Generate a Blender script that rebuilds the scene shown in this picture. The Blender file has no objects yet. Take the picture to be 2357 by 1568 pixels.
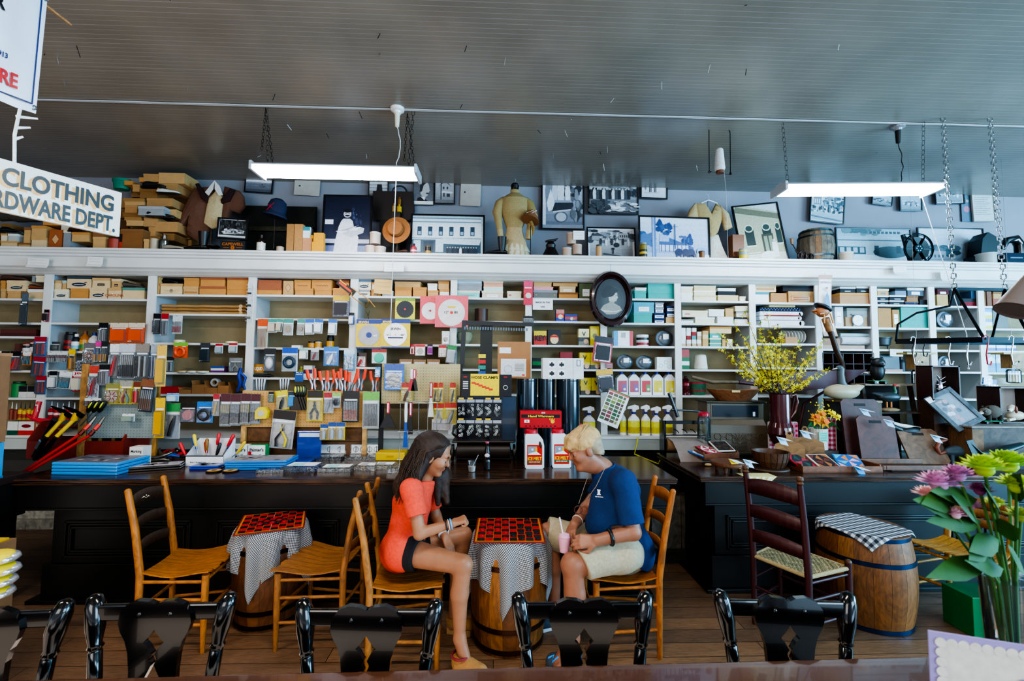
import bpy,math,random
from math import sin,cos,hypot,atan2,radians
import numpy as np
RG=range;EN=enumerate;SA='satin';PT='print';FA='fabric';ME='metal';GL='gloss';WO='wood';PA='paper';PD='painted';CM='cream';WT='white';BY='box_body';BLK='black';BRN='brown';TL='teal';NV_='navy';OT='orange tan';PLT='pale tan';D2='#222'
from mathutils import Matrix,Vector as Vc,noise
random.seed(7)
C=bpy.context.scene.collection
PI=math.pi
# ------ camera (a 16 mm lens, eye height 1.70 m)
FPX=1030.0
EYE=Vc((0,0,1.70))
CR=(Matrix.Rotation(radians(-2.0),4,'Z')@Matrix.Rotation(radians(90+3.33),4,'X')@Matrix.Rotation(0.0075,4,'Z'))
cam_d=bpy.data.cameras.new('camera');cam=bpy.data.objects.new('camera',cam_d);C.objects.link(cam)
cam.matrix_world=Matrix.Translation(EYE)@CR
cam_d.sensor_width=36;cam_d.lens=FPX/2357*36
cam_d.clip_start=0.05;cam_d.clip_end=60
cam_d.dof.use_dof=True;cam_d.dof.focus_distance=3.2;cam_d.dof.aperture_fstop=3.2
bpy.context.scene.camera=cam
def P(u,v,Y):
 "the point of the room seen at photo pixel u,v on the vertical plane at distance Y"
 d=CR.to_3x3()@Vc(((u-1178.5)/FPX,-(v-784)/FPX,-1))
 return EYE+d*(Y/d.y)
def PZ(u,v,z):
 d=CR.to_3x3()@Vc(((u-1178.5)/FPX,-(v-784)/FPX,-1))
 return EYE+d*((z-EYE.z)/d.z)
def ext(u0,v0,u1,v1,Y):
 um=(u0+u1)/2
 a,b,c=P(u0,v1,Y),P(u1,v1,Y),P(um,v0,Y)
 m=P(um,v1,Y)
 return m.x,m.z,b.x-a.x,c.z-m.z
# ------ colour and materials
def lin(h):
 if not isinstance(h,str):return h
 h=PAL.get(h,h).lstrip('#')
 if len(h)==3:h=''.join(c*2 for c in h)
 r=[int(h[i:i+2],16)/255 for i in(0,2,4)]
 return tuple((c/12.92 if c<=.04045 else((c+.055)/1.055)**2.4)for c in r)
PAL={'tan':'#c99f68',PLT:'#dcbf92',OT:'#c98d4a',BRN:'#8d5f38','red-brown':'#a3603f',CM:'#e2d6b8',WT:'#e4e4de','grey':'#8d9094','blue-grey':'#7389a0',TL:'#3aa59b','olive':'#5f6949','dark':'#26272b',NV_:'#1f2f58','maroon':'#5c1d22',BLK:'#0e0e10','red':'#c81f22','yellow':'#ecc814','orange':'#e8571c','blue':'#1b62b5','pale blue':'#a9c9d6','pink':'#e39aa4','green':'#2c7a45','kraft':'#b78552','silver':'#a9adb2','sky':'#7fc0e6'}
MATS={}
def mt_(kind):
 if kind in MATS:return MATS[kind]
 m=bpy.data.materials.new(kind);m.use_nodes=True;MATS[kind]=m
 nt=m.node_tree;N=nt.nodes;L=nt.links
 b=N['Principled BSDF'];out=N['Material Output']
 at=N.new('ShaderNodeAttribute');at.attribute_name='Col'
 tc=N.new('ShaderNodeTexCoord')
 P_={'matte':(.7,0,.12,9,.05),PA:(.8,0,.10,14,.02),SA:(.42,0,.10,6,.02),GL:(.16,0,.05,5,0),ME:(.34,.9,.15,12,.02),'chrome':(.12,1,.05,6,0),FA:(.9,0,.16,60,.25),'skin':(.48,0,.12,22,.05),'hair':(.62,0,.3,40,.3),WO:(.5,0,.55,1,.08),'oldwood':(.7,0,.6,1,.2),'foil':(.25,.7,.5,40,.6),'leaf':(.75,0,.3,25,.05),PT:(.35,0,.16,50,0),PD:(.45,0,.12,3,.03)}
 if kind in('clear','glass'):
  tr=N.new('ShaderNodeBsdfTransparent');gl=N.new('ShaderNodeBsdfGlossy');df=N.new('ShaderNodeBsdfDiffuse')
  gl.inputs['Roughness'].default_value=.08 if kind=='clear'else.03
  L.new(at.outputs['Color'],df.inputs['Color'])
  fr=N.new('ShaderNodeFresnel');fr.inputs['IOR'].default_value=1.5
  no=N.new('ShaderNodeTexNoise');no.inputs['Scale'].default_value=30
  L.new(tc.outputs['Object'],no.inputs['Vector'])
  bp=N.new('ShaderNodeBump');bp.inputs['Strength'].default_value=.5 if kind=='clear'else.05;bp.inputs['Distance'].default_value=.004
  L.new(no.outputs['Fac'],bp.inputs['Height']);L.new(bp.outputs['Normal'],gl.inputs['Normal']);L.new(bp.outputs['Normal'],fr.inputs['Normal'])
  m1=N.new('ShaderNodeMixShader');m1 .inputs[0].default_value=.07 if kind=='clear'else.06
  L.new(tr.outputs[0],m1 .inputs[1]);L.new(df.outputs[0],m1 .inputs[2])
  m2=N.new('ShaderNodeMixShader');ad=N.new('ShaderNodeMath');ad.operation='MULTIPLY_ADD'
  ad.inputs[1].default_value=1.0;ad.inputs[2].default_value=.06
  L.new(fr.outputs[0],ad.inputs[0]);L.new(ad.outputs[0],m2 .inputs[0])
  L.new(m1 .outputs[0],m2 .inputs[1]);L.new(gl.outputs[0],m2 .inputs[2]);L.new(m2 .outputs[0],out.inputs[0])
  return m
 if kind=='tube':
  e=N.new('ShaderNodeEmission');e.inputs['Strength'].default_value=34
  L.new(at.outputs['Color'],e.inputs['Color']);L.new(e.outputs[0],out.inputs[0]);return m
 ro,me,amp,sc,bump=P_[kind]
 no=N.new('ShaderNodeTexNoise');no.inputs['Scale'].default_value=sc;no.inputs['Detail'].default_value=4
 L.new(tc.outputs['Object'],no.inputs['Vector'])
 fac=no.outputs['Fac']
 if kind in(WO,'oldwood'):
  mp=N.new('ShaderNodeMapping');mp.inputs['Scale'].default_value=(9,9,60)if kind=='x'else(7,45,7)
  L.new(tc.outputs['Object'],mp.inputs['Vector'])
  no.inputs['Scale'].default_value=1.6;no.inputs['Distortion'].default_value=1.4;no.inputs['Detail'].default_value=8
  L.new(mp.outputs[0],no.inputs['Vector'])
 mr=N.new('ShaderNodeMapRange');mr.inputs['From Min'].default_value=.25;mr.inputs['From Max'].default_value=.75
 mr.inputs['To Min'].default_value=1-amp;mr.inputs['To Max'].default_value=1+amp*.6
 L.new(fac,mr.inputs['Value'])
 mx=N.new('ShaderNodeVectorMath');mx.operation='SCALE'
 L.new(at.outputs['Color'],mx.inputs[0]);L.new(mr.outputs[0],mx.inputs['Scale'])
 L.new(mx.outputs[0],b.inputs['Base Color'])
 b.inputs['Roughness'].default_value=ro;b.inputs['Metallic'].default_value=me
 if kind=='skin':
  b.inputs['Subsurface Weight'].default_value=.25;b.inputs['Subsurface Radius'].default_value=(.012,.005,.003)
  b.inputs['Subsurface Scale'].default_value=.6
 if kind==GL:b.inputs['Coat Weight'].default_value=.5
 if bump:
  bp=N.new('ShaderNodeBump');bp.inputs['Strength'].default_value=min(1,bump*3);bp.inputs['Distance'].default_value=.003
  L.new(fac,bp.inputs['Height']);L.new(bp.outputs['Normal'],b.inputs['Normal'])
 return m
# ------ mesh builder
TXT={}
def glyphs(s):
 if s not in TXT:
  cu=bpy.data.curves.new('lettering','FONT');cu.body=s;cu.size=1;cu.offset=.03;cu.resolution_u=4
  o=bpy.data.objects.new('lettering',cu);C.objects.link(o)
  dg=bpy.context.evaluated_depsgraph_get();me=o.evaluated_get(dg).to_mesh()
  vs=[tuple(v.co)for v in me.vertices];fs=[tuple(p.vertices)for p in me.polygons]
  bpy.data.objects.remove(o);bpy.data.curves.remove(cu)
  xs=[v[0]for v in vs]or[0];ys=[v[1]for v in vs]or[0]
  TXT[s]=(vs,fs,min(xs),max(xs),min(ys),max(ys))
 return TXT[s]
class MB:
 def __init__(s):s.v=[];s.f=[];s.c=[];s.sm=[];s.M=Matrix();s.k=0
 def add(s,vs,fs,col,smooth=False):
  n=len(s.v);M=s.M
  s.v+=[tuple(M@Vc(v))for v in vs]
  c=lin(col)
  for f in fs:s.f.append([i+n for i in f]);s.c.append(c);s.sm.append(smooth)
  return s
 def bb(s,x0,x1,y0,y1,z0,z1,col):
  vs=[(x,y,z)for x in(x0,x1)for y in(y0,y1)for z in(z0,z1)]
  return s.add(vs,[(0,1,3,2),(4,6,7,5),(0,4,5,1),(2,3,7,6),(0,2,6,4),(1,5,7,3)],col)
 def box(s,c,d,col,R=None):
  o=s.M;s.M=o@Matrix.Translation(c)@(R or Matrix())
  s.bb(-d[0]/2,d[0]/2,-d[1]/2,d[1]/2,-d[2]/2,d[2]/2,col);s.M=o;return s
 def bar(s,a,b,w,t,col):
  "a flat bar from a to b, w wide, t thick"
  a,b=Vc(a),Vc(b);d=b-a;q=d.to_track_quat('Z','Y').to_matrix().to_4x4()
  return s.box((a+b)/2,(w,t,d.length),col,q)
 def prism(s,pts,y0,y1,col,smooth=False):
  "outline in x,z extruded along y"
  n=len(pts)
  vs=[(p[0],y0,p[1])for p in pts]+[(p[0],y1,p[1])for p in pts]
  s.add(vs,[tuple(RG(n)),tuple(RG(2*n-1,n-1,-1))],col)
  return s.add(vs,[(i,i+n,(i+1)%n+n,(i+1)%n)for i in RG(n)],col,smooth)
 def slab(s,pts,z0,z1,col):
  "outline in x,y extruded along z"
  n=len(pts)
  vs=[(p[0],p[1],z0)for p in pts]+[(p[0],p[1],z1)for p in pts]
  return s.add(vs,[tuple(RG(n))[::-1],tuple(RG(n,2*n))]+[(i,(i+1)%n,(i+1)%n+n,i+n)for i in RG(n)],col)
 def flat(s,pts,col,y=None):
  "flat printed shape on the front plane (facing -y); each later shape lies a hair in front"
  s.k+=1;yy=(y if y is not None else 0)-s.k*.00012
  a=sum(pts[i][0]*pts[(i+1)%len(pts)][1]-pts[(i+1)%len(pts)][0]*pts[i][1]for i in RG(len(pts)))
  if a<0:pts=pts[::-1]
  return s.add([(p[0],yy,p[1])for p in pts],[tuple(RG(len(pts)))],col)
 def rect(s,x0,z0,x1,z1,col,y=None):return s.flat([(x0,z0),(x1,z0),(x1,z1),(x0,z1)],col,y)
 def disc(s,x,z,r,col,y=None,n=20,rz=None,a0=0,a1=2*PI):
  rz=rz or r;m=n if abs(a1-a0-2*PI)<1e-6 else n+1
  return s.flat([(x+r*cos(a0+(a1-a0)*i/n),z+rz*sin(a0+(a1-a0)*i/n))for i in RG(m)],col,y)
 def text(s,t,x,z,h,col,y=0,w=None,dz=0,slant=0):
  vs,fs,xa,xb,ya,yb=glyphs(t)
  if xb<=xa:return s
  k=h/.72;kx=w/(xb-xa)if w else k
  s.k+=1;yy=y-s.k*.00012
  return s.add([(x+(v[0]-(xa+xb)/2)*kx+slant*v[1]*k,yy,z+(v[1]-.36)*k)for v in vs],fs,col)
 def tu(s,pts,r,col,n=8,cap=True,smooth=True,flat=1.0):
  pts=[Vc(p)for p in pts];m=len(pts)
  rs=r if isinstance(r,(list,tuple))else[r]*m
  vs=[];up=None
  for i,p in EN(pts):
   d=(pts[min(i+1,m-1)]-pts[max(i-1,0)]).normalized()
   if up is None:
    up=Vc((0,0,1))if abs(d.z)<.9 else Vc((0,1,0))
   a=d.cross(up);a=a.normalized()if a.length>1e-5 else d.orthogonal().normalized()
   b=a.cross(d).normalized();up=b
   for j in RG(n):
    t=2*PI*j/n;vs.append(p+(a*cos(t)+b*sin(t)*flat)*rs[i])
  fs=[(i*n+j,i*n+(j+1)%n,(i+1)*n+(j+1)%n,(i+1)*n+j)for i in RG(m-1)for j in RG(n)]
  s.add(vs,fs,col,smooth)
  if cap:s.add(vs,[tuple(RG(n))[::-1],tuple(RG((m-1)*n,m*n))],col)
  return s
 def la(s,prof,col,n=20,c=(0,0,0),smooth=True,flat=1.0,cols=None):
  vs=[(c[0]+r*cos(2*PI*j/n),c[1]+flat*r*sin(2*PI*j/n),c[2]+z)for r,z in prof for j in RG(n)]
  for i in RG(len(prof)-1):
   s.add(vs[i*n:(i+2)*n],[(j,(j+1)%n,n+(j+1)%n,n+j)for j in RG(n)],cols[i]if cols else col,smooth)
  if prof[0][0]>1e-6:s.add(vs[:n],[tuple(RG(n))[::-1]],cols[0]if cols else col)
  if prof[-1][0]>1e-6:s.add(vs[-n:],[tuple(RG(n))],cols[-1]if cols else col)
  return s
 def ell(s,c,r,col,n=14,R=None):
  if not isinstance(r,(list,tuple)):r=(r,r,r)
  m=n//2+1;o=s.M;s.M=o@Matrix.Translation(c)@(R or Matrix())
  vs=[(r[0]*sin(PI*i/m)*cos(2*PI*j/n),r[1]*sin(PI*i/m)*sin(2*PI*j/n),-r[2]*cos(PI*i/m))for i in RG(m+1)for j in RG(n)]
  s.add(vs,[(i*n+j,i*n+(j+1)%n,(i+1)*n+(j+1)%n,(i+1)*n+j)for i in RG(m)for j in RG(n)],col,True)
  s.M=o;return s
 def ring(s,c,R_,r,col,axis='z',n=24,k=6,a0=0,a1=2*PI):
  full=abs(a1-a0-2*PI)<1e-6;pts=[]
  for i in RG(n+1):
   t=a0+(a1-a0)*i/n;x,y=R_*cos(t),R_*sin(t)
   pts.append({'z':(x,y,0),'y':(x,0,y),'x':(0,x,y)}[axis])
  return s.tu([(p[0]+c[0],p[1]+c[1],p[2]+c[2])for p in pts],r,col,k,cap=not full)
 def bd(s,name,mat='matte',parent=None,loc=(0,0,0),rz=0,bev=0,sub=0,rot=None):
  me=bpy.data.meshes.new(name);me.from_pydata(s.v,[],s.f);me.update()
  ca=me.color_attributes.new('Col','FLOAT_COLOR','CORNER')
  arr=[]
  for f,c in zip(s.f,s.c):arr+=[c[0],c[1],c[2],1.0]*len(f)
  ca.data.foreach_set('color',arr)
  me.polygons.foreach_set('use_smooth',s.sm)
  me.materials.append(mt_(mat)if isinstance(mat,str)else mat)
  o=bpy.data.objects.new(name,me);C.objects.link(o)
  o.location=loc;o.rotation_euler=rot if rot else(0,0,rz)
  if parent:o.parent=parent
  if bev:
   b=o.modifiers.new('bevel','BEVEL');b.width=bev;b.segments=2;b.limit_method='ANGLE';b.angle_limit=radians(40)
  if sub:
   b=o.modifiers.new('subdiv','SUBSURF');b.levels=sub;b.render_levels=sub
  return o
LABELS={}
def tag(o,label,cat,group=None,kind=None):
 n=len(label.split())
 if label in LABELS and not group:print('DUP LABEL:',label)
 if n>16 or n<4:print('LABEL LENGTH',n,label)
 LABELS[label]=1
 o['label']=label;o['category']=cat
 if group:o['group']=group
 if kind:o['kind']=kind
 return o
def TH(name,label,cat,loc=(0,0,0),rz=0,group=None,rot=None):
 o=bpy.data.objects.new(name,None);C.objects.link(o);o.empty_display_size=.05
 o.location=loc;o.rotation_euler=rot if rot else(0,0,rz)
 return tag(o,label,cat,group)
def st_(name,mb,mat,label=None,**k):
 o=mb.bd(name,mat,**k);o['kind']='structure'
 if label:o['label']=label
 return o
def kids(o):return[c for c in bpy.data.objects if c.parent==o]
def copy_tree(o,loc,rz,label,parent=None):
 c=o.copy();C.objects.link(c);c.location=loc;c.rotation_euler=(0,0,rz);c['label']=label;LABELS[label]=1
 for ch in kids(o):
  d=ch.copy();C.objects.link(d);d.parent=c
  for g in kids(ch):
   e=g.copy();C.objects.link(e);e.parent=d
 return c
def T3(x=0,y=0,z=0):return Matrix.Translation((x,y,z))
def RX(a):return Matrix.Rotation(radians(a),4,'X')
def RY(a):return Matrix.Rotation(radians(a),4,'Y')
def RZ(a):return Matrix.Rotation(radians(a),4,'Z')
ORD=['first','second','third','fourth','fifth','sixth','seventh','eighth','ninth','tenth','eleventh','twelfth','thirteenth','fourteenth','fifteenth','sixteenth','seventeenth','eighteenth','nineteenth','twentieth']
SUP=[]
def snap(x,z,Y,tol=.04):
 best=z;bd=tol
 for a,b,c,d,zz in SUP:
  if a-.005<=x<=b+.005 and c-.02<=Y<=d+.02 and abs(zz-z)<bd:best=zz;bd=abs(zz-z)
 return best
# ------ room shell
YF=4.90
YW=5.28
ZC=3.87
def wall_mat(name,col,rough=.6,bands=None):
 m=bpy.data.materials.new(name);m.use_nodes=True;nt=m.node_tree;N=nt.nodes;L=nt.links;b=N['Principled BSDF']
 tc=N.new('ShaderNodeTexCoord');no=N.new('ShaderNodeTexNoise');no.inputs['Scale'].default_value=1.3;no.inputs['Detail'].default_value=6
 L.new(tc.outputs['Object'],no.inputs['Vector'])
 cr=N.new('ShaderNodeValToRGB');c=lin(col)
 cr.color_ramp.elements[0].position=.3;cr.color_ramp.elements[1].position=.7
 cr.color_ramp.elements[0].color=(c[0]*.8,c[1]*.8,c[2]*.8,1);cr.color_ramp.elements[1].color=(*[min(1,x*1.12)for x in c],1)
 L.new(no.outputs['Fac'],cr.inputs[0]);L.new(cr.outputs[0],b.inputs['Base Color']);b.inputs['Roughness'].default_value=rough
 return m,nt,b,tc,cr
m,nt,b,tc,cr=wall_mat('ceiling_beadboard','#8d857a',.26)
N=nt.nodes;L=nt.links
sp=N.new('ShaderNodeSeparateXYZ');L.new(tc.outputs['Object'],sp.inputs[0])
w=N.new('ShaderNodeMath');w.operation='MULTIPLY';w.inputs[1].default_value=1/.0415;L.new(sp.outputs['Y'],w.inputs[0])
fr=N.new('ShaderNodeMath');fr.operation='FRACT';L.new(w.outputs[0],fr.inputs[0])
cmp_=N.new('ShaderNodeMath');cmp_.operation='COMPARE';cmp_.inputs[1].default_value=.5;cmp_.inputs[2].default_value=.055;L.new(fr.outputs[0],cmp_.inputs[0])
mx=N.new('ShaderNodeMixRGB');mx.inputs[2].default_value=(.40,.39,.375,1);L.new(cr.outputs[0],mx.inputs[1])
ns=N.new('ShaderNodeTexNoise');ns.inputs['Scale'].default_value=1;mp=N.new('ShaderNodeMapping');mp.inputs['Scale'].default_value=(.6,24,1)
L.new(tc.outputs['Object'],mp.inputs[0]);L.new(mp.outputs[0],ns.inputs['Vector'])
ms=N.new('ShaderNodeMath');ms.operation='MULTIPLY';L.new(cmp_.outputs[0],ms.inputs[0]);L.new(ns.outputs['Fac'],ms.inputs[1])
L.new(ms.outputs[0],mx.inputs[0]);L.new(mx.outputs[0],b.inputs['Base Color'])
bp=N.new('ShaderNodeBump');bp.inputs['Strength'].default_value=.4;bp.inputs['Distance'].default_value=.004;bp.invert=True
ad=N.new('ShaderNodeMath');L.new(cmp_.outputs[0],ad.inputs[0]);L.new(ns.outputs['Fac'],ad.inputs[1])
L.new(ad.outputs[0],bp.inputs['Height']);L.new(bp.outputs[0],b.inputs['Normal'])
ceil_m=m
st_('ceiling',MB().bb(-9,9,-3,YW+.1,ZC,ZC+.1,WT),ceil_m)
m,nt,b,tc,cr=wall_mat('floor_boards','#7a5c43',.45)
N=nt.nodes;L=nt.links
br=N.new('ShaderNodeTexBrick');br.inputs['Scale'].default_value=1;br.inputs['Brick Width'].default_value=2.6;br.inputs['Row Height'].default_value=.135
br.inputs['Mortar Size'].default_value=.002;br.inputs['Color1'].default_value=(*lin('#86654a'),1);br.inputs['Color2'].default_value=(*lin('#6a5140'),1);br.inputs['Mortar'].default_value=(.01,.008,.006,1);br.offset=.37
L.new(tc.outputs['Object'],br.inputs['Vector'])
gn=N.new('ShaderNodeTexNoise');gn.inputs['Detail'].default_value=8;gn.inputs['Distortion'].default_value=1.2;mp=N.new('ShaderNodeMapping');mp.inputs['Scale'].default_value=(2.2,34,1);L.new(tc.outputs['Object'],mp.inputs[0]);L.new(mp.outputs[0],gn.inputs['Vector'])
mr=N.new('ShaderNodeMapRange');mr.inputs['From Min'].default_value=.3;mr.inputs['From Max'].default_value=.7;mr.inputs['To Min'].default_value=.6;mr.inputs['To Max'].default_value=1.25;L.new(gn.outputs['Fac'],mr.inputs[0])
sc=N.new('ShaderNodeVectorMath');sc.operation='SCALE';L.new(br.outputs['Color'],sc.inputs[0]);L.new(mr.outputs[0],sc.inputs['Scale']);L.new(sc.outputs[0],b.inputs['Base Color'])
st_('floor',MB().bb(-9,9,-3,YW+.1,-.1,0,WT),m)
m,nt,b,tc,cr=wall_mat('wall_plaster','#8f9199',.7)
st_('wall_back',MB().bb(-9,9,YW,YW+.1,0,ZC,WT),m)
st_('wall_left',MB().bb(-9.1,-9,-3,YW,0,ZC,WT),m)
st_('wall_right',MB().bb(9,9.1,-3,YW,0,ZC,WT),m)
# ------ built-in shelving
U=[105,345,577,813,1043,1216,1389,1560,1732,1884,2013,2146,2260]
X=[P(-190,800,YF).x]+[P(u,800,YF).x for u in U]+[P(2440,800,YF).x]
LEV=[[690,745,777,811,855,918],[690,746,811,855,918],[681,725,792,860,910],[682,736,803,872,912],[685,738,795,848,908],[688,742,795,852,910],[689,742,797,852,912],[690,746,799,853,912],[695,747,800,853,913],[699,752,793,848,913],[702,754,806,858,915],[704,757,807,858,918],[707,757,808,858,920],[708,759,810,860,920]]
UC=[40]+[(U[i]+U[i+1])/2 for i in RG(12)]+[2320]
shelving=TH('wall_shelving','white painted built-in wall shelving with moulded cornice filling the back wall','shelving',(0,YF,0))
WH='#dcdcd8'
ZT=P(1178,588,YF-.16).z
ZS=P(1178,648,YF).z
ZB=P(800,1003,YF-.05).z
xl,xr=X[0],X[-1]
h=ZT-ZS
pro=[(-.20,ZT),(-.20,ZT-.022),(-.185,ZT-.03),(-.185,ZT-.05),(-.165,ZT-.058),(-.165,ZT-.078),(-.145,ZT-.088),(-.145,ZT-.185),(-.115,ZT-.20),(-.10,ZT-.215),(-.06,ZT-.235),(-.045,ZT-.245),(-.02,ZT-.25),(-.02,ZS),(.36,ZS),(.36,ZT)]
mb=MB();n=len(pro)
vs=[(xl,y,z)for y,z in pro]+[(xr,y,z)for y,z in pro]
mb.add(vs,[(i,(i+1)%n,(i+1)%n+n,i+n)for i in RG(n)]+[tuple(RG(n))[::-1],tuple(RG(n,2*n))],WH)
mb.bd('cornice',PD,shelving)
MB().bb(xl,xr,.34,.36,ZB,ZS,'#9a8a69').bd('back_panel','matte',shelving)
for i,x in EN(X[1:-1]):
 w=.042 if i<4 else.036
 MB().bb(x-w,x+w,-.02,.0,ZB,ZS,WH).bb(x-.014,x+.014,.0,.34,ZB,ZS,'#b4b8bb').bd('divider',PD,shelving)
ZL=[]
for i in RG(14):
 a,c=X[i]+(.015 if i else 0),X[i+1]-.015
 zs=[P(UC[i],v,YF).z for v in LEV[i]];ZL.append(zs+[ZB])
 for z in zs:
  MB().bb(a,c,-.012,.338,z-.011,z+.011,'#dadad6').bd('shelf',PD,shelving)
  SUP.append((a,c,YF-.1,YF+.4,z+.011))
mb=MB().bb(xl,xr,-.16,.34,ZB-.012,ZB+.012,WH).bb(xl,xr,-.14,-.12,ZB-.13,ZB-.012,'#b9c4c0')
mb.bd('ledge',PD,shelving);SUP.append((xl,xr,YF-.3,YF+.4,ZB+.012));SUP.append((xl,xr,YF-.2,YF+.4,ZT))
mb=MB().bb(xl,xr,.1,.12,0,ZB-.14,'#4b4a45')
mb.bd('lower_panel','matte',shelving)
mb=MB().bb(xl,xr,-.05,.1,0,.10,'#8f8c80').bb(xl,xr,-.02,.1,.10,.2,'#a5a295').bd('plinth','oldwood',shelving)
# ------ dark counters
def counter(label,x0,x1,yf,depth,ztop,npan,inset=.09):
 t=TH('store_counter',label,'counter',((x0+x1)/2,yf,0));w=(x1-x0)/2
 bk='#040404'
 MB().bb(-w,w,0,depth,ztop-.032,ztop,'#33201b').bb(-w+.006,w-.006,.008,depth,ztop-.046,ztop-.032,'#1c0f0c').bd('worktop',top_m,t,bev=.006)
 MB().bb(-w+.05,w-.05,.03,depth-.05,ztop-.21,ztop-.046,bk).bb(-w+.045,w-.045,.02,depth-.04,ztop-.225,ztop-.21,bk).bd('frieze',SA,t,bev=.003)
 xa,xb=-w+inset+.05,w-inset-.05
 mb=MB().bb(xa,xb,.07,depth-.1,.24,ztop-.225,bk)
 mb.bd('carcass',SA,t)
 MB().bb(xa-.04,xb+.04,.045,depth-.07,.02,.26,bk).bb(xa-.10,xb+.10,.0,depth-.03,0,.03,bk).bd('plinth',SA,t,bev=.004)
 pw=(xb-xa)/npan
 for i in RG(npan):
  a,c=xa+pw*i+.09,xa+pw*(i+1)-.09;z0,z1=.30,ztop-.31
  mb=MB()
  for k,(o,y)in EN(((0,.052),(.02,.06),(.04,.052))):
   mb.bb(a+o,c-o,y,.075,z1-o-.014,z1-o,'#0c0c0c').bb(a+o,c-o,y,.075,z0+o,z0+o+.014,'#0c0c0c')
   mb.bb(a+o,a+o+.014,y,.075,z0+o,z1-o,'#0c0c0c').bb(c-o-.014,c-o,y,.075,z0+o,z1-o,'#0c0c0c')
  mb.bd('panel_moulding',SA,t,bev=.003)
 for s_,xx in((-1,xa),(1,xb)):
  mb=MB()
  for o in(0,.03):
   y0,y1,z0,z1=.18+o,depth-.2-o,.32+o,ztop-.33-o
   e=xx+s_*.012
   for q in((y0,y1,z1-.014,z1),(y0,y1,z0,z0+.014),(y0,y0+.014,z0,z1),(y1-.014,y1,z0,z1)):
    mb.bb(min(e,xx),max(e,xx),q[0],q[1],q[2],q[3],'#151412')
  mb.bd('end_moulding',SA,t)
 SUP.append((x0,x1,yf,yf+depth,ztop));return t
m,nt,b,tc,cr=wall_mat('worn_dark_top','#3a221a',.22)
N=nt.nodes;L=nt.links
n2=N.new('ShaderNodeTexNoise');n2 .inputs['Scale'].default_value=5;n2 .inputs['Detail'].default_value=10;mp=N.new('ShaderNodeMapping');mp.inputs['Scale'].default_value=(1,7,20);L.new(tc.outputs['Object'],mp.inputs[0]);L.new(mp.outputs[0],n2 .inputs['Vector'])
cr.color_ramp.elements[0].position=.38;cr.color_ramp.elements[1].position=.72;cr.color_ramp.elements[0].color=(.010,.006,.005,1);cr.color_ramp.elements[1].color=(.11,.045,.022,1)
L.new(n2 .outputs['Fac'],cr.inputs[0]);top_m=m
ZK=.87
YK=3.36;DK=.84
cx0,cx1=P(12,1096,YK).x,P(1560,1096,YK).x
counter('long black panelled store counter with worn brown top behind the checkers players',cx0,cx1,YK,DK,ZK,4,.24)
YK2=3.42;DK2=.95
c20=P(1612,1096,YK2).x
counter('black panelled counter at right holding flowers, bowls and carved animals',c20,4.9,YK2,DK2,ZK,3)
# ------ lights
def area(name,loc,size,power,col,target):
 d=bpy.data.lights.new(name,'AREA');d.shape='RECTANGLE';d.size,d.size_y=size;d.energy=power;d.color=col
 o=bpy.data.objects.new(name,d);C.objects.link(o);o.location=loc
 o.rotation_euler=(Vc(target)-Vc(loc)).to_track_quat('-Z','Y').to_euler();return o
w=bpy.data.worlds.new('world');bpy.context.scene.world=w;w.use_nodes=True
w.node_tree.nodes['Background'].inputs[0].default_value=(.55,.68,.85,1);w.node_tree.nodes['Background'].inputs[1].default_value=.55
area('window_daylight',(8.6,1.0,2.0),(5,2.8),720,(.30,.68,1.0),(2.2,3.2,2.3))
area('window_front',(4.5,-2.8,2.4),(3.5,2.2),190,(.50,.76,1.0),(1.8,4.5,2.6))
area('window_front_left',(-2.5,-2.8,2.4),(3,2.0),60,(1.0,.95,.88),(-.8,5,2.2))
for x_,p_ in((-3.4,45),(.2,40)):
 area('added_fill',(x_,1.0,3.3),(1.3,.2),p_,(1.0,.92,.80),(x_,1.2,0))  # unseen overhead lamps added to brighten the room
area('floor_bounce',(-2.2,1.2,.35),(6,3),44,(1.0,.86,.74),(-2.2,2.2,3.8))  # added upward fill lamp standing in for light bounced off the floor
sc_=bpy.context.scene
sc_.view_settings.view_transform='AgX';sc_.view_settings.look='AgX - High Contrast';sc_.view_settings.exposure=.58
def tube_light(label,u0,v0,u1,v1,Y,ntube,rz,tilt=0):
 a,c=P(u0,v0,Y),P(u1,v1,Y);m=(a+c)/2;Lh=(c-a).length/2
 t=TH('fluorescent_light',label,'light fixture',m,rz)
 mb=MB();w=.075 if ntube==1 else.13
 pr=[(-w,-.012),(-w+.012,.0),(-.035,.038),(.035,.038),(w-.012,.0),(w,-.012),(w,-.018),(.02,.018),(-.02,.018),(-w,-.018)]
 n=len(pr);vs=[(-Lh,y,z)for y,z in pr]+[(Lh,y,z)for y,z in pr]
 mb.add(vs,[(i,(i+1)%n,(i+1)%n+n,i+n)for i in RG(n)]+[tuple(RG(n)),tuple(RG(n,2*n))[::-1]],'#c9ccd0')
 mb.bd('reflector',PD,t)
 for s_ in(-1,1):MB().bb(s_*Lh-.012,s_*Lh+.012,-w*.95,w*.95,-.055,.02,'#b9bdc2').bd('end_cap',PD,t,bev=.005)
 for k in RG(ntube):
  y=0 if ntube==1 else(-.065,.065)[k]
  MB().tu([(-Lh+.02,y,-.03),(Lh-.02,y,-.03)],.019,'#eef4ff',12).bd('tube','tube',t)
 return t,m,Lh
l1=tube_light('long single-tube fluorescent light hanging by thin chains above the left counter',594,388,962,397,3.72,2,0)
l2=tube_light('twin-tube fluorescent light with bluish glow hanging at upper right',1800,425,2135,440,3.72,2,radians(-4))
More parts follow.
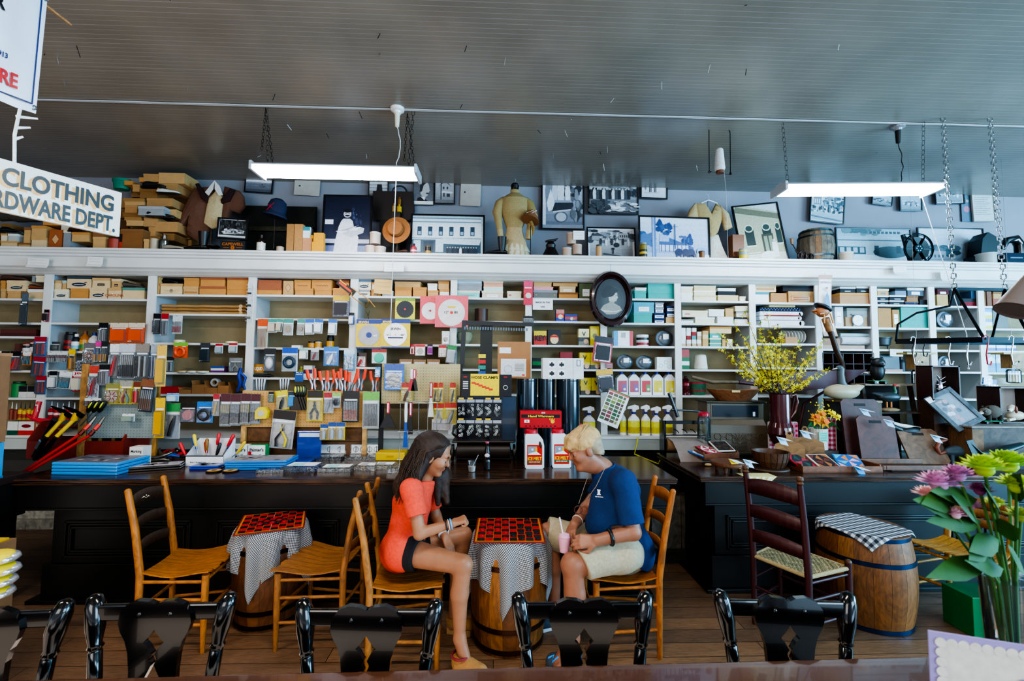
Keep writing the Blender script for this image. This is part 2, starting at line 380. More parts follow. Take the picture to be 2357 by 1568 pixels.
def chain(mb,a,b,link=.035,r=.0022,col='#3a3a3a'):
 a,b=Vc(a),Vc(b);d=b-a;n=max(2,int(d.length/link));q=d.to_track_quat('Z','Y').to_matrix().to_4x4()
 for i in RG(n):
  o=mb.M;mb.M=o@Matrix.Translation(a+d*((i+.5)/n))@q@RZ(90*(i%2))
  L_=d.length/n*.62;w_=L_*.45
  mb.tu([(-w_,0,-L_*.6),(-w_,0,L_*.6),(0,0,L_),(w_,0,L_*.6),(w_,0,-L_*.6),(0,0,-L_),(-w_,0,-L_*.6)],r,col,4,cap=False)
  mb.M=o
def up(p,dx=0,dy=0):return(p[0]+dx,p[1]+dy,ZC)
for(t,m,Lh),side in((l1,0),(l2,1)):
 for s_ in(-1,1):
  mb=MB();chain(mb,(s_*Lh*.88,0,.035),(s_*Lh*.88+.03*s_,0,ZC-m.z),.04,.0018,'#55504a')
  mb.bd('hanging_chain',ME,t)
pw=PZ(600,243,ZC-.01)
mb=MB();rr=random.Random(3)
for k in(0,.012):
 mb.tu([(x,pw.y+k+rr.uniform(-.004,.004),ZC-.008)for x in np.arange(-4.5,5.6,.25)],.0055,'#b9bbbd',6)
tag(mb.bd('ceiling_cable',SA),'white twin electric cable running along the beadboard ceiling','cable')
mb=MB()
for i in RG(60):
 x,y=rr.uniform(-3.5,5),rr.uniform(1.6,5)
 mb.tu([(x,y,ZC),(x+rr.uniform(-.03,.03),y+rr.uniform(-.05,.05),ZC-rr.uniform(.02,.06))],.0022,rr.choice(['#dfe6ea','#222222','#c8c8c8']),5)
tag(mb.bd('ceiling_hook',ME),'small nails and hooks sticking out of the beadboard ceiling','hooks',kind='stuff')
for(u,v),lab in(((915,250),'white porcelain lamp socket with twisted cord above the left light'),((2066,290),'porcelain ceiling socket with dark cord above the right light')):
 p=PZ(u,v,ZC)
 t=TH('lamp_socket',lab,'lamp socket',p)
 MB().la([(.001,-.045),(.03,-.045),(.036,-.03),(.055,-.02),(.06,0)],'#e9e9e9'if u<1000 else '#8c8f92',20).bd('base',GL,t)
 mb=MB().la([(.012,-.16),(.017,-.155),(.02,-.10),(.022,-.045)],'#e8e2cc'if u<1000 else '#24201e',14);mb.bd('plug',SA,t)
 zz=(l1[1]if u<1000 else l2[1]).z-ZC+.05
 MB().tu([(.002*sin(k*1.3)+.03*sin(k/19*PI),.006*sin(k),-.16+(zz+.16)*k/19)for k in RG(20)],.004,'#dde2e6'if u<1000 else '#2a2522',6).bd('cord',SA,t)
# ------ goods in the wall shelving
class Z:
 def __init__(s,ox,oy,k):s.ox,s.oy,s.k=ox,oy,k
 def __call__(s,a,b,c,d):return(s.ox+a/s.k,s.oy+b/s.k,s.ox+c/s.k,s.oy+d/s.k)
z1=Z(0,380,3.92);z2=Z(560,360,3.92);z3=Z(1100,360,3.92);z4=Z(1660,380,3.3716)
z5=Z(0,700,3.92);z6=Z(560,700,3.92);z7=Z(1020,700,3.92);z8=Z(1500,700,3.7333);z9=Z(1900,700,3.733)
def pl(r,Y,tol=.04,dosnap=True):
 x,z,w,h=ext(*r,Y)
 if dosnap:
  zz=snap(x,z,Y,tol);h=max(.01,h+z-zz)if abs(zz-z)<.015 else h;z=zz
 return x,z,w,h
def marks(mb,kind,w,h,y,col='#2b3a55'):
 if kind=='oval':
  mb.disc(0,h*.42,w*.3,col,y,rz=h*.2);mb.rect(-w*.2,h*.38,w*.2,h*.44,'#c9c2ae',y);mb.rect(w*.22,h*.6,w*.32,h*.68,col,y)
 elif kind=='block':mb.rect(-w*.2,h*.25,w*.2,h*.6,'#3b3733',y);mb.rect(-w*.16,h*.35,w*.16,h*.42,'#cdbb9a',y)
 elif kind=='circle':mb.disc(0,h*.45,h*.2,'#4b3a2c',y);mb.disc(0,h*.45,h*.15,'#e3c9a8',y);mb.rect(-.006,h*.35,.004,h*.56,'#4b3a2c',y);mb.rect(-w*.3,h*.44,w*.3,h*.46,'#4b3a2c',y)
 elif kind=='band':mb.rect(-w*.4,h*.3,w*.4,h*.55,'#7b4b2a',y);mb.rect(-w*.37,h*.34,w*.37,h*.5,'#c38a52',y)
 elif kind=='script':mb.tu([(-w*.3+w*.6*i/14,y-.001,h*(.5+.13*sin(i*2.1)))for i in RG(15)],.0016,'#223',4)
 elif kind=='tag':mb.rect(-w*.25,h*.2,w*.25,h*.75,'#efeee8',y);mb.rect(-w*.18,h*.5,w*.18,h*.53,'#555',y)
 elif kind=='redtag':mb.rect(-w*.4,h*.45,-w*.2,h*.75,'#b3263a',y);mb.rect(-w*.38,h*.5,-w*.22,h*.55,'#fff',y)
 elif kind=='diamond':mb.flat([(0,h*.2),(w*.3,h*.5),(0,h*.8),(-w*.3,h*.5)],'#8a5a3a',y);mb.flat([(0,h*.25),(w*.25,h*.5),(0,h*.75),(-w*.25,h*.5)],'#d6a878',y)
 elif kind=='frame':mb.rect(-w*.4,h*.2,w*.4,h*.8,'#8c3b23',y);mb.rect(-w*.38,h*.25,w*.38,h*.75,'#cf9c63',y);[mb.rect(-w*.3,h*q,w*.3,h*(q+.07),'#8c3b23',y)for q in(.36,.56)]
 elif kind==WT:mb.rect(-w*.42,h*.15,w*.42,h*.85,'#e9eaec',y);mb.rect(-w*.3,h*.4,w*.3,h*.6,'#27325c',y)
 elif kind=='dots':
  for s_ in(-1,1):mb.disc(s_*w*.38,h*.6,h*.12,'#c98d5a',y)
 elif kind:mb.text(kind,0,h*.45,h*.3,'#b5532e',y)
def sb(r,col,lid,mark,label,Y=None,depth=.27,rot=0,group=None,cat='box',name='shoebox',parts=True):
 Y=Y if Y is not None else YF+.015
 x,z,w,h=pl(r,Y);w=max(.02,w-.004);h-=.002
 t=TH(name,label,cat,(x,Y,z),rot,group)
 lh=min(h*.3,.028)if lid else 0
 mb=MB().bb(-w/2+.003,w/2-.003,.003,depth,0,h-lh,col);mb.bd(BY,PA,t)
 if lid:MB().bb(-w/2,w/2,0,depth+.003,h-lh,h,lid).bd('lid',PA,t)
 if mark:mb=MB();marks(mb,mark,w,h-lh,.003);mb.bd('printed_mark',PT,t)
 SUP.append((x-w/2,x+w/2,Y,Y+depth,z+h));return t
def row(zz,lev,place_txt,items,depth=.27,kind='shoebox',Y=None):
 "items: (x0,y0,x1,y1,colour,lid,mark[,kind]) on one shelf; lower row first"
 P_=[]
 for it in items:P_.append((zz(*it[:4]),it))
 low=[p for p in P_ if p[0][3]>lev-7];upr=[p for p in P_ if p[0][3]<=lev-7]
 mk={'oval':' with dark oval logo','block':' with dark stamp','circle':' with round emblem','band':' with banded label','script':' with handwriting','tag':' with white tag','redtag':' with small red mark','diamond':' with diamond print','frame':' with framed red print',WT:' with white end label','dots':' with tan dots','':''}
 for nm,rw in(('lower row',low),('upper row',upr)):
  rw.sort(key=lambda p:(-p[0][3]if nm=='upper row'else 0,p[0][0]))if False else rw.sort(key=lambda p:p[0][0])
  for i,(r,it)in EN(rw):
   k=it[7]if len(it)>7 else kind
   pos=f'{ORD[i]} from left in {nm}'
   cn=it[4]if not it[4].startswith('#')else 'pale'
   lb=f'{cn} {k}, {pos}, {place_txt}'
   sb(r,it[4],it[5],it[6],lb,depth=depth,Y=Y,name=k.replace(' ','_'),rot=0)
def B(b,s='top shelf'):return f'{s} of {ORD[b - 1]} bay'
row(z1,690,B(1),[(0,1115,45,1200,'tan','tan',''),(60,1135,184,1200,'tan','tan',''),(190,1137,238,1198,'tan',BRN,''),(242,1120,405,1200,PLT,WT,''),(0,1040,44,1113,OT,OT,''),(52,1040,236,1132,PLT,PLT,'oval'),(280,1000,314,1055,'grey','',''),(316,995,398,1055,CM,CM,'')])
row(z1,690,B(2),[(475,1120,615,1207,CM,CM,'oval'),(630,1112,794,1208,OT,OT,''),(798,1105,963,1207,PLT,PLT,'oval'),(968,1108,1090,1207,PLT,'tan','CAROLINA'),(1096,1105,1303,1207,PLT,'#5f8f80',''),(468,1040,552,1118,PLT,'tan',''),(556,1040,594,1110,'tan','#a9c2bb',''),(596,1002,820,1104,PLT,'#3a4a52','oval'),(826,1017,990,1100,PLT,'tan','block'),(1000,1024,1090,1105,'tan',PLT,'block')])
row(z1,681,B(3),[(1385,1087,1437,1165,'tan','tan',''),(1440,1068,1643,1167,PLT,'tan','circle'),(1648,1094,1788,1168,'tan','tan','band'),(1792,1092,2038,1170,OT,'red-brown',''),(2042,1100,2240,1170,OT,OT,''),(1385,1007,1438,1085,'tan','tan',''),(1655,1018,1795,1090,OT,OT,''),(1802,1010,2028,1090,OT,'red-brown',''),(2042,1012,2240,1098,OT,'red-brown','')])
row(z2,682,B(4),[(105,1185,345,1254,OT,'red-brown',''),(352,1120,450,1254,'tan','','diamond'),(462,1190,633,1254,OT,OT,''),(638,1190,798,1254,OT,OT,''),(802,1188,958,1256,OT,OT,''),(125,1115,343,1184,'red-brown','red-brown',''),(456,1115,610,1189,OT,OT,'script'),(614,1115,798,1189,OT,OT,'script'),(862,1117,958,1186,OT,'red-brown','')])
row(z2,685,B(5),[(1022,1202,1145,1272,CM,'grey','oval'),(1150,1198,1243,1272,OT,OT,'block'),(1248,1212,1352,1272,WT,WT,''),(1364,1180,1520,1272,OT,OT,''),(1526,1180,1655,1272,OT,OT,''),(1660,1208,1762,1272,'tan',OT,''),(1766,1198,1860,1272,WT,OT,''),(1022,1107,1155,1200,CM,'blue-grey','oval'),(1156,1135,1200,1196,WT,OT,''),(1364,1130,1600,1179,'tan','tan',''),(1660,1146,1752,1207,WT,CM,''),(1756,1125,1860,1197,'tan',OT,'')])
row(z2,688,B(6),[(1912,1210,2135,1283,'#7fc9c0',CM,'script'),(2150,1212,2346,1283,'#dcc3b4',CM,'tag'),(1912,1146,2155,1208,'grey','grey','dots'),(1912,1106,2155,1144,'pale blue','pale blue',''),(2165,1176,2346,1211,'#bfe0d8',CM,''),(2165,1120,2346,1175,'#dba184',CM,'')])
row(z3,688,B(6),[(262,1216,394,1285,CM,CM,'redtag')])
row(z3,689,B(7),[(498,1205,720,1290,'#77756f','grey','dots'),(728,1226,906,1290,OT,BRN,''),(912,1146,1040,1290,'olive','olive','tag'),(500,1176,682,1204,'pink','pink',''),(500,1134,668,1175,'tan','tan',''),(736,1172,884,1225,PLT,PLT,'tag'),(676,1130,904,1171,'tan',BRN,'')])
row(z3,690,B(8),[(1412,1210,1522,1295,TL,TL,''),(1535,1216,1785,1295,TL,TL,''),(1416,1183,1524,1209,WT,WT,''),(1532,1130,1790,1214,TL,TL,'')])
row(z3,746,B(8,'second shelf'),[(1405,1412,1576,1512,TL,TL,''),(1590,1462,1688,1512,NV_,NV_,WT),(1695,1450,1780,1512,'tan','',''),(1405,1316,1594,1411,'#4aa6b8','#4aa6b8','tag'),(1590,1412,1688,1461,NV_,NV_,WT),(1598,1362,1680,1411,'#77797c','grey',WT),(1598,1318,1680,1361,'#77797c','grey',WT),(1702,1400,1785,1448,NV_,NV_,WT),(1702,1350,1785,1399,NV_,NV_,WT)])
row(z3,695,B(9),[(1832,1232,1942,1312,WT,WT,''),(1950,1252,2156,1312,CM,PLT,''),(2164,1252,2352,1312,PLT,PLT,''),(2360,1262,2420,1314,CM,CM,'tag'),(1832,1172,1942,1231,CM,WT,''),(1950,1210,2150,1250,CM,WT,''),(1950,1166,2150,1209,PLT,CM,''),(2164,1216,2330,1250,'dark','dark',''),(2164,1188,2330,1215,WT,WT,'')])
row(z3,747,B(9,'second shelf'),[(1834,1470,1950,1516,WT,'grey',''),(1960,1450,2140,1516,CM,WT,''),(2160,1446,2310,1516,WT,WT,''),(2316,1450,2440,1516,CM,'dark','tag'),(1844,1390,2078,1446,CM,CM,'redtag'),(2082,1378,2226,1444,WT,WT,''),(2232,1372,2312,1444,'tan','',''),(2330,1400,2450,1446,CM,'grey','script'),(2320,1350,2440,1398,CM,CM,'')])
rr=random.Random(5)
for j in RG(5):
 for i in RG(4):
  a=255+i*45+rr.uniform(-2,2);b_=372-j*34
  if j==4 and i==3:continue
  c_=rr.choice(['#e6e6e2','#dcdcd8','#c9a98a','#e6e6e2','#9a3030','#4a9a9a']if j else['#e6e6e2','#dcdcd8','#c9a98a'])
  sb(z8(a,b_-33,a+43,b_),c_,'','','small white box end in the pile on the third shelf of ninth bay',group='small white boxes piled in the ninth bay',depth=.12,name='small_box')
row(z8,800,B(9,'third shelf'),[(436,330,492,373,'tan','',''),(498,333,600,373,'#5aa59b',CM,''),(606,300,640,373,'tan','',''),(646,300,700,373,CM,'',''),(436,296,492,329,'tan','',''),(498,292,600,332,'#4f9a90',CM,''),(436,262,492,295,PLT,'',''),(498,250,600,291,TL,TL,'tag'),(436,229,492,261,'tan','',''),(498,192,690,247,PLT,OT,'')],kind='carton',depth=.2)
row(z4,699,B(10),[(260,984,376,1070,WT,'#3a8f9a',''),(384,994,514,1070,'kraft','',''),(522,980,720,1072,'tan','tan','frame'),(258,930,430,976,PLT,'','band'),(478,937,720,979,'dark','dark','')])
row(z4,702,B(11),[(922,992,1166,1086,'#b98a63',OT,''),(922,945,1046,991,'dark',WT,'block'),(1050,940,1166,990,'dark',WT,'block')])
row(z4,754,B(11,'second shelf'),[(885,1100,955,1262,'#c9d0d6','','tag'),(966,1180,1140,1262,'#a98a68','',''),(976,1110,1140,1176,'#8d938f','#6f7a72','')],kind='carton')
row(z4,806,B(11,'third shelf'),[(780,1398,1120,1438,'#b89a88','',''),(780,1345,928,1396,'#a5806b','','')],kind='flat box')
row(z4,704,B(12),[(1210,1050,1300,1094,'dark',WT,'block'),(1306,1050,1422,1094,'dark',WT,'block'),(1428,1058,1534,1094,NV_,BRN,''),(1542,1045,1620,1094,'dark','dark',''),(1210,1012,1302,1049,'dark',WT,'block'),(1306,1010,1436,1049,'dark',WT,'block'),(1440,1014,1532,1057,'#a5744f',BRN,''),(1212,960,1304,1010,'tan',CM,'block'),(1350,960,1440,1008,'blue-grey','dark',''),(1446,953,1578,1011,'#55606a',WT,'tag')])
row(z4,757,B(12,'second shelf'),[(1222,1110,1328,1266,'kraft','',''),(1332,1122,1392,1266,'kraft','','tag'),(1398,1184,1620,1266,TL,TL,''),(1396,1104,1622,1182,TL,TL,'')],kind='carton')
row(z4,707,B(13),[(1678,1004,1768,1100,'tan','',''),(1866,1062,1990,1100,'#8c1f2c','#8c1f2c',''),(1774,968,1862,1100,BLK,'',''),(1678,962,1772,1002,'maroon','maroon','tag'),(1866,1035,1990,1060,'#333','',''),(1940,975,1990,1034,'#3b5a7a','','')],kind='carton')
row(z4,708,B(14),[(2036,980,2062,1106,BRN,'',''),(2066,980,2108,1106,'#8a5a48','',''),(2112,1036,2180,1106,'#a55a4a','',''),(2184,1036,2330,1106,'#2f5a66','',''),(2112,982,2182,1034,'tan',BRN,''),(2186,968,2330,1034,'#2a6f7a','','')],kind='carton')
def shoe(u,v,Y,L_,col,label,rz=0,sole='#1a1512',group=None,boot=0):
 p=P(u,v,Y);z=snap(p.x,p.z,Y,.05)
 t=TH('boot'if boot else 'shoe',label,'boot'if boot else 'shoe',(p.x,Y,z),rz,group);k=L_/.28
 mb=MB();n=12;vs=[];st=[(-.14,.02,.035,.03),(-.12,.034,.055,.036),(-.07,.036,.062,.03),(-.02,.036,.055,.028),(.03,.038,.044,.03),(.08,.042,.036,.034),(.12,.034,.028,.026),(.145,.012,.016,.008)]
 for x,w_,h_,_ in st:
  for j in RG(n):
   a=2*PI*j/n;vs.append((x*k,w_*cos(a)*k,(.012+h_*(.5+.5*sin(a))**.8)*k))
 mb.add(vs,[(i*n+j,i*n+(j+1)%n,(i+1)*n+(j+1)%n,(i+1)*n+j)for i in RG(7)for j in RG(n)]+[tuple(RG(n)),tuple(RG(7*n,8*n))],col,True)
 if boot:mb.la([(.035*k,.03),(.042*k,.09),(.05*k,.15),(.056*k,.20)],col,14,(-.075*k,0,0))
 mb.bd('upper',SA,t)
 MB().ell((-.07*k,0,(.075 if not boot else.205)*k),(.05*k,.026*k,.006),'#080606',12).bd('opening','matte',t)
 MB().slab([(x*k,s_*w_*k)for s_,sq in((-1,st),(1,st[::-1]))for x,w_,_,_ in sq],.003,.014*k,sole).bb(-.14*k,-.075*k,-.03*k,.03*k,0,.012,sole).bd('sole',SA,t)
 mb=MB()
 for i in RG(3):mb.tu([(-.01*k+i*.022*k,-.018*k,(.066-i*.006)*k),(-.01*k+i*.022*k,.018*k,(.066-i*.006)*k)],.0025,sole,5)
 mb.bd('laces','matte',t)
 return t
Yb=YF+.07
shoe(*[35,644][:2],Yb,.26,'#5d3b33','long brown leather shoe lying on boxes, top shelf of first bay',0.1)
shoe(86,664,Yb,.2,'#8e4b32','reddish brown shoe at the right end of first bay top shelf',.15)
for k_,(u_,dy_)in EN(((170,0),(195,.05))):
 shoe(u_,635,Yb+dy_,.24,'#141416',['left shoe of black leather pair on the dark-lidded shoebox','right shoe of black leather pair on the dark-lidded shoebox'][k_],-.3)
shoe(300,661,Yb,.26,'#5c4f4a','grey-brown loafer on the green-lidded shoebox, second bay',.1)
for k_,(u_,dy_)in EN(((388,0),(408,.05))):
 shoe(u_,650,Yb+dy_,.24,'#101012',['black buckled shoe in front of its mate, third bay top shelf','black shoe behind its mate, third bay top shelf'][k_],-.2)
# ------ generic shelf goods
def cn(r,col,cap,label,name='bottle',Y=None,kind='bottle',lab=None,mat=SA,txt=None,group=None,cat=None):
 Y=Y if Y is not None else YF+.06
 x,z,w,h=pl(r,Y);R=w/2
 t=TH(name,label,cat or name.replace('_',' '),(x,Y+R,z),0,group)
 if kind=='bottle':pr=[(R*.9,0),(R,.004),(R,h*.6),(R*.85,h*.7),(R*.38,h*.82),(R*.38,h*.84)];c0,c1,cr_=h*.84,h,R*.46
 elif kind=='can':pr=[(R,0),(R,h*.84),(R*.8,h*.88)];c0,c1,cr_=h*.88,h,R*.86
 elif kind=='tin':pr=[(R,0),(R,h*.86)];c0,c1,cr_=h*.86,h,R*1.03
 elif kind=='caulk':pr=[(R,0),(R,h*.56),(R*.5,h*.6),(R*.3,h*.64)];c0,c1,cr_=h*.62,h,R*.34
 elif kind=='jug':pr=[(R*.96,0),(R,.01),(R,h*.72),(R*.9,h*.8),(R*.5,h*.9),(R*.5,h*.92)];c0,c1,cr_=h*.9,h,R*.55
 MB().la(pr,col,18,flat=.8 if kind=='jug'else 1).bd('body',mat,t)
 if kind=='caulk':MB().la([(cr_,c0),(cr_*.25,c1)],cap,12).bd('nozzle',SA,t)
 else:MB().la([(cr_,c0),(cr_,c1-.002),(cr_*.9,c1)],cap,16).bd('cap',SA,t)
 if lab:
  mb=MB();n=10;z0,z1_=h*.12,h*(.55 if kind!='tin'else.75);f=.8 if kind=='jug'else 1
  for k,c in EN(lab):
   a0=z0+(z1_-z0)*k/len(lab);a1=z0+(z1_-z0)*(k+1)/len(lab)
   vs=[((R+.0012)*cos(PI+PI*i/n),f*(R+.0012)*sin(PI+PI*i/n),q)for q in(a0,a1)for i in RG(n+1)]
   mb.add(vs,[(i,i+1,n+2+i,n+1+i)for i in RG(n)],c,True)
  if txt:mb.text(txt,0,(z0+z1_)/2,h*.08,'#ffffff',-f*R-.002,w=R*1.4)
  mb.bd('label',PT,t)
 return t
def ct(r,bands,label,name='carton',Y=None,depth=.07,txt=None,rot=0,cat='box',extra=None,tcol='#ffffff',th=None,dosnap=True,mat=PT,sup=False):
 "printed cardboard carton; bands: colours from the bottom up"
 Y=Y if Y is not None else YF+.04
 x,z,w,h=pl(r,Y,dosnap=dosnap)
 t=TH(name,label,cat,(x,Y,z),rot)
 MB().bb(-w/2,w/2,0,depth,0,h,bands[0]).bd(BY,PA,t)
 mb=MB()
 for k,c in EN(bands):mb.rect(-w/2+.001,h*k/len(bands),w/2-.001,h*(k+1)/len(bands),c,-.0005)
 if extra:extra(mb,w,h)
 if txt:
  for i,tx in EN(txt if isinstance(txt,list)else[txt]):
   n_=len(txt)if isinstance(txt,list)else 1
   mb.text(tx,0,h*(1-(i+.75)/(n_+.5)),th or h*.4/n_,tcol,-.001,w=w*.8)
 mb.bd('printed_front',mat,t)
 if sup:SUP.append((x-w/2,x+w/2,Y,Y+depth,z+h))
 return t
PN=[0]
def hg(r,hdr,body,prod,label,name='hanging_card',Y=None,tilt=0,pc='#222428',pc2='#c8ccd0',txt=None,tcol='#ffffff',hook=True,cat='packaged goods',clear=True,yaw=0,group=None):
 "a peg card: printed card, wire peg, product and clear blister"
 Y=Y if Y is not None else YF-.045
 x,z,w,h=ext(*r,Y)
 t=TH(name,label,cat,(x,Y,z+h),0,group,rot=(0,radians(tilt),radians(yaw)))
 mb=MB().bb(-w/2,w/2,0,.0015,-h,0,body)
 mb.rect(-w/2+.001,-h*.24,w/2-.001,-.001,hdr);mb.rect(-w*.38,-h*.31,w*.38,-h*.26,'#d9d9d6')
 if txt:mb.text(txt,0,-h*.11,min(h*.13,.02),tcol,0,w=w*.75)
 mb.bd('card',PT,t)
 if hook:MB().tu([(0,.06,.0),(0,-.012,-.008),(0,-.02,.002)],.0016,'#8b8f93',5).bd('peg',ME,t)
 pm=MB();W,H=w,h;c0=(0,-.008,-H*.62)
 if prod=='blade':pm.tu([(0,-.002,c0[2]),(0,-.008,c0[2])],W*.42,pc2,28)
 elif prod=='tools':
  n=max(2,int(W/.018))
  for i in RG(n):
   xx=-W*.34+W*.68*i/max(1,n-1);pm.tu([(xx,-.009,-H*.34),(xx,-.009,-H*.62)],.0028,pc2,6);pm.tu([(xx,-.009,-H*.6),(xx,-.009,-H*.92)],[.0045,.006],pc,6)
 elif prod=='stripes':
  for i in RG(4):pm.bb(-W*.36+i*W*.19,-W*.36+i*W*.19+W*.12,-.014,-.002,-H*.92,-H*.36,(pc,pc2)[i%2])
 elif prod=='knife':pm.tu([(-W*.18,-.01,-H*.92),(0,-.01,-H*.6),(W*.14,-.01,-H*.36)],[W*.13,W*.15,W*.06],pc,8)
 elif prod=='pliers':
  for s_ in(-1,1):pm.tu([(s_*W*.05,-.01,-H*.36),(-s_*W*.04,-.01,-H*.5),(s_*W*.22,-.01,-H*.75),(s_*W*.18,-.01,-H*.94)],[W*.03,W*.06,W*.07,W*.07],pc if s_<0 else pc2,8)
 elif prod=='round':pm.la([(.001,-.02),(W*.3,-.018),(W*.34,0)],pc,20);
 elif prod=='tape':pm.ring((0,-.012,c0[2]),W*.3,W*.11,pc,'y',20,8)
 elif prod=='wheel':
  pm.disc(0,c0[2],W*.38,'#dcdcd6',-.004,20)
  for i in RG(12):
   a=2*PI*i/12;pm.tu([(W*.12*cos(a),-.008,c0[2]+W*.12*sin(a)),(W*.36*cos(a),-.008,c0[2]+W*.36*sin(a))],W*.035,(pc,pc2)[i%2],5)
 elif prod=='tube':pm.tu([(0,-.012,-H*.92),(0,-.012,-H*.42)],W*.26,pc,12);pm.tu([(0,-.012,-H*.42),(0,-.012,-H*.32)],W*.12,pc2,8)
 elif prod=='box':pm.bb(-W*.36,W*.36,-.03,-.002,-H*.9,-H*.35,pc)
 elif prod=='bits':
  for i in RG(4):
   for j in RG(4):pm.la([(W*.05,0),(W*.06,H*.08),(W*.03,H*.1)],(pc,pc2)[(i+j)%2],6,(-W*.3+i*W*.2,-.009,-H*.9+j*H*.14))
 elif prod=='socks':pm.ell((0,-.012,c0[2]),(W*.36,.012,H*.26),pc,10)
 if prod=='round':
  for i,v_ in EN(pm.v):pm.v[i]=(v_[0],v_[2],v_[1]+c0[2])
 if pm.v:pm.bd('product',SA,t)
 if clear:
  d=.02
  MB().prism([(-W*.42,-H*.95),(W*.42,-H*.95),(W*.42,-H*.33),(-W*.42,-H*.33)],-d,-.001,'#dfe4e8').bd('blister','clear',t)
 return t
cn(z5(545,250,635,432),'#231d1e','#111','dark can with red label, leftmost bottle on third shelf of second bay','spray_can',kind='can',lab=['#a3201f',D2,'#a3201f'])
cn(z5(620,268,688,432),'#20303c','#f0f0ee','dark blue bottle with white cap, third shelf of second bay',lab=['#7fc0d8','#e9eef0'])
cn(z5(690,240,765,432),'#b8702a','#7b4a22','amber bottle of oil soap, third shelf of second bay',lab=['#4c8a3c','#d99a3c'])
cn(z5(768,255,850,432),'#e9e9e6','#1c3d8c','white squeeze bottle with blue cap, third shelf of second bay',lab=['#1c3d8c','#dfe3ea'])
hg(z5(883,170,968,345),BLK,'#3a3c40','stripes','black card with steel punches hanging beside the orange clamshell packs',Y=YF-.05,pc='#c7cbd0',pc2='#8b8f94')
for k,(a,b_)in EN(((985,1150),(1152,1300))):
 hg(z5(a,170,b_,350),'#d8cfb4','orange','box',['left orange clamshell pack on second bay','right orange clamshell pack on second bay'][k],Y=YF-.06,pc='#e8571c')
hg(z5(435,340,540,425),'#454545','#7e8078','socks','dark netted pack at left of third shelf, second bay',hook=False,Y=YF+.05,pc='#5d5f58')
for k,(a,b_)in EN(((422,500),(502,608))):
 hg(z5(a,430,b_,525),'#d9d9d4','#b9c4c8','tools',['left packet of steel hooks hanging under third shelf of second bay','right packet of steel hooks hanging under third shelf of second bay'][k],pc='#b8bcc0',pc2='#9a4038')
hg(z5(610,405,670,600),'yellow','#c98c1e','tube','narrow yellow glue tube card hanging in second bay',pc='#b87a18',pc2='#1a1a1a')
hg(z5(685,480,740,605),'#4a4a50','#5b4a58','bits','purple-black small blister pack hanging beside the yellow glue card',pc='#20242c')
hg(z5(435,605,510,765),BLK,'#b9bdbd','box','clear pack of white fuses hanging at left of fourth shelf, second bay',pc='#dfe2e0')
hg(z5(530,610,645,765),'#f0f0ee','#e4e8ea','tools','white card with blue drawing hanging in the middle of second bay',pc='#4aa5c8',pc2='#8aa0a8',tilt=6,txt=None)
hg(z5(645,605,735,790),'#f1f1ef','#c8202a','box','white and red epoxy card with a red two-letter heading hanging beside the peg panel',pc='#e6d8c0',txt='JB',tcol='#c81f22')
hg(z5(178,-100,238,198),'#5d6a76','#222f3a','stripes','tall narrow dark blue card hanging across second shelf of first bay',pc='#1a2630',pc2='#101820',Y=YF-.08)
hg(z5(392,50,438,160),BLK,'#c8202a','box','small red card on the first divider',pc='#3a2a2a')
for k,(x0,y0,x1,y1,b_)in EN(((300,295,412,472,'#2f6fb0'),(290,475,408,655,'#2a66a8'),(315,648,408,815,'#2a5f9c'))):
 hg(z5(x0,y0,x1,y1),'#b01c2c',b_,'stripes',f'{["top", "middle", "bottom"][k]} blue and red card of spare blades hung on the first divider',pc='#27355a',pc2='#c02a30',tilt=(0,4,0)[k])
hg(z5(198,430,278,552),'#e8e6e0','#e8721c','pliers','white and orange card with small clamps hanging in first bay',pc='#2a7a80',pc2='#2a7a80')
hg(z5(0,425,78,620),BLK,'#8d9094','bits','grey pack of buttons hanging at left edge of the picture',pc='#e0e0e0',pc2='#d0d0d4')
hg(z5(82,425,178,600),BLK,'#55585c','knife','black pack with red utility knife hanging in first bay',pc='#c81f22')
for k,(a,b_)in EN(((180,250),(252,300))):cn(z5(a,355-k*20,b_,432),'#e5e3e0','#c02028',['left white tub with red lid, fourth shelf of first bay','right white tub with red lid, fourth shelf of first bay'][k],'tub',kind='tin',lab=['#e6e6e6','#2a2a30'])
ct(z5(0,228,325,296),['#5a2b26','#6a352e'],'long dark red-brown flat box, third shelf of first bay')
ct(z5(130,358,176,420),['#6a3a30'],'small red-brown box beside white tubs, first bay')
cn(z5(65,700,165,850),'#1f8a45','#123f22','green canister on fifth shelf of first bay','canister',kind='can')
for k,(a,b_)in EN(((165,240),(242,318))):ct(z5(a,740,b_,845),['#d8d8d4',D2],['left black and white carton on fifth shelf of first bay','right black and white carton on fifth shelf of first bay'][k])
for i in RG(6):
 a=65+i*40;cn(z5(a,885+(i%2)*12,a+36,1045),('#8a3a22','#c8901e')[i>1],'#c9d3da'if i<2 else '#1e1c1a','caulk cartridge with pointed nozzle on bottom shelf of first bay','caulk_tube',kind='caulk',group='caulk tubes in the first bay',lab=['#a3401f','#d8b01e']if i>1 else None,Y=YF-.02)
for i in RG(7):
 a=415+i*52;cn(z5(a,880+(i%3)*10,a+46,1045),'#b9222a','#d5dbe0','caulk cartridge with red label on bottom shelf of second bay','caulk_tube',kind='caulk',group='caulk tubes in the second bay',lab=['#c8202a','#e8e8e8','#c8202a'],Y=YF-.02)
ct(z5(62,1060,158,1172),['#0f5a44','#e8e8e6','#e8e8e6'],'white and green carton at left on the bottom ledge',Y=YF-.13,depth=.1,tcol=D2)
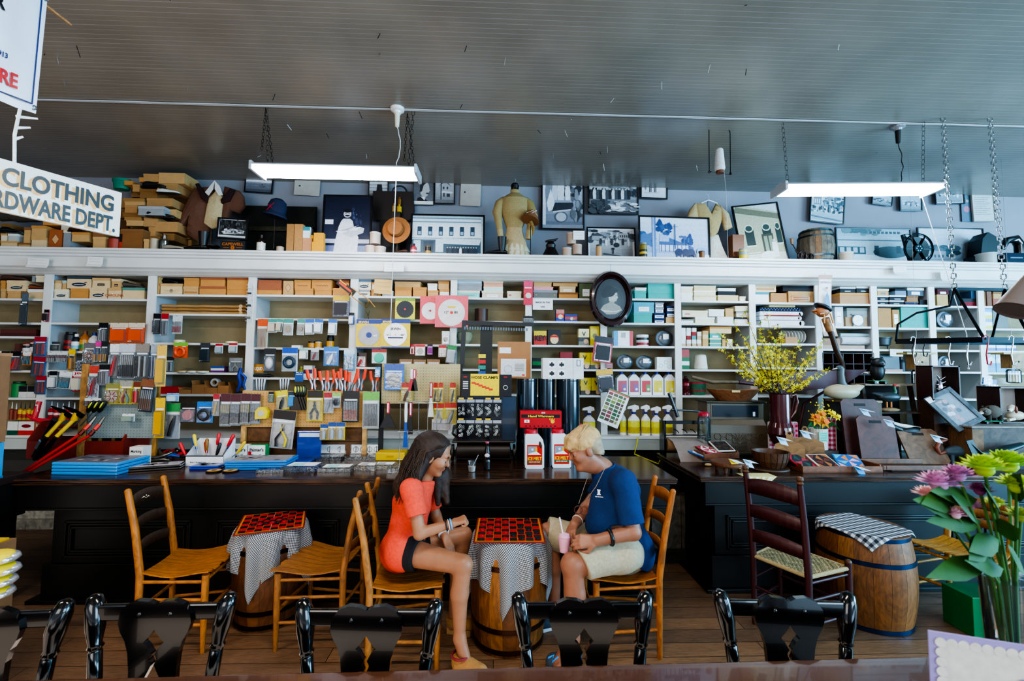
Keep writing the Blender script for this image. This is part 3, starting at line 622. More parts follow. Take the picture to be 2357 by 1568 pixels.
ct(z5(160,1060,305,1172),['#c8372a','#e8e8e6','#e8e8e6'],'white carton with dark red oval emblem on the bottom ledge',Y=YF-.13,depth=.1,extra=lambda mb,w,h:mb.disc(0,h*.66,w*.3,'#8c1c20',-.001,rz=h*.13))
ct(z5(310,1055,460,1178),['#a87a50'],'brown carton with white lettering on the bottom ledge',Y=YF-.13,depth=.1,txt=['LIQUID','NAILS'])
mb=MB();x,z,w,h=ext(*z5(285,860,480,1060),YF-.2)
mb.tu([(-.04,0,.2),(-.05,-.01,.12),(-.06,-.02,.03),(0,-.02,.01),(.1,-.02,.0)],[.02,.024,.026,.026,.03],'#d03a44',10)
mb.tu([(-.06,-.02,.03),(-.11,-.03,.055),(-.13,-.03,.09)],[.02,.012,.004],'#d03a44',8)
t=TH('caulk_gun_display','pink-red inflated glove shape hanging under the first divider','glove',(x,YF-.2,z));mb.bd('body',SA,t);MB().bb(-.055,-.03,-.026,-.02,.1,.17,'#f0e8e6').bd('label',PT,t)
for k,(a,b_)in EN(((1450,1240),(1455,1280),(1450,1320))):
 mb=MB();x0,z0,w,h=ext(*z1(1450,b_-20,2215 if k!=1 else 2210,b_+18),YF+.05)
 t=TH('paper_roll',['top kraft paper bundle on second shelf of third bay','middle twisted kraft paper bundle on second shelf of third bay','bottom kraft paper bundle on second shelf of third bay'][k],'paper roll',(x0,YF+.08,P(460,725,YF).z+.011+(2-k)*.037))
 MB().tu([(-w/2+w*i/12,.006*sin(i*1.7),.018+.002*sin(i*2.3))for i in RG(13)],[.019,.021,.018,.02,.017,.019,.02,.018,.02,.017,.02,.021,.018],('#b08550','#a87840','#b58a55')[k],12,flat=.8).bd('roll',PA,t)
 MB().tu([(w*.44,-.022,.02),(w*.44,.022,.02)],.021,'#d8b888',8).bd('folded_end',PA,t)
hg(z5(1375,85,1445,272),BLK,'#4c5054','tools','black card of ratchets hung left in third bay',pc='#1d1f22',pc2='#1d1f22')
hg(z5(1446,85,1515,290),'#b52028','#8b9094','stripes','thick bunch of grey clamshell packs hung left in third bay',pc='#5c6064',pc2='#9aa0a4',Y=YF-.07)
hg(z5(1552,105,1640,268),'#c9ced0','#c4c9c8','tools','clear card with red label under second shelf of third bay',pc='#c03028',pc2='#a0a4a8')
def roll(u,v,Y,r,w,col,label,stand=True,core='#b89a6a'):
 p=P(u,v,Y);z=snap(p.x,p.z,Y,.05)
 t=TH('tape_roll',label,'tape roll',(p.x,Y,z+(0 if not stand else r)))
 mb=MB();n=22
 pr=[(r*.55,0),(r,0),(r,w),(r*.55,w),(r*.55,0)]
 if stand:mb.M=RX(90)@T3(0,0,-w/2)
 mb.la(pr[:-1]+[(r*.55,0)],col,n);mb.bd('tape',SA,t)
 mb=MB()
 if stand:mb.M=RX(90)@T3(0,0,-w/2)
 mb.la([(r*.5,-.0005),(r*.56,-.0005),(r*.56,w+.0005),(r*.5,w+.0005),(r*.5,-.0005)],core,n).bd('core',PA,t)
roll(413,790,YF-.0,.052,.03,'#cfc4a0','cream masking tape roll on third shelf of third bay',False)
roll(533,790,YF-.0,.055,.02,'#ddd0a0','yellowish tape roll on third shelf at right of third bay',False)
hg(z5(1560,345,1690,485),'#7ac040','#e85a2a','tape','green and orange ring tape pack under third shelf of third bay',pc='#e85a2a',clear=False)
hg(z5(1800,350,1890,525),'#3a3c40','#2b3238','box','dark blister pack under middle of third shelf, third bay',pc='#1c2c34')
hg(z5(1940,358,2010,445),'#b52a30','#d9dad8','box','small white card with grey knob, third bay',pc='#9aa6ac')
hg(z5(2062,350,2140,440),'#b52a30','#dddedb','box','small white card with steel plate under the yellowish tape roll',pc='#a8aeb0')
hg(z5(1480,475,1565,615),'#2b2b2b','#6f7a70','stripes','dark clear-fronted pack standing at left of fourth shelf, third bay',hook=False,Y=YF+.02)
for k,(u,r_)in EN(((1650,.05),(1740,.045),(1830,.05))):roll(u/3.92,859,YF+.0,r_*1.1,.018,('#c9a070','#e0d4b8','#d8cfa8')[k],['tan roll, left of three on fourth shelf, third bay','cream roll, middle of three on fourth shelf, third bay','pale roll, right of three on fourth shelf, third bay'][k],False)
ct(z5(1900,562,2022,618),['#6a2a70','#e0e0e4','#3a55a0'],'small striped purple and blue carton, fourth shelf of third bay')
hg(z5(2065,485,2185,612),'#8a8a88','#7a8288','pliers','clear pack standing at right of fourth shelf, third bay',hook=False,Y=YF+.01,pc='#9aa0a0',pc2='#9aa0a0')
ct(z5(1395,745,1610,812),['#c81f22'],'flat bright red box, fifth shelf of third bay')
for k,(a,b_,c_)in EN(((1612,1720,755),(1728,1842,690),(1846,1960,730),(1964,2060,705))):
 x,z,w,h=pl(z5(a,c_,b_,812),YF+.03);t=TH('open_carton',f'{["leftmost low", "tallest open-flapped", "third open", "rightmost"][k]} brown cardboard box, fifth shelf of third bay','box',(x,YF+.03,z))
 MB().bb(-w/2,w/2,0,.14,0,h*.7,'#b07a48').bd(BY,PA,t)
 MB().bar((-w/2,.07,h*.7),(-w/2-.01,.07,h),.13,.002,'#c08a55').bar((w/2,.07,h*.7),(w/2-.012,.07,h),.13,.002,'#a87244').bd('flap',PA,t)
roll(1945/3.92,700+745/3.92,YF+.1,.045,.04,'#b9bec2','silver duct tape roll in the brown cartons, third bay')
x,z,w,h=ext(*z1(2215,1065,2290,1415),YF-.06)
t=TH('wire_rack','narrow white wire strip rack hanging on the third divider','rack',(x,YF-.06,z));mb=MB()
for s_ in(-1,1):mb.tu([(s_*w*.3,0,0),(s_*w*.35,0,h)],.003,'#e6e8ea',6)
for i in RG(12):mb.tu([(-w*.3,0,h*i/12),(-w*.3,-.04,h*i/12+.01),(w*.3,-.04,h*i/12+.01),(w*.3,0,h*i/12)],.0022,'#dfe2e4',5)
mb.bd('wire_frame',PD,t)
for i in RG(6):MB().bb(-w*.2,w*.2,-.03,-.02,h*(i*2+1)/13,h*(i*2+1.7)/13,('#3a3a3a','#d8d8dc')[i%2]).bd('packet',SA,t)
hg(z6(120,135,215,405),'#d8551e','#d9c8b0','tools','orange-topped bag of wooden sticks hanging at left of fourth bay',pc='#d3b08c',pc2='#d3b08c')
for k,(a,b_,y1,hd)in EN(((218,300,258,'#3f9488'),(300,356,250,'#3f9488'),(358,450,282,'#3f9488'),(485,552,280,'#3f9488'),(553,636,275,'#2468b8'),(640,720,265,'#2468b8'),(765,845,280,'#2468b8'))):
 hg(z6(a,135,b_,y1),hd,'#dfe4e4',('box','round')[k in(2,3)],f'{ORD[k]} from left of white hook packs hanging under second shelf, fourth bay',pc=('#c9b8a0','#e9ecee')[k>3],tilt=rr.uniform(-3,4),Y=YF-.045-.006*(k%3))
hg(z2(805,1258,955,1450),'#d8b020','#6a6a80','box','red-edged blister of dark glue gun under top shelf of fourth bay',pc='#2a2630',Y=YF-.06)
hg(z2(950,1410,1000,1518),BLK,'#2456a8','box','small blue and black card on the fourth divider',pc='#e0e0e4')
x,z,w,h=ext(*z2(820,1120,1175,1365),YF-.16)
t=TH('coping_saw','yellow folding saw with black and red card hanging askew on the fourth divider','saw',(x,YF-.16,z+h/2),rot=(0,radians(38),0))
MB().bb(-.22,.0,-.004,.004,-.032,.032,'#1b1a1c').rect(-.2,-.012,-.04,.01,'#d8401e',-.005).rect(-.21,.015,-.12,.028,'#e8a020',-.005).bd('card',PT,t)
MB().tu([(-.05,-.012,.035),(.16,-.012,.05),(.2,-.012,-.03),(.0,-.012,-.035),(-.03,-.012,.0)],.005,'#d8901e',6).tu([(.16,-.012,.05),(.26,-.012,.03)],.004,'#d8901e',6).bd('saw_frame',SA,t)
for k,(a,b_,c_,mt)in EN(((575,635,335,'#1c1c20'),(637,694,330,'#c9c9c4'))):cn(z6(a,c_,b_,405),mt,'#1c1c20',['left small dark pot on third shelf of fourth bay','right small clear pot on third shelf of fourth bay'][k],'jar',kind='tin',lab=['#e09a1e'])
cn(z6(742,280,805,405),'#17181b','#0c0c0e','black and yellow tube standing at right of third shelf, fourth bay','tube_pack',kind='can',lab=['#e0a01e','#e0a01e'])
ct(z6(435,372,512,405),['#e6e4e0'],'small white carton on third shelf of fourth bay')
hg(z6(182,400,288,612),'#2a2a2e','#3a3d42','socks','black bag with white cord hanging under third shelf of fourth bay',pc='#d8dce0')
hg(z6(345,393,487,608),'#1f55b8','#c9dae4','tape','blue clamshell with coiled dark hose in fourth bay',pc='#1c3a50')
hg(z6(503,400,582,498),'#8ab8a8','#e4e4dd','box','white card with small hook in fourth bay',pc='#eeeae0')
hg(z6(607,395,680,508),'#c9c9c6','#a8aaa8','knife','clear card with small red padlock in fourth bay',pc='#9c2838')
hg(z6(722,385,858,558),'#2a7fd0','#2a8ad8','knife','bright blue card with white chalk reel hanging in fourth bay',pc='#e6e9ec')
hg(z6(903,405,1003,598),'#c9d8e0','#4aa0d8','bits','blue card of clear bottle shapes hanging on the fourth divider',pc='#d8dde2',pc2='#9ac8e0')
ct(z6(92,545,182,620),['#c98a2a'],'orange carton with white lettering, fourth shelf of fourth bay',txt=['LIQUID'])
ct(z6(540,555,620,668),['#e8e8e4','#3a2a5a','#e8e8e4'],'small white and purple carton on fourth shelf of fourth bay')
cn(z6(482,540,540,640),'#d8d24a','#e6e07a','yellow plastic chalk bottle on fourth shelf of fourth bay',kind='bottle')
ct(z6(705,600,800,668),['#9c744a'],'low brown carton at middle of fourth shelf, fourth bay')
hg(z6(465,610,540,700),'#1c4f9c','#2a5fb0','none','blue card with white lettering hanging on the fourth shelf edge',txt='PC-11',clear=False)
mb=MB();x,z,w,h=ext(*z6(75,615,270,655),YF-.02)
t=TH('caulking_gun','black caulking gun lying on fourth shelf of fourth bay','caulking gun',(x,YF-.0,snap(x,z,YF,.05)));MB().tu([(-w/2,0,.02),(w*.3,0,.02),(w/2,0,.012)],[.012,.016,.005],'#1c1c1e',10).bd('barrel',SA,t);MB().bar((w*.1,0,.02),(w*.3,0,.0),.01,.012,'#1c1c1e').bd('handle',SA,t)
def blade(r,bg,lab,txts,Y,top='#2a4fa0',blade_c='#b9bcc0',teeth=60,rad=.42,cy=.45,hub='#d83a3a',hubr=.05):
 x,z,w,h=ext(*r,Y);t=TH('saw_blade_pack',lab,'saw blade',(x,Y,z))
 mb=MB().bb(-w/2,w/2,0,.003,0,h,bg)
 if top:mb.rect(-w/2,h*.85,w/2,h,top);mb.rect(-w/2,0,w/2,h*.05,top)
 for tx,xx,zz,hh,cc in txts:mb.text(tx,xx*w,zz*h,hh*h,cc,-.0002)
 mb.bd('card',PT,t)
 R_=w*rad;pts=[]
 for i in RG(teeth):a=2*PI*i/teeth;pts+=[(R_*cos(a),R_*sin(a)),(R_*.94*cos(a+.6*2*PI/teeth),R_*.94*sin(a+.6*2*PI/teeth))]
 b2=MB();b2 .M=T3(0,0,h*cy);b2 .prism(pts,-.005,-.002,blade_c);b2 .bd('blade',ME,t)
 mb=MB();mb.disc(0,h*cy,w*hubr,hub,-.006)
 return t,mb,w,h
t,mb,w,h=blade(z2(1368,1275,1548,1478),'#d8c832','small saw blade on yellow and green card, under top shelf of fifth bay',[],YF-.06,'#7a9a3c','#3c3f44',24,.44,.48);mb.bd('label',PT,t)
t,mb,w,h=blade(z2(1592,1262,1780,1510),'#e0525c','pink-carded ten inch saw blade partly behind the twelve inch blade',[],YF-.05,None,'#b3b6ba',50,.43,.46);mb.text('10"',-w*.02,h*.47,h*.06,'#333',-.0062);mb.bd('label',PT,t)
t,mb,w,h=blade(z2(1728,1255,2027,1543),'#e8606a','large pink-carded twelve inch saw blade with eighty teeth, fifth bay',[],YF-.075,None,'#b3b6ba',80,.42,.46)
mb.rect(-w*.12,h*.6,w*.12,h*.66,'#e0c82a',-.006);mb.text('12"',-w*.15,h*.47,h*.08,'#333',-.0062);mb.text('80',w*.13,h*.47,h*.08,'#333',-.0062);mb.bd('label',PT,t)
t,mb,w,h=blade(z6(1015,138,1248,402),'#e8c426','left yellow and blue carded saw blade with round hub',[('IRWIN',-.22,.9,.085,'#f0d020')],YF-.07,'#24408c','#8b9098',40,.42,.46,'#24408c',.11)
mb.text('40T',w*.25,h*.44,h*.06,'#fff',-.0065);mb.bd('label',PT,t)
t,mb,w,h=blade(z6(1240,135,1503,398),'#e8c426','right yellow and blue carded saw blade with two headings',[('IRWIN',-.3,.9,.075,'#f0d020')],YF-.085,'#24408c','#c3c6ca',100,.41,.46,'#e0a020',.02)
mb.text('IRWIN',0,h*.66,h*.085,D2,-.0065);mb.text('10',-w*.27,h*.45,h*.055,'#333',-.0065);mb.text('180T',w*.24,h*.45,h*.055,'#333',-.0065);mb.rect(-w*.26,h*.33,w*.26,h*.38,'#27325c',-.0065);mb.bd('label',PT,t)
mb=MB();t=TH('twig','dark forked twig standing in second shelf of fifth bay','twig',P(849,738,YF+.1));MB().tu([(0,0,0),(-.01,0,.05),(.005,0,.11)],[.004,.003,.002],'#3a2a22',6).tu([(-.01,0,.05),(-.03,0,.1)],[.003,.0015],'#3a2a22',5).bd('branch','oldwood',t)
cn(z2(2085,1355,2205,1478),'#4a2a1c','#4a2a1c','brown metal urn vase on second shelf of sixth bay','urn',kind='tin')
hg(z6(1505,362,1545,455),'#c8202a','#c8202a','tube','narrow red card, first of row under third shelf of fifth bay',pc='#8c1a20')
hg(z6(1550,362,1640,465),'#c8202a','#e8e6e4','round','white and red card with round dial, fifth bay',pc='#3a3a3c')
hg(z6(1660,358,1708,458),BLK,'#b02a9a','box','magenta card with black top, fifth bay',pc='#8c1c80')
hg(z6(1760,370,1832,480),'#c8202a','#c9b8b0','bits','red card with two black plugs, fifth bay',pc='#1c1c1e',pc2='#1c1c1e')
hg(z6(1840,372,1925,535),'#2a8a4a','#8b9298','box','grey pack with green tag beneath the pink blades',pc='#b8bec4',tilt=6)
hg(z6(1158,405,1290,535),'#c8302a','#c8e0d8','round','white and mint green headlamp pack hanging in fifth bay',pc='#3ac0a0',clear=False)
hg(z6(1010,440,1110,570),'#4a3a34','#7a3a30','knife','dark red clamp pack standing in fourth shelf of fifth bay',pc='#a82a28',hook=False,Y=YF+.03)
for k in RG(3):ct(z6(1408+k*125,472+(k==1)*2,1525+k*125,545),['#a87a50'],f'{["left", "middle", "right"][k]} of three open brown cartons full of clear packets, fifth bay',extra=lambda mb,w,h:[mb.disc(w*(i-2)*.16,h*.55,w*.09,'#e8e6e2',-.001)for i in RG(5)])
hg(z6(1790,245,1860,365),'#dcdcd8','#e0ddd8','round','white card with small dark tin at right of fifth bay',pc='#3a3a40')
x,z,w,h=pl(z7(115,235,262,345),YF+.05);t=TH('bowl','grey-green crackled bowl on third shelf of sixth bay','bowl',(x,YF+.12,z));MB().la([(w*.2,0),(w*.42,h*.35),(w*.5,h*.75),(w*.44,h),(w*.4,h*.96)],'#8f8f72',20).bd('body',SA,t);MB().la([(w*.435,h),(w*.46,h+.004)],'#5f5f4a',20).bd('rim',SA,t)
hg(z7(410/1,-595+0,495,-595+205),'#c8204a','#d8305a','box','tall pink and red pouch hanging on the sixth divider',pc='#e8d8c8')if False else None
hg(z3(412,1125,495,1340),'#e03a6a','#d8244a','round','tall pink and red pouch hanging on the sixth divider',pc='#d8cfc0',clear=False)
hg(z3(405,1440,503,1530),BLK,'#5c6064','tools','black card of steel rings on the sixth divider',pc=D2,pc2='#aaa')
def paper(r,label,ln_,Y,tilt=0,col='#eceae6',tcol='#8a8a94',name='paper_note',curl=0,cat='note',th=.12):
 x,z,w,h=ext(*r,Y);t=TH(name,label,cat,(x,Y,z+h/2),rot=(0,radians(tilt),0))
 mb=MB();n=6
 for i in RG(n):
  a,b_=-h/2+h*i/n,-h/2+h*(i+1)/n;f=lambda q:-curl*max(0,-q/h*2)**2
  mb.add([(-w/2,f(a),a),(w/2,f(a),a),(w/2,f(b_),b_),(-w/2,f(b_),b_)],[(0,1,2,3)],col)
 mb.bd('sheet',PA,t)
 mb=MB()
 for i,l in EN(ln_):
  zz=h*(.5-(i+.7)/(len(ln_)+.4))
  if l:mb.text(l,0,zz,h*th,tcol,-.001)
  else:mb.tu([(-w*.38+w*.76*k/16,-.0012-curl*max(0,-zz/h*2)**2,zz+h*.02*sin(k*2.4+i))for k in RG(17)],.0007,tcol,4)
 mb.bd('writing',PT,t);return t
paper(z3(495,1290,676,1385),'white sign lettered MADE IN THE USA under top shelf of seventh bay',['MADE IN THE','USA'],YF-.03,tcol='#333',th=.16,name='paper_sign',cat='sign')
paper(z2(1178,1112,1342,1242),'tan handwritten note pinned to boxes in fifth bay',['','',''],YF-.03,col='#d8b070',tcol='#7a6a4a',tilt=3)
for r_,l_ in((z1(245,840,438,928),'curled white note taped to cornice, leftmost'),(z1(785,828,925,920),'white note taped to cornice, second from left'),(z2(1272,958,1450,1043),'white note taped to cornice above the saw blades'),(z4(1338,785,1440,850),'white note taped to cornice right of the seed poster'),(z4(1705,825,1808,900),'white note taped to cornice near the pot rack chain')):
 paper(r_,l_,['','',''],YF-.205,curl=.02,tilt=rr.uniform(-2,2))
paper(z4(1312,1430,1412,1485),'white note taped to a shelf edge above the bear',['',''],YF-.03,tilt=2)
for k,(r_,tx)in EN(((z7(1018,50,1093,158),['#2a3a9c','#d8402a','#e08a8a']),(z7(1098,92,1210,158),['#2a3a9c','#d8402a','#2a3a9c']))):ct(r_,tx,['upright red and blue carton with yellow flower, second shelf of seventh bay','flat red and blue carton with yellow flower, second shelf of seventh bay'][k],extra=lambda mb,w,h:(mb.disc(w*.05,h*.4,h*.2,'#f0e0c0',-.001),mb.rect(w*.1,h*.3,w*.35,h*.4,'#e8b820',-.001)))
ct(z7(818,243,932,365),['#c83028','#8c1c1c','#e0c020'],'red carton with yellow band on third shelf of seventh bay',txt=['KEY'],tcol='#111')
t=ct(z7(945,230,1062,365),['#3a2a1c','#1c1a18','#17161a'],'black bag with sunny label on third shelf of seventh bay',name='bag',cat='bag',extra=lambda mb,w,h:(mb.disc(0,h*.4,w*.34,'#d8722a',-.001),mb.disc(0,h*.33,w*.3,'#e8c89a',-.001),mb.rect(-w*.3,h*.5,w*.3,h*.6,'#c81f22',-.001)))
ct(z7(1222,300,1318,366),['#7a7a6a','#3a3a34'],'grey mousetrap carton on third shelf of seventh bay',sup=True,extra=lambda mb,w,h:mb.disc(w*.2,h*.5,h*.3,'#d8b08a',-.001))
ct(z7(1222,224,1318,298),['#e8dc9a','#e8e0b0'],'pale yellow carton stacked on the grey mousetrap carton',extra=lambda mb,w,h:mb.text('V',0,h*.4,h*.5,D2,-.001))
ct(z7(1328,200,1410,366),['#d8c820','#e0d02a','#e8d830'],'tall yellow carton on third shelf of seventh bay',extra=lambda mb,w,h:mb.disc(0,h*.5,w*.25,'#7a7a20',-.001))
ct(z7(1055,432,1167,490),['#a81c22','#a81c22'],'dark red first aid tin on fourth shelf of seventh bay',Y=YF+.15)
ct(z7(805,485,890,590),['#111','#1c7a3a',D2],'black and green carton beside white fittings box, seventh bay')
for k in RG(2):
 for j in RG(2):
  lb=f'{["lower", "upper"][j]} {["left", "right"][k]} yellow mousetrap carton on fourth shelf of seventh bay'
  ct(z7(1232+k*97,512-j*74,1326+k*94,583-j*74),['#3a342a','#e0c82a'][j:]if j==0 else['#e0c82a'],lb,sup=True,extra=(lambda mb,w,h:mb.disc(w*.18,h*.35,h*.28,'#d8b08a',-.001))if j==0 else(lambda mb,w,h:mb.text('V',0,h*.4,h*.5,'#333',-.001)))
  lb=f'{["lower", "upper"][j]} {["left", "right"][k]} yellow mousetrap carton on fifth shelf of seventh bay'
  ct(z7(1240+k*97,742-j*76,1334+k*94,818-j*76),['#3a342a','#e0c82a'][j:]if j==0 else['#e0c82a'],lb,sup=True,extra=(lambda mb,w,h:mb.disc(w*.18,h*.35,h*.28,'#d8b08a',-.001))if j==0 else(lambda mb,w,h:mb.text('V',0,h*.4,h*.5,'#333',-.001)))
ct(z7(1540,243,1714,380),['#e6e6e4'],'white carton with black brush and blue and red edges, eighth bay',txt=None,extra=lambda mb,w,h:(mb.rect(-w/2,0,-w*.28,h,'#2a9ac8',-.001),mb.rect(w*.32,0,w/2,h,'#c82a38',-.001),[mb.rect(-w*.12+i*.006,h*.55,-w*.12+i*.006+.002,h*.9,D2,-.001)for i in RG(9)]))
cn(z7(1762,275,1868,378),'#dcdcd8','#efefec','white plastic tub with dark red label, third shelf of eighth bay','tub',kind='tin',lab=['#a82a3a','#c8c8c8','#2a2a30'])
def plates(r,label):
 x,z,w,h=pl(r,YF+.06);t=TH('plastic_packet',label,'packet',(x,YF+.06,z))
 mb=MB()
 for i in RG(6):mb.ell((w*(i-2.5)*.05,.02+i*.012,h*.5),(w*.42,.006,h*.46),'#5d6a76',12)
 mb.bd('contents',SA,t);MB().ell((0,.045,h*.5),(w*.5,.05,h*.5),'#d8e4ea',12).bd('wrapping','clear',t);MB().bb(-w*.15,w*.15,-.006,-.004,h*.45,h*.75,'#eceeee').bd('label',PT,t)
plates(z7(1925,235,2092,378),'clear bag of dark grey pads on third shelf of eighth bay')
plates(z7(1572,455,1730,585),'left clear bag of dark grey pads on fourth shelf of eighth bay');plates(z7(1745,462,1912,585),'right clear bag of dark grey pads on fourth shelf of eighth bay')
ct(z7(1930,480,2065,588),['#dfe6e4'],'white tissue box with blue circles on fourth shelf of eighth bay',extra=lambda mb,w,h:[(mb.disc(w*a,h*b_,h*.16,'#6ab0c0',-.001),mb.disc(w*a,h*b_,h*.13,'#dfe6e4',-.0012))for a,b_ in((-.25,.3),(.1,.6),(.3,.25))])
for k,(c1,c2)in EN((('#b84a5a','#7a5aa8'),('#b84a5a','#7a5aa8'),('#c82a30','#5a9a4a'),('#e0c81e','#e8d83a'),('#e0c81e','#e8d83a'))):
 x,z,w,h=pl(z7(1568+k*108,615,1672+k*107,818),YF+.03);w*=.94
 t=TH('plastic_jug',f'white jug with {["purple", "purple", "red", "yellow", "yellow"][k]} label, {ORD[k]} from left, fifth shelf of eighth bay','jug',(x,YF+.08,z))
 MB().prism([(-w/2,0),(w/2,0),(w/2,h*.72),(w*.15,h*.9),(-w*.15,h*.9),(-w/2,h*.72)],-.045,.045,'#e9e9ea').bd('body',SA,t,bev=.008)
 MB().la([(w*.17,h*.88),(w*.17,h)],'#3a3aa0',14).bd('cap',SA,t)
 MB().rect(-w*.4,h*.12,w*.4,h*.62,c1,-.0455).rect(-w*.0,h*.15,w*.36,h*.45,c2,-.0455).disc(w*.2,h*.25,w*.12,'#e8e8e0',-.0455).bd('label',PT,t)
def sprayer(u0,v0,u1,v1,Y,label,lc):
 x,z,w,h=pl((u0,v0,u1,v1),Y);z=ZB+.012
 t=TH('spray_bottle',label,'spray bottle',(x,Y+.04,z))
 MB().la([(w*.42,0),(w*.45,.01),(w*.45,h*.5),(w*.36,h*.58),(w*.16,h*.66),(w*.14,h*.74)],'#e9e9ea',18,flat=.7).bd('body',SA,t)
 MB().la([(w*.17,h*.70),(w*.17,h*.77)],'#34348c',14).prism([(-w*.5,h*.86),(-w*.46,h*.93),(w*.1,h),(w*.36,h*.96),(w*.4,h*.86),(w*.14,h*.82),(w*.14,h*.77),(-w*.1,h*.77),(-w*.12,h*.86)],-.012,.012,'#ededee').bd('sprayer_head',SA,t)
 MB().tu([(-w*.2,0,h*.86),(-w*.3,0,h*.72),(-w*.26,0,h*.68)],.005,'#34348c',6).bd('trigger',SA,t)
 mb=MB();R_=w*.455
 for k,c in EN((lc,'#e8e040')):
  vs=[(R_*cos(PI+PI*i/8),.7*R_*sin(PI+PI*i/8)-.001,q)for q in(h*(.08+.2*k),h*(.28+.2*k))for i in RG(9)]
  mb.add(vs,[(i,i+1,i+10,i+9)for i in RG(8)],c,True)
 mb.bd('label',PT,t)
for k,(a,b_,y0,lc)in EN(((1262,1385,905,'#c9b8b0'),(1600,1668,905,'#e0c820'),(1672,1790,890,'#c8b020'),(1794,1885,890,'#c8b020'),(1885,1988,905,'#d8c820'),(1992,2090,890,'#a89020'))):
 r_=z7(a,y0,b_,1170);sprayer(*r_,YF-.11+(.05 if k==1 else 0),f'white spray bottle with {"pale" if k == 0 else "yellow"} label, {ORD[k]} from left on the bottom ledge',lc)
x,z,w,h=ext(*z7(1380,735,1700,1150),YF-.3)
t=TH('identification_chart','tilted laminated garden pest chart of coloured photos hanging before eighth bay','chart',(x,YF-.3,z+h/2),rot=(0,radians(22),0));w,h=.225,.36
mb=MB().bb(-w/2,w/2,0,.003,-h/2,h/2,'#eceeec');mb.rect(-w/2,h*.43,w/2,h*.47,'#d85a3a');mb.rect(-w/2,h*.47,w/2,h*.5,'#2f7a3a')
for j in RG(8):
 for i in RG(4):mb.rect(-w*.46+i*w*.24,h*.33-j*h*.105,-w*.26+i*w*.24-(.02 if i==3 else 0),h*.41-j*h*.105,rr.choice(['#4a6a3a','#8c3a3a','#6a5a3a','#2a5a2a','#7a8a2a','#5a3a2a','#9aa05a']))
mb.bd('printed_sheet',PT,t);MB().tu([(-.02,.02,h*.5),(-.02,0,h*.62)],.001,'#999',4).bd('hook',ME,t)
hg(z7(1370,295,1540,530),BLK,'#b82a34','box','red and black blister of a sanding block hanging on the seventh divider',pc='#1c1a1c',Y=YF-.14,tilt=7)
hg(z7(1378,590,1530,795),'#e0b020','#4c464a','box','yellow and black topped bag hanging askew below the red blister',pc='#3c3a40',Y=YF-.16,tilt=-6)
hg(z7(1475,530,1530,580),'#9a4a50','#a86a70','none','small dark pink packet behind the red blister',Y=YF-.05,hook=False,clear=False)
px,pz,w,h=ext(1358,622,1459,753,YF-.2)
t=TH('oval_portrait','oval dark mahogany framed portrait of a woman in profile hanging from the cornice','portrait',(px,YF-.17,pz+h/2));mb=MB();n=48
for(k0,y0,k1,y1)in((1,0,.93,-.04),(.93,-.04,.83,-.045),(.83,-.045,.74,-.015),(.74,-.015,.70,-.02),(.70,-.02,.69,-.006)):
 vs=[((w/2)*k*cos(2*PI*i/n)*(1-.0),y,(h/2)*(k+(1-k)*.05)*sin(2*PI*i/n))for k,y in((k0,y0),(k1,y1))for i in RG(n)]
 mb.add(vs,[(i,(i+1)%n,n+(i+1)%n,n+i)for i in RG(n)],'#2b0d10',True)
mb.bd('oval_frame',GL,t);s=w/2
mb=MB();mb.disc(0,0,w*.36,'#24282a',-.005,40,rz=h*.365)
for k,g in EN(('#2d3132','#363a3a','#3f4342')):mb.disc(s*(.05-.03*k),-s*.1,s*(.55-.12*k),g,-.005,30,rz=s*(.7-.15*k))
mb.flat([(-s*.5,-s*.5),(-s*.36,-s*.3),(-s*.08,-s*.16),(-s*.06,.04*s),(s*.16,-s*.08),(s*.14,-s*.2),(s*.4,-s*.34),(s*.5,-s*.52),(s*.2,-s*.7),(-s*.2,-s*.72)],'#8d8a80',-.005)
mb.flat([(-s*.3,-s*.62),(s*.3,-s*.6),(s*.46,-s*.5),(s*.1,-s*.56),(-s*.46,-s*.5)],'#b5b1a5',-.005)
mb.flat([(-s*.1,-s*.1),(s*.12,-s*.14),(s*.24,-s*.1),(s*.27,0),(s*.32,s*.06),(s*.28,s*.14),(s*.28,s*.28),(s*.1,s*.36),(-s*.1,s*.28),(-s*.12,s*.05)],'#a9a598',-.005)
mb.disc(-s*.1,s*.34,s*.3,'#191a1a',-.005,rz=s*.26);mb.disc(-s*.3,s*.2,s*.16,'#191a1a',-.005);mb.disc(s*.12,s*.38,s*.2,'#1e1f1f',-.005,rz=s*.12)
mb.rect(s*.2,s*.15,s*.26,s*.17,'#3a3835',-.005);mb.rect(s*.24,s*-.01,s*.28,0,'#5a4a45',-.005)
mb.bd('portrait_print',PT,t);MB().tu([(0,.01,h/2),(0,.0,h/2+.07)],.0016,'#333',4).bd('hanging_wire',ME,t)
x,z,w,h=pl(z8(380,435,498,562),YF+.06);t=TH('yarn_cone','white cone of yarn on fourth shelf of ninth bay','yarn',(x,YF+.12,z));MB().la([(w*.44,0),(w*.5,.01),(w*.4,h*.92),(w*.33,h)],'#dcd9cf',24).bd('yarn',FA,t);MB().la([(w*.12,h),(w*.1,h*1.05)],'#a08a6a',12).bd('cone_tip',PA,t)
ct(z8(258,390,325,562),['#1f6a3a','#e8e8e8','#1f6a3a','#a83a3a','#b83a3a'],'green seed bag with red flowers on fourth shelf of ninth bay',name='bag',cat='bag')
x,z,w,h=pl(z8(355,672,500,790),YF+.02);t=TH('basket','green splint basket with red bands on fifth shelf of ninth bay','basket',(x,YF+.11,z));MB().la([(w*.42,0),(w*.5,h)],'#2f6a4a',22,flat=.7).bd('basket_body',WO,t)
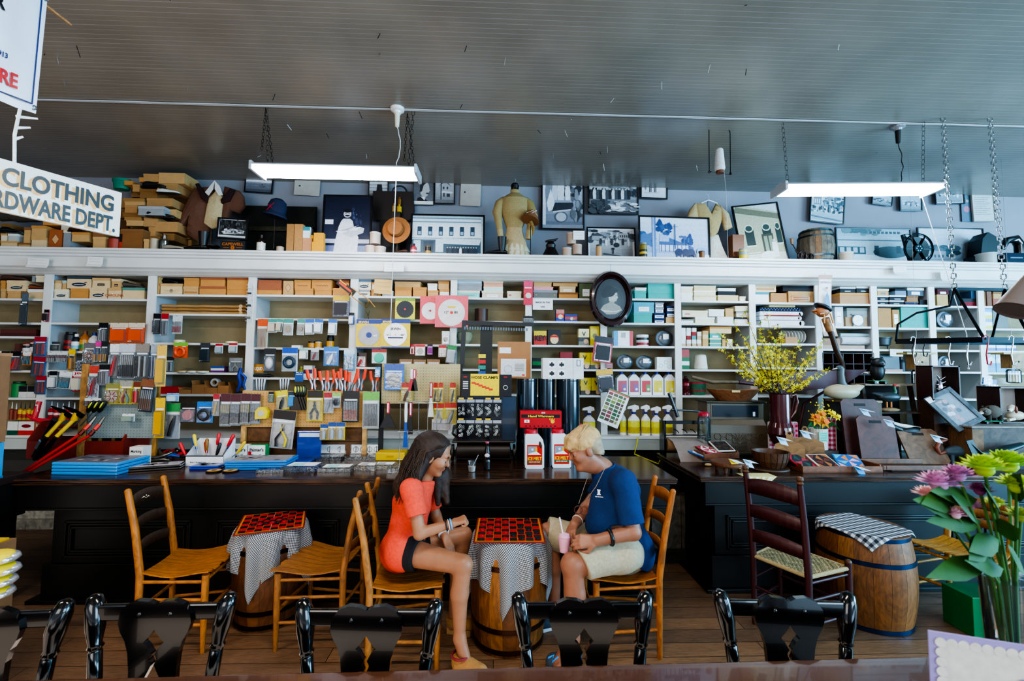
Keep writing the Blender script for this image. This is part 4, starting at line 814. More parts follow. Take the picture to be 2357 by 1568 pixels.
mb=MB();[mb.la([(w*(.42+.08*q)+.003,h*q),(w*(.42+.08*q)+.005,h*(q+.12))],'#a82a38',22,flat=.7)for q in(.3,.87)];mb.bd('rim_band',PD,t)
x,z,w,h=pl(z8(265,620,360,790),YF+.02);t=TH('lantern','dark red oil lantern on fifth shelf of ninth bay','lantern',(x,YF+.08,z));MB().la([(w*.5,0),(w*.46,h*.12),(w*.3,h*.18),(w*.34,h*.3),(w*.2,h*.36)],'#5c1420',20).bd('base',GL,t);MB().la([(w*.2,h*.36),(w*.4,h*.5),(w*.4,h*.62),(w*.2,h*.72)],'#8c1c2a',20).bd('glass_globe',GL,t);MB().la([(w*.3,h*.72),(w*.34,h*.76),(w*.16,h*.88),(w*.1,h)],'#4a1018',16).bd('hood',GL,t);mb=MB();mb.ring((0,0,h*.55),w*.42,.003,'#6a5a4a','y',20,5);mb.bd('bail_handle',ME,t)
for k,(y0,y1,c_,a,b_)in EN(((1216,1262,'#e4e6e8',310,630),(1182,1215,'#dfe2e6',300,615),(1166,1181,'#b83a3c',330,620),(1134,1165,'#e2e5e8',300,622),(1104,1133,'#26304e',300,610),(1084,1103,'#d8c88a',372,568))):
 x,z,w,h=pl(z4(a,y0,b_,y1),YF+.05,tol=.02);t=TH('folded_cloth',f'{["bottom white", "lower white", "thin red", "upper white", "navy polka-dot", "topmost pale yellow"][k]} folded cloth stacked on second shelf of tenth bay','cloth',(x,YF+.05,z))
 MB().bb(-w/2,w/2,0,.2,0,h-.003,c_).bd('cloth_body',FA,t,bev=min(.01,h*.45));SUP.append((x-w/2,x+w/2,YF,YF+.3,z+h))
 MB().tu([(w/2-.004,0,(h-.003)/2),(w/2-.004,.2,(h-.003)/2)],max(.003,(h-.003)/2),c_,8).bd('fold',FA,t)
 if k==4:
  mb=MB();[mb.disc(-w/2+.012+i*.017,h*(.3+.4*(i%2)),.0035,'#d8dce4',-.001,6)for i in RG(int(w/.017))];mb.bd('polka_dots',PT,t)
x,z,w,h=pl(z4(500,1290,690,1405),YF+.03);t=TH('plate_rack','row of pale plates standing on edge, third shelf of tenth bay','plates',(x,YF+.03,z))
for i in RG(7):MB().ring((-w*.4+i*w*.13,.09,h*.5),h*.42,.004,'#d9d6cf','x',20,5).ell((-w*.4+i*w*.13,.09,h*.5),(.003,h*.42,h*.42),'#cfcac4',16).bd('plate',SA,t)
MB().bb(-w/2,0,0,.16,0,h*.45,'#b58a60').bd(BY,PA,t)
x,z,w,h=ext(*z4(1030,1160,1130,1262),YF-.03);z=snap(x,z,YF,.05);t=TH('dial_scale','old dial scale with round white clock-like face, second shelf of eleventh bay','scale',(x,YF+.0,z))
MB().prism([(-.06,0),(.06,0),(.045,.03),(.03,h*.9),(-.03,h*.9),(-.045,.03)],0,.08,'#7d8580').bd('housing',SA,t);mb=MB();mb.disc(0,h*.48,w*.46,'#4a4e50',-.002,26);mb.disc(0,h*.48,w*.40,'#eceae0',-.003,26)
for i in RG(12):a=2*PI*i/12;mb.rect(w*.33*cos(a)-.0012,h*.48+w*.33*sin(a)-.0012,w*.33*cos(a)+.0012,h*.48+w*.33*sin(a)+.0012,D2,-.0032)
mb.flat([(-.001,h*.46),(.001,h*.46),(.012,h*.46+w*.3),],D2,-.0034);mb.flat([(0,h*.47),(.0,h*.5),(-.018,h*.46)],D2,-.0034);mb.bd('dial_face',PT,t);MB().bb(-.07,.07,.0,.1,h*.9,h*.97,'#6d756f').bd('weighing_plate',SA,t)
for k,(y0,y1,c_)in EN(((1330,1395,'#c2c8cc'),(1305,1330,'#9fc4c4'))):
 x,z,w,h=ext(*z4(930,y0,1165,y1),YF+.05);t=TH('rolled_cloth',['pale rolled cloth on third shelf of eleventh bay','mint edged rolled cloth above the pale roll, eleventh bay'][k],'cloth',(x,YF+.07,z));MB().tu([(-w/2,0,h/2),(w/2,0,h/2)],h*.5,c_,14).bd('roll',FA,t);MB().tu([(w/2,0,h/2),(w/2+.002,0,h/2)],h*.3,'#8a8a86',12).bd('roll_core',PA,t)
a,c_=X[10]+.03,X[11]-.03;z0,z1_=ZL[10][4]+.011,ZL[10][2]-.03
t=TH('pigeonhole_rack','dark red-brown pigeonhole rack of wooden shoe parts in eleventh bay','rack',((a+c_)/2,YF-.02,z0));w=c_-a;h=z1_-z0
MB().bb(-w/2,w/2,.2,.21,0,h,'#2e1512').bd('back',WO,t)
for i in RG(6):MB().bb(-w/2+w*i/5-.004,-w/2+w*i/5+.004,0,.2,0,h,'#4a2420').bd('divider',WO,t)
for i in RG(5):MB().bb(-w/2,w/2,0,.2,h*i/4*.98,h*i/4*.98+.007,'#4a2420').bd('shelf',WO,t)
for i in RG(5):MB().tu([(-w*.4+i*w*.2,.05,h*.53),(-w*.38+i*w*.2,-.02,h*.55),(-w*.33+i*w*.2,-.07,h*.52)],[.02,.018,.008],'#a8a08c',8,flat=.5).bd('wooden_last',WO,t)
x,z,w,h=pl(z4(1232,1335,1370,1438),YF+.02);t=TH('cast_iron_pot','black cast iron footed pot on third shelf of twelfth bay','pot',(x,YF+.1,z));MB().la([(w*.3,h*.3),(w*.4,h*.4),(w*.44,h*.9),(w*.5,h*.92),(w*.5,h),(w*.42,h),(w*.38,h*.5)],'#1c2024',20,flat=.7).bd('bowl',SA,t)
for s_ in(-1,1):MB().tu([(s_*w*.28,0,0),(s_*w*.3,0,h*.35)],[.006,.01],'#1c2024',6).bd('foot',SA,t);MB().tu([(s_*w*.44,0,h*.8),(s_*w*.54,0,h*.85),(s_*w*.5,0,h*.95)],.005,'#1c2024',6).bd('handle',SA,t)
ct(z9(475,430,640,588),['#1a1c20','#16181c'],'black carton behind the bear, fourth shelf of twelfth bay',depth=.12)
cn(z9(650,455,705,588),'#28323c','#28323c','dark steel bottle on fourth shelf of twelfth bay')
ct(z9(515,560,665,580),['#b86a50','#a85a44'],'low orange-red brick stack in front of black carton',Y=YF-.02,depth=.04)
for k in RG(2):plates((z4(1690,1130,1835,1272),z9(985,440,1120,590))[k],['bag of grey netting on second shelf of thirteenth bay','crumpled clear bag on fourth shelf of thirteenth bay'][k])
ct(z4(2040,1115,2108,1275),['#e8dc2a','#e6ecee','#4aa0d0','#e8dc2a','#e6ecee','#4aa0d0'],'yellow white and blue filter pack on second shelf of last bay')
ct(z4(2112,1130,2230,1275),['#5a5a54'],'dark grey carton on second shelf of last bay',depth=.15)
for k in RG(3):ct(z9(1380+k*88,300+4*k,1464+k*88,402),['#2468b0','#dfe6ea','#2a78c0','#c85a2a'],f'{["left", "middle", "right"][k]} blue and white packet on third shelf of last bay',name='packet',cat='packet')
for k in RG(3):ct(z9(1384+k*86,430,1466+k*86,590),['#2a9ab8','#2a8ab0','#b8c8d0','#9ab0bc'],f'{["left", "middle", "right"][k]} teal blister packet on fourth shelf of last bay',name='packet',cat='packet',extra=lambda mb,w,h:mb.disc(0,h*.68,w*.3,'#dfe6ea',-.001))
hg(z9(1350,610,1440,700),'#cfd8dc','#c9d4da','bits','white and blue packet dangling at right under fourth shelf',pc='#2a6ab0',Y=YF-.1,tilt=12);hg(z9(1395,650,1480,790),'#3a6ab0','#1f5aa0','bits','blue packet dangling beneath the white one at right',pc='#dfe6ea',Y=YF-.08)
paper(z9(1312,728,1432,798),'white price card standing above the raccoon figure',['',''],4.3,col='#dfe4e6')
mb=MB();x,z,w,h=ext(*z9(1480,615,1650,690),YF-.05)
t=TH('rope_coil','coil of pale braided rope on fifth shelf of last bay','rope',(x,YF+.0,snap(x,z,YF,.08)))
for i in RG(5):MB().ring((0,.05,.01+i*.013),.09-.004*i,.008,'#b8b8b0','z',26,6).bd('rope_loop',FA,t)
# ------ things standing on top of the cornice
YT=YF-.12
def tb(zr,col,lid,mark,label,Y=YT,depth=.26,rot=0,**k):return sb(zr,col,lid,mark,label,Y=Y,depth=depth,rot=rot,**k)
rr=random.Random(11)
front=[((0,682,150,745),PLT,'tan'),((158,700,268,745),'tan',BRN),((275,652,415,745),PLT,'tan'),((560,572,632,745),'grey',CM),((830,628,948,745),'tan','tan'),((1080,552,1285,745),'#8a5c30',BRN),((1290,640,1338,745),'tan','tan'),((0,612,60,680),CM,'tan'),((66,617,156,680),'#b9bcb8',WT),((205,560,268,698),'tan',BRN),((275,545,410,650),'tan',OT),((640,604,800,690),'tan',OT),((0,525,95,610),'#8a6434','#8a6434'),((380,480,538,543),OT,'tan'),((545,490,640,570),'#cfc8b4',WT),((830,560,940,626),BRN,BRN)]
for i,(r,c,l)in EN(front):
 tb(z1(*r),c,l,'',f'old {c if c[0] != "#" else "brown"} shoebox {"on the cornice" if r[3] == 745 else "stacked on others"} below the hardware sign, {ORD[i]} from left',depth=.2,Y=YT if r[3]>610 else YT+.02)
tb(z1(430,580,555,745),'#a85c30','','diamond','upright rusty orange carton on the cornice below the clothing sign',depth=.12)
pile=[(1118,300,1300,330),(1125,331,1300,362),(1125,363,1236,430),(1320,300,1556,372),(1112,432,1290,466),(1120,467,1275,500),(1140,501,1295,548),(1298,470,1420,556),(1260,216,1418,298),(1196,176,1258,240),(1120,142,1194,178),(1295,80,1428,150),(1430,72,1664,166),(1415,168,1600,240),(1256,112,1293,152),(1340,560,1400,640),(1402,512,1600,602),(1472,618,1570,680),(1342,642,1440,745),(1345,376,1480,430),(1484,400,1590,470)]
for i,r in EN(sorted(pile,key=lambda q:-q[3])):
 c=rr.choice(['tan','#a87c48',OT,'#8f6636','#b98c58']);
 x,z,w,h=ext(*z1(*r),YT+.10)
 t=TH('shoebox','worn brown shoebox in the tall leaning heap left of the old jacket','box',(x,YT+.10,z),radians(rr.uniform(-2,2)),'old shoeboxes heaped left of the jacket')
 MB().bb(-w/2,w/2,0,.22,0,h*.7,c).bd(BY,PA,t);MB().bb(-w/2-.002,w/2+.002,-.003,.224,h*.7,h,c).bd('lid',PA,t)
tb(z1(1240,370,1478,452),'#9a9c9c','#a9abab','','pale grey box jutting from the heap of brown shoeboxes',Y=YT-.0,depth=.1)
for i in RG(13):
 for j in RG(7):
  u=-15+i*35+rr.uniform(-6,6);v=574-j*24;top=505 if u<250 else(452 if u<300 else(425 if u<440 else 480))
  if v-22<top:continue
  x,z,w,h=ext(u,v-22,u+rr.uniform(30,36),v,YF+.2);c=rr.choice(['#8a6436','#76542c','#9a7442','#6a4a28','#a88250'])
  t=TH('shoebox','dim brown shoebox at the back of the heap on the cornice','box',(x,YF+.2,z),0,'shoeboxes at the back of the heap')
  MB().bb(-w/2,w/2,0,.12,0,h*.7,c).bd(BY,PA,t);MB().bb(-w/2-.002,w/2+.002,-.003,.124,h*.7,h-.001,c).bd('lid',PA,t)
mb=MB();a,b_=P(-20,492,YT+.1),P(105,500,YT+.1)
tag(MB().tu([a+(b_-a)*(i/10)+Vc((0,0,.008*sin(i*2)))for i in RG(11)],[.05,.065,.07,.066,.072,.07,.066,.07,.06,.05,.03],'#4c4336',14).bd('canvas_bundle',FA),'grey-brown rolled canvas bundle lying on boxes below the sign','canvas bundle')
x,z,w,h=pl(z1(955,640,1070,745),YT);t=TH('drum_tin','faded red cylinder tin at the foot of the sign','tin',(x,YT+.05,z));MB().la([(w/2,0),(w/2,h*.95),(w*.46,h)],'#a84a3c',20).bd('body',SA,t);MB().la([(w*.51,h*.93),(w*.51,h*.97)],'#8c3a30',20).bd('rim',SA,t)
ct(z1(1072,600,1100,745),['#b8452a',D2],'narrow red and black box edge beside the faded red tin',Y=YT,depth=.1)
x,z,w,h=ext(*z1(945,100,1115,190),YT+.1);t=TH('plastic_bin','green plastic bin lid on top of the heap behind the sign','bin',(x,YT+.2,z));MB().la([(w*.4,0),(w*.45,h*.7),(w*.5,h*.75),(w*.5,h)],'#0f8a70',20,flat=.7).bd('body',SA,t)
shoe(28,532,YT+.0,.22,'#1c2022','black shoe on a white box under the hardware sign',.2);shoe(182,531,YT,.2,'#4c2c1c','brown shoe on a tan box under the hardware sign',0);shoe(355,433,YT+.1,.24,'#1c1c1e','black shoe high on the shoebox heap',0)
shoe(388,447,YT+.04,.22,'#d8d4cc','white laced shoe in the shoebox heap',.1);shoe(370,502,YT+.05,.26,'#1c1c1e','black pointed shoe low on the heap',.2)
shoe(452,572,YT-.02,.26,'#171210','tall black leather boot below the brown jacket',PI,boot=1);shoe(400,572,YT-.03,.22,'#a89c8a','pale old heeled shoe right of the glass bottle',-.1)
cn(z1(1335,632,1402,745),'#b8a890','#b8a890','faded old round carton on the cornice left of glass bottle','round_box',kind='tin',Y=YT)
x,z,w,h=pl(z1(1400,590,1495,745),YT);t=TH('glass_bottle','old pale green glass bottle on the cornice near the shoebox heap','bottle',(x,YT+.05,z));MB().la([(w*.45,0),(w*.48,h*.6),(w*.2,h*.8),(w*.16,h)],'#9ab0a4',18).bd('glass_body','glass',t);MB().la([(w*.2,h*.97),(w*.2,h)],'#9ab0a4',14).bd('lip','glass',t)
x,z,w,h=ext(*z1(1530,130,2150,710),YT+.12)
t=TH('jacket','old brown jacket with dark collar over cream shirt hanging above the cornice','jacket',(x-.01,YT+.22,z))
def gm(out,col,y0,puff,t,nm,mat=FA):
 mb=MB();n=len(out);cx=sum(p[0]for p in out)/n;cz=sum(p[1]for p in out)/n
 rings=[]
 for k,s_ in EN((1,.96,.8,.5,.2)):rings.append([(cx+(p[0]-cx)*s_,y0-puff*(1-s_**2)**.5+.006*sin(p[0]*90)*(1-s_),cz+(p[1]-cz)*s_)for p in out])
 vs=[p for r in rings for p in r]
 a=sum(out[i][0]*out[(i+1)%n][1]-out[(i+1)%n][0]*out[i][1]for i in RG(n))
 for k in RG(4):
  fs=[(k*n+i,k*n+(i+1)%n,(k+1)*n+(i+1)%n,(k+1)*n+i)for i in RG(n)]
  mb.add(vs,fs,col,True)
 mb.add(vs,[tuple(RG(4*n,5*n))],col,True)
 mb.add([(p[0],y0+.02,p[1])for p in out],[tuple(RG(n))[::-1]],col)
 mb.add([(p[0],q,p[1])for q in(y0,y0+.02)for p in out],[(i,(i+1)%n,n+(i+1)%n,n+i)for i in RG(n)],col,True)
 return mb.bd(nm,mat,t)
g=lambda px,py:((px-1840)/3.92/210,(710-py)/3.92/210)
gm([g(*p)for p in((1880,150),(1740,165),(1690,180),(1620,330),(1530,570),(1590,590),(1660,470),(1650,610),(1760,690),(1840,560),(1850,300))],'#6f4a38',0,.07,t,'left_front')
gm([g(*p)for p in((1960,150),(2090,190),(2130,240),(2145,330),(2100,400),(2030,380),(1990,500),(1950,560),(1940,300))],'#6f4a38',0,.06,t,'right_front')
gm([g(*p)for p in((1910,200),(1840,280),(1810,510),(1880,560),(1950,540),(1975,290),(1950,210))],'#c8b48a',-.045,.03,t,'shirt')
gm([g(*p)for p in((1735,160),(1760,150),(1850,290),(1845,330),(1790,290))],'#33191a',-.08,.015,t,'collar');gm([g(*p)for p in((2040,190),(2080,200),(2040,310),(1970,330),(1960,300))],'#33191a',-.07,.015,t,'collar')
MB().flat([g(*p)for p in((1912,128),(1860,200),(1832,240),(1868,270),(1905,210))],'#d8d8d4',-.095).flat([g(*p)for p in((1912,128),(1960,180),(1992,262),(1955,268),(1918,210))],'#e0e0dc',-.095).bd('shirt_collar',FA,t)
MB().tu([(0,.03,0),(0,.03,h)],.012,'#4a3a2c',8).la([(.09,0),(.09,.015),(.015,.02)],'#3a2c20',20,(0,.03,0)).bd('stand',WO,t)
# ---- pictures ---------------------------------------
def fm(r,label,draw,Y=YW-.03,tilt=0,fw=.016,fc='#0d0e12',lean=0,bg='#b9c0cc',name='framed_photograph',cat='framed photograph',mat_w=0,dosnap=False,glass=True):
 x,z,w,h=ext(*r,Y)
 if dosnap:z=ZT;
 t=TH(name,label,cat,(x,Y,z),rot=(radians(-lean),radians(tilt),0))
 MB().bb(-w/2,-w/2+fw,-.012,.01,0,h,fc).bb(w/2-fw,w/2,-.012,.01,0,h,fc).bb(-w/2+fw,w/2-fw,-.012,.01,0,fw,fc).bb(-w/2+fw,w/2-fw,-.012,.01,h-fw,h,fc).bd('frame',GL,t,bev=.002)
 mb=MB().bb(-w/2+fw,w/2-fw,-.001,.009,fw,h-fw,'#e6e6ea');mb.k=8
 W,H=w-2*fw-2*mat_w,h-2*fw-2*mat_w
 class D:
  rn=random.Random(len(label)*7+int(w*1000))
  def p(s,pts,c):mb.flat([((a-.5)*W,h/2+(b-.5)*H)for a,b in pts],c)
  def r(s,a,b,c,d,col):s.p([(a,b),(c,b),(c,d),(a,d)],col)
  def e(s,a,b,rx,ry,col,n=12):mb.disc((a-.5)*W,h/2+(b-.5)*H,rx*W,col,n=n,rz=ry*H)
  def grad(s,y0,y1,c0,c1,n=8):
   a,b=lin(c0),lin(c1)
   for i in RG(n):q=i/(n-1);mb.rect(-W/2,h/2+(y0+(y1-y0)*i/n-.5)*H,W/2,h/2+(y0+(y1-y0)*(i+1)/n-.5)*H,tuple(a[k]*(1-q)+b[k]*q for k in RG(3)))
  def dap(s,x0,y0,x1,y1,n,cols,rx=.03,ry=.03):
   for i in RG(n):s.e(x0+(x1-x0)*s.rn.random(),y0+(y1-y0)*s.rn.random(),rx*(.4+s.rn.random()),ry*(.4+s.rn.random()),s.rn.choice(cols),7)
  def man(s,x,y,hh,c,hc='#c8c4bc',asp=None):
   k=H/W;s.p([(x-hh*.13*k,y),(x+hh*.13*k,y),(x+hh*.16*k,y+hh*.5),(x+hh*.12*k,y+hh*.84),(x-hh*.12*k,y+hh*.84),(x-hh*.16*k,y+hh*.5)],c);s.e(x,y+hh*.92,hh*.07*k,hh*.08,hc)
 draw(D());mb.bd(PT,PT,t)
 return t
G=['#33363b','#4a4d52','#686b70','#8a8d92'];LT=['#c9ccd2','#b3b7be','#dfe1e5']
def d_lake(d):d.grad(0,1,'#5a5f6a','#c9cdd8');d.dap(.3,.55,.9,.75,14,G);d.r(0,.42,1,.52,'#e4e6ee');d.p([(0,.2),(.4,.3),(1,.15),(1,.35),(0,.36)],'#7a7f8a');d.dap(.5,.2,.8,.35,8,G,.02,.04)
fm(z2(8,105,262,332),'small framed lake photograph hanging at left end of the fluorescent light',d_lake,tilt=3,fw=.012)
def d_apron(d):
 d.grad(0,1,'#252d48','#1c2238');d.r(0,.0,1,.16,'#7d86ac');d.r(0,.2,1,.27,'#c3c6d6');d.dap(.6,.5,.8,.78,18,['#3c4666','#2c3450','#566084'],.03,.04)
 d.p([(.22,0),(.74,0),(.76,.3),(.66,.45),(.62,.58),(.56,.62),(.42,.62),(.34,.56),(.3,.4),(.26,.25)],'#e4e3ea');d.p([(.2,.38),(.3,.44),(.36,.56),(.4,.62),(.34,.62),(.24,.5)],'#1b2034')
 d.p([(.4,.36),(.6,.3),(.86,.38),(.88,.46),(.78,.48),(.6,.46),(.5,.4)],'#c9cad4');d.p([(.5,.42),(.6,.46),(.8,.48),(.7,.42)],'#f0f0f4');d.p([(.26,.4),(.6,.42),(.72,.5),(.6,.45),(.4,.36)],'#efeff4')
 d.e(.5,.7,.085,.065,'#c8c6cc',20);d.e(.5,.757,.1,.035,'#14161f',16);d.e(.5,.672,.055,.014,'#14161f',10);d.e(.465,.71,.015,.006,'#333');d.e(.535,.71,.015,.006,'#333');d.r(.02,.52,.2,.6,'#e8e6ea')
fm(z2(700,285,1150,852),'large blue-toned framed photograph of a man with moustache in white apron',d_apron,Y=YF+.02,fw=.02,dosnap=True,lean=3)
def d_stand(d):d.grad(0,1,'#9a9a98','#d8d8d8');[d.r(0,y,1,y+.02,'#55565a')for y in(.3,.45,.6,.75,.9)];d.man(.55,.05,.88,'#2a2b30');d.r(0,.02,.5,.24,'#d8cfa8')
fm(z2(1128,205,1308,410),'small framed photograph of a standing man in dark suit with paper caption',d_stand,Y=YW-.05,fw=.01)
def d_profile(d):d.grad(0,1,'#7b7c80','#5a5b60');d.e(.55,.58,.24,.3,'#b9b9b8',20);d.p([(.3,.45),(.32,.8),(.55,.9),(.68,.84),(.5,.72),(.42,.5)],'#36373c');d.p([(.74,.6),(.84,.52),(.74,.5)],'#b9b9b8');d.e(.7,.42,.09,.03,'#4a4a4e');d.p([(.1,0),(.2,.25),(.45,.3),(.6,.2),(.8,.1),(.9,0)],'#26272b');d.p([(.35,.3),(.6,.28),(.55,.16)],'#e2e2e4');d.r(0,0,1,.13,'#eceae4')
fm(z2(1532,190,1718,440),'unframed-looking photograph of a man in profile with moustache and caption strip',d_profile,Y=YW-.05,fw=.004,fc='#2a2a2e')
def d_house(d):d.grad(0,1,'#8f9093','#c0c2c6');d.p([(.2,.3),(.2,.65),(.5,.88),(.85,.65),(.85,.3)],'#a9abaf');d.p([(.15,.63),(.5,.92),(.9,.63),(.5,.84)],'#55565c');d.p([(.3,.4),(.9,.38),(.95,.45),(.35,.48)],'#d4d5d8');d.r(.42,.25,.5,.4,'#44464c');d.r(.6,.25,.78,.38,'#44464c');d.r(.28,0,.33,.92,'#3a3b40');d.r(.4,.55,.48,.65,'#44464c');d.r(.6,.55,.68,.65,'#44464c');d.r(0,0,1,.14,'#7d7e80')
fm(z2(1722,185,1910,432),'framed photograph of a gabled house behind a pole',d_house,Y=YW-.05,fw=.012)
for r_,l_ in((z2(455,190,685,352),'blank off-white card hanging askew beneath the left light'),(z2(1955,210,2138,447),'blank off-white backing board hanging left of the dress form')):
 x,z,w,h=ext(*r_,YW-.04);t=TH('backing_board',l_,'board',(x,YW-.04,z),rot=(0,radians(2),0));MB().bb(-w/2,w/2,0,.006,0,h,'#b9b4ac').bd('board',PA,t);MB().bb(-w*.32,-w*.26,-.002,0,h*.48,h*.54,'#2a2a2a').ring((-.0,-.001,h*.88),.012,.003,'#4a4a4a','y',12,4).bd('fittings',ME,t)
def d_front(d,tone=('#a9c2cc','#d8e0e4','#2c4658')):
 a,b,c=tone;d.grad(0,1,'#c9dbe0',a);d.r(0,.0,1,.06,'#aab8be');d.r(0,.42,.97,.97,b);d.r(0,.84,.97,.87,'#7a98a6');d.r(0,.93,.97,.96,'#6a8896');d.r(0,.44,.97,.47,'#8aa4b0')
 for i in RG(6):d.r(.07+i*.15,.52,.13+i*.15,.74,c);d.r(.08+i*.15,.54,.12+i*.15,.62,'#8fb0c0');d.r(.055+i*.15,.74,.145+i*.15,.76,'#f0f4f6')
 d.r(0,.1,.97,.42,'#33505e');d.r(.02,.12,.12,.4,'#b8ccd4');d.r(.16,.1,.3,.38,'#1c3444');d.r(.33,.12,.44,.42,'#c3d4da');d.p([(.44,.32),(.95,.3),(.97,.44),(.42,.46)],'#c9d6dc')
 for i in RG(12):d.man(.5+i*.037,.05,.2,['#182634','#24384a','#e0e4e8'][i%3 if i%5==0 else i%2])
fm(z2(1505,450,2178,858),'wide framed blue-toned photograph of a two-storey brick storefront',d_front,Y=YF+.05,fw=.02,dosnap=True,lean=3)
def d_wagon(d):
 d.grad(0,1,'#70747e','#c3c8d8');d.dap(.5,.6,1,.8,25,G,.06,.05)
 d.r(0,.0,.08,1,'#d8d8e0')
 for x,y,s_,c in((.16,.45,.45,'#8a8d96'),(.3,.5,.32,'#cfd0d8'),(.45,.5,.4,'#d8dae0'),(.62,.5,.3,'#e0e0e6')):d.man(x,y,s_,c);d.e(x,y+s_*.95,.07,.025,'#3c4048')
 d.p([(.2,.45),(.75,.46),(.8,.34),(.25,.3)],'#33363e');d.e(.46,.2,.16,.1,'#5d6068',20);d.e(.46,.2,.13,.08,'#b3b6bc',20);d.p([(.25,.27),(.95,.34),(.95,.37),(.25,.3)],'#c0c3c9');d.p([(.2,.7),(.1,.45),(.14,.3),(.24,.32),(.3,.45)],'#e2e3e8');d.dap(.75,.2,1,.6,20,G,.06,.08);d.r(0,0,1,.06,'#8d909a')
fm(z3(568,132,962,665),'tall framed photograph of a family sitting on a horse cart',d_wagon,Y=YW-.05,fw=.02)
def d_field(d):d.grad(0,1,'#55565a','#d0d0d4');d.dap(0,.45,1,.62,70,G[:3],.04,.06);d.dap(.45,.6,.9,1,45,['#6d6e72','#8a8b90','#a9aaae'],.05,.04);[d.man(.04+i*.065,.36,.3-.004*(i%4),['#2e2f34','#d8d8da','#505258'][i%3])for i in RG(13)];d.dap(.3,.05,1,.3,40,['#e4e4e6','#c9c9cc','#77787c'],.08,.03);d.dap(0,0,.4,.3,30,G[:2],.05,.06)
fm(z3(992,165,1450,525),'framed photograph of a crowd standing in a field',d_field,Y=YW-.05,fw=.018)
def d_horse(d):d.grad(0,1,'#d8dae2','#e8e9ee');d.e(.42,.56,.2,.1,'#2a2c36',16);d.p([(.26,.6),(.16,.82),(.22,.9),(.34,.66)],'#2a2c36');d.e(.17,.82,.07,.05,'#24262f');[d.r(x,.25,x+.035,.55,'#2a2c36')for x in(.3,.36,.5,.56)];d.e(.14,.5,.05,.16,'#8a8d98');d.dap(.7,.6,.95,.85,8,G,.06,.04);d.r(.1,.2,.7,.23,'#a9acb4')
fm(z3(1465,175,1710,385),'small framed photograph of a dark horse in harness',d_horse,Y=YW-.05,fw=.016,mat_w=.006,tilt=1)
def d_street(d):d.grad(0,1,'#8a8c90','#c9cacc');d.dap(.0,.6,1,1,50,G,.07,.06);d.r(.05,.66,.3,.82,'#9a9b9e');d.p([(.02,.8),(.18,.92),(.34,.8)],'#4a4b50');d.r(.68,.7,.9,.9,'#a8a9ad');[d.r(.7+i*.05,.76,.73+i*.05,.84,'#46474c')for i in RG(4)];[d.man(.25+i*.13,.5-.03*(i%2),.26,['#3a3b40','#d0d0d2'][i%2])for i in RG(6)];d.e(.62,.5,.07,.08,'#2a2b30');d.p([(.3,.18),(.7,.12),(.72,.14),(.32,.22)],'#4a4b4f');d.r(.52,.2,.55,.38,'#2c2d31');d.r(.5,.34,.57,.4,'#2c2d31')
fm(z3(985,560,1428,888),'framed photograph of townspeople in an open street',d_street,Y=YF+.12,fw=.016,mat_w=.02,dosnap=True,lean=4)
def d_oxen(d):
 d.grad(0,1,'#8fa8cc','#dce6f2');d.r(0,0,1,.14,'#b4c6e0');d.dap(.0,.35,.18,.6,20,['#3c6294','#5478a6'],.05,.08);d.r(.17,0,.23,1,'#6d8cb8');d.r(.185,0,.2,1,'#a9bedc')
 d.p([(.28,.2),(.28,.6),(.42,.62),(.42,.52),(.78,.3),(.78,.18)],'#4a6a9a');d.r(.28,.42,.42,.6,'#a9c0e0');d.r(.28,.2,.7,.34,'#c9d6ea');[d.r(.3+i*.06,.18,.31+i*.06,.34,'#2c4a7a')for i in RG(8)]
 d.p([(.26,.92),(.29,.98),(.32,.9),(.36,.7),(.26,.65)],'#2c4c80');d.dap(.26,.6,.45,.85,18,['#2c4c80','#3f6194'],.03,.06);d.dap(.58,.4,.75,.6,12,['#2c4c80','#4a6ca0'],.03,.06);d.r(.5,.25,.515,.85,'#3a5a8a');d.r(.46,.78,.56,.79,'#3a5a8a')
 for x in(.56,.66,.74):d.e(x,.17,.055,.09,'#1c3460',14);d.r(x-.04,.02,x-.025,.14,'#1c3460');d.r(x+.02,.02,x+.035,.14,'#1c3460')
 d.r(.8,.0,1,.12,'#c9d8ec');d.e(.9,.2,.08,.1,'#8aa8d0')
fm(z3(1452,488,2100,900),'large blue-toned framed photograph of a general store with ox team',d_oxen,Y=YF-.02,fw=.02,dosnap=True,lean=4,tilt=1)
def d_bank(d):
 d.grad(0,1,'#a8a68a','#b5b49a');d.p([(0,.95),(.05,1),(1,.82),(1,.72),(0,.9)],'#77755f');d.p([(.3,1),(1,1),(1,.84)],'#c3cdd0');d.r(0,0,1,.14,'#c8c8b8')
 for x,w_ in((.16,.2),(.56,.2),(.86,.12)):d.r(x,.3,x+w_,.6,'#2f3a34');d.e(x+w_/2,.6,w_/2,.07,'#d0cfb8',16);d.e(x+w_/2,.6,w_/2.6,.05,'#3a4a44',16);d.r(x-.01,.28,x+w_+.01,.3,'#d8d8c4')
 d.r(.52,.1,.78,.48,'#4a4a3a');d.r(.56,.12,.64,.44,'#8a957e');d.r(.67,.12,.75,.44,'#8a957e');d.man(.78,.06,.32,'#d8dcd8');d.e(.6,.1,.18,.08,'#d8dcd4');[d.r(.08,y,.42,y+.012,'#e0e0d2')for y in(.08,.12,.16)]
x_,z_,w_,h_=ext(*z4(130,240,570,720),YF)
fm(z4(165,245,530,720),'large leaning framed sepia photograph of a stone front with three arched windows',d_bank,Y=YF-.0,fw=.018,dosnap=True,tilt=-7,lean=5)
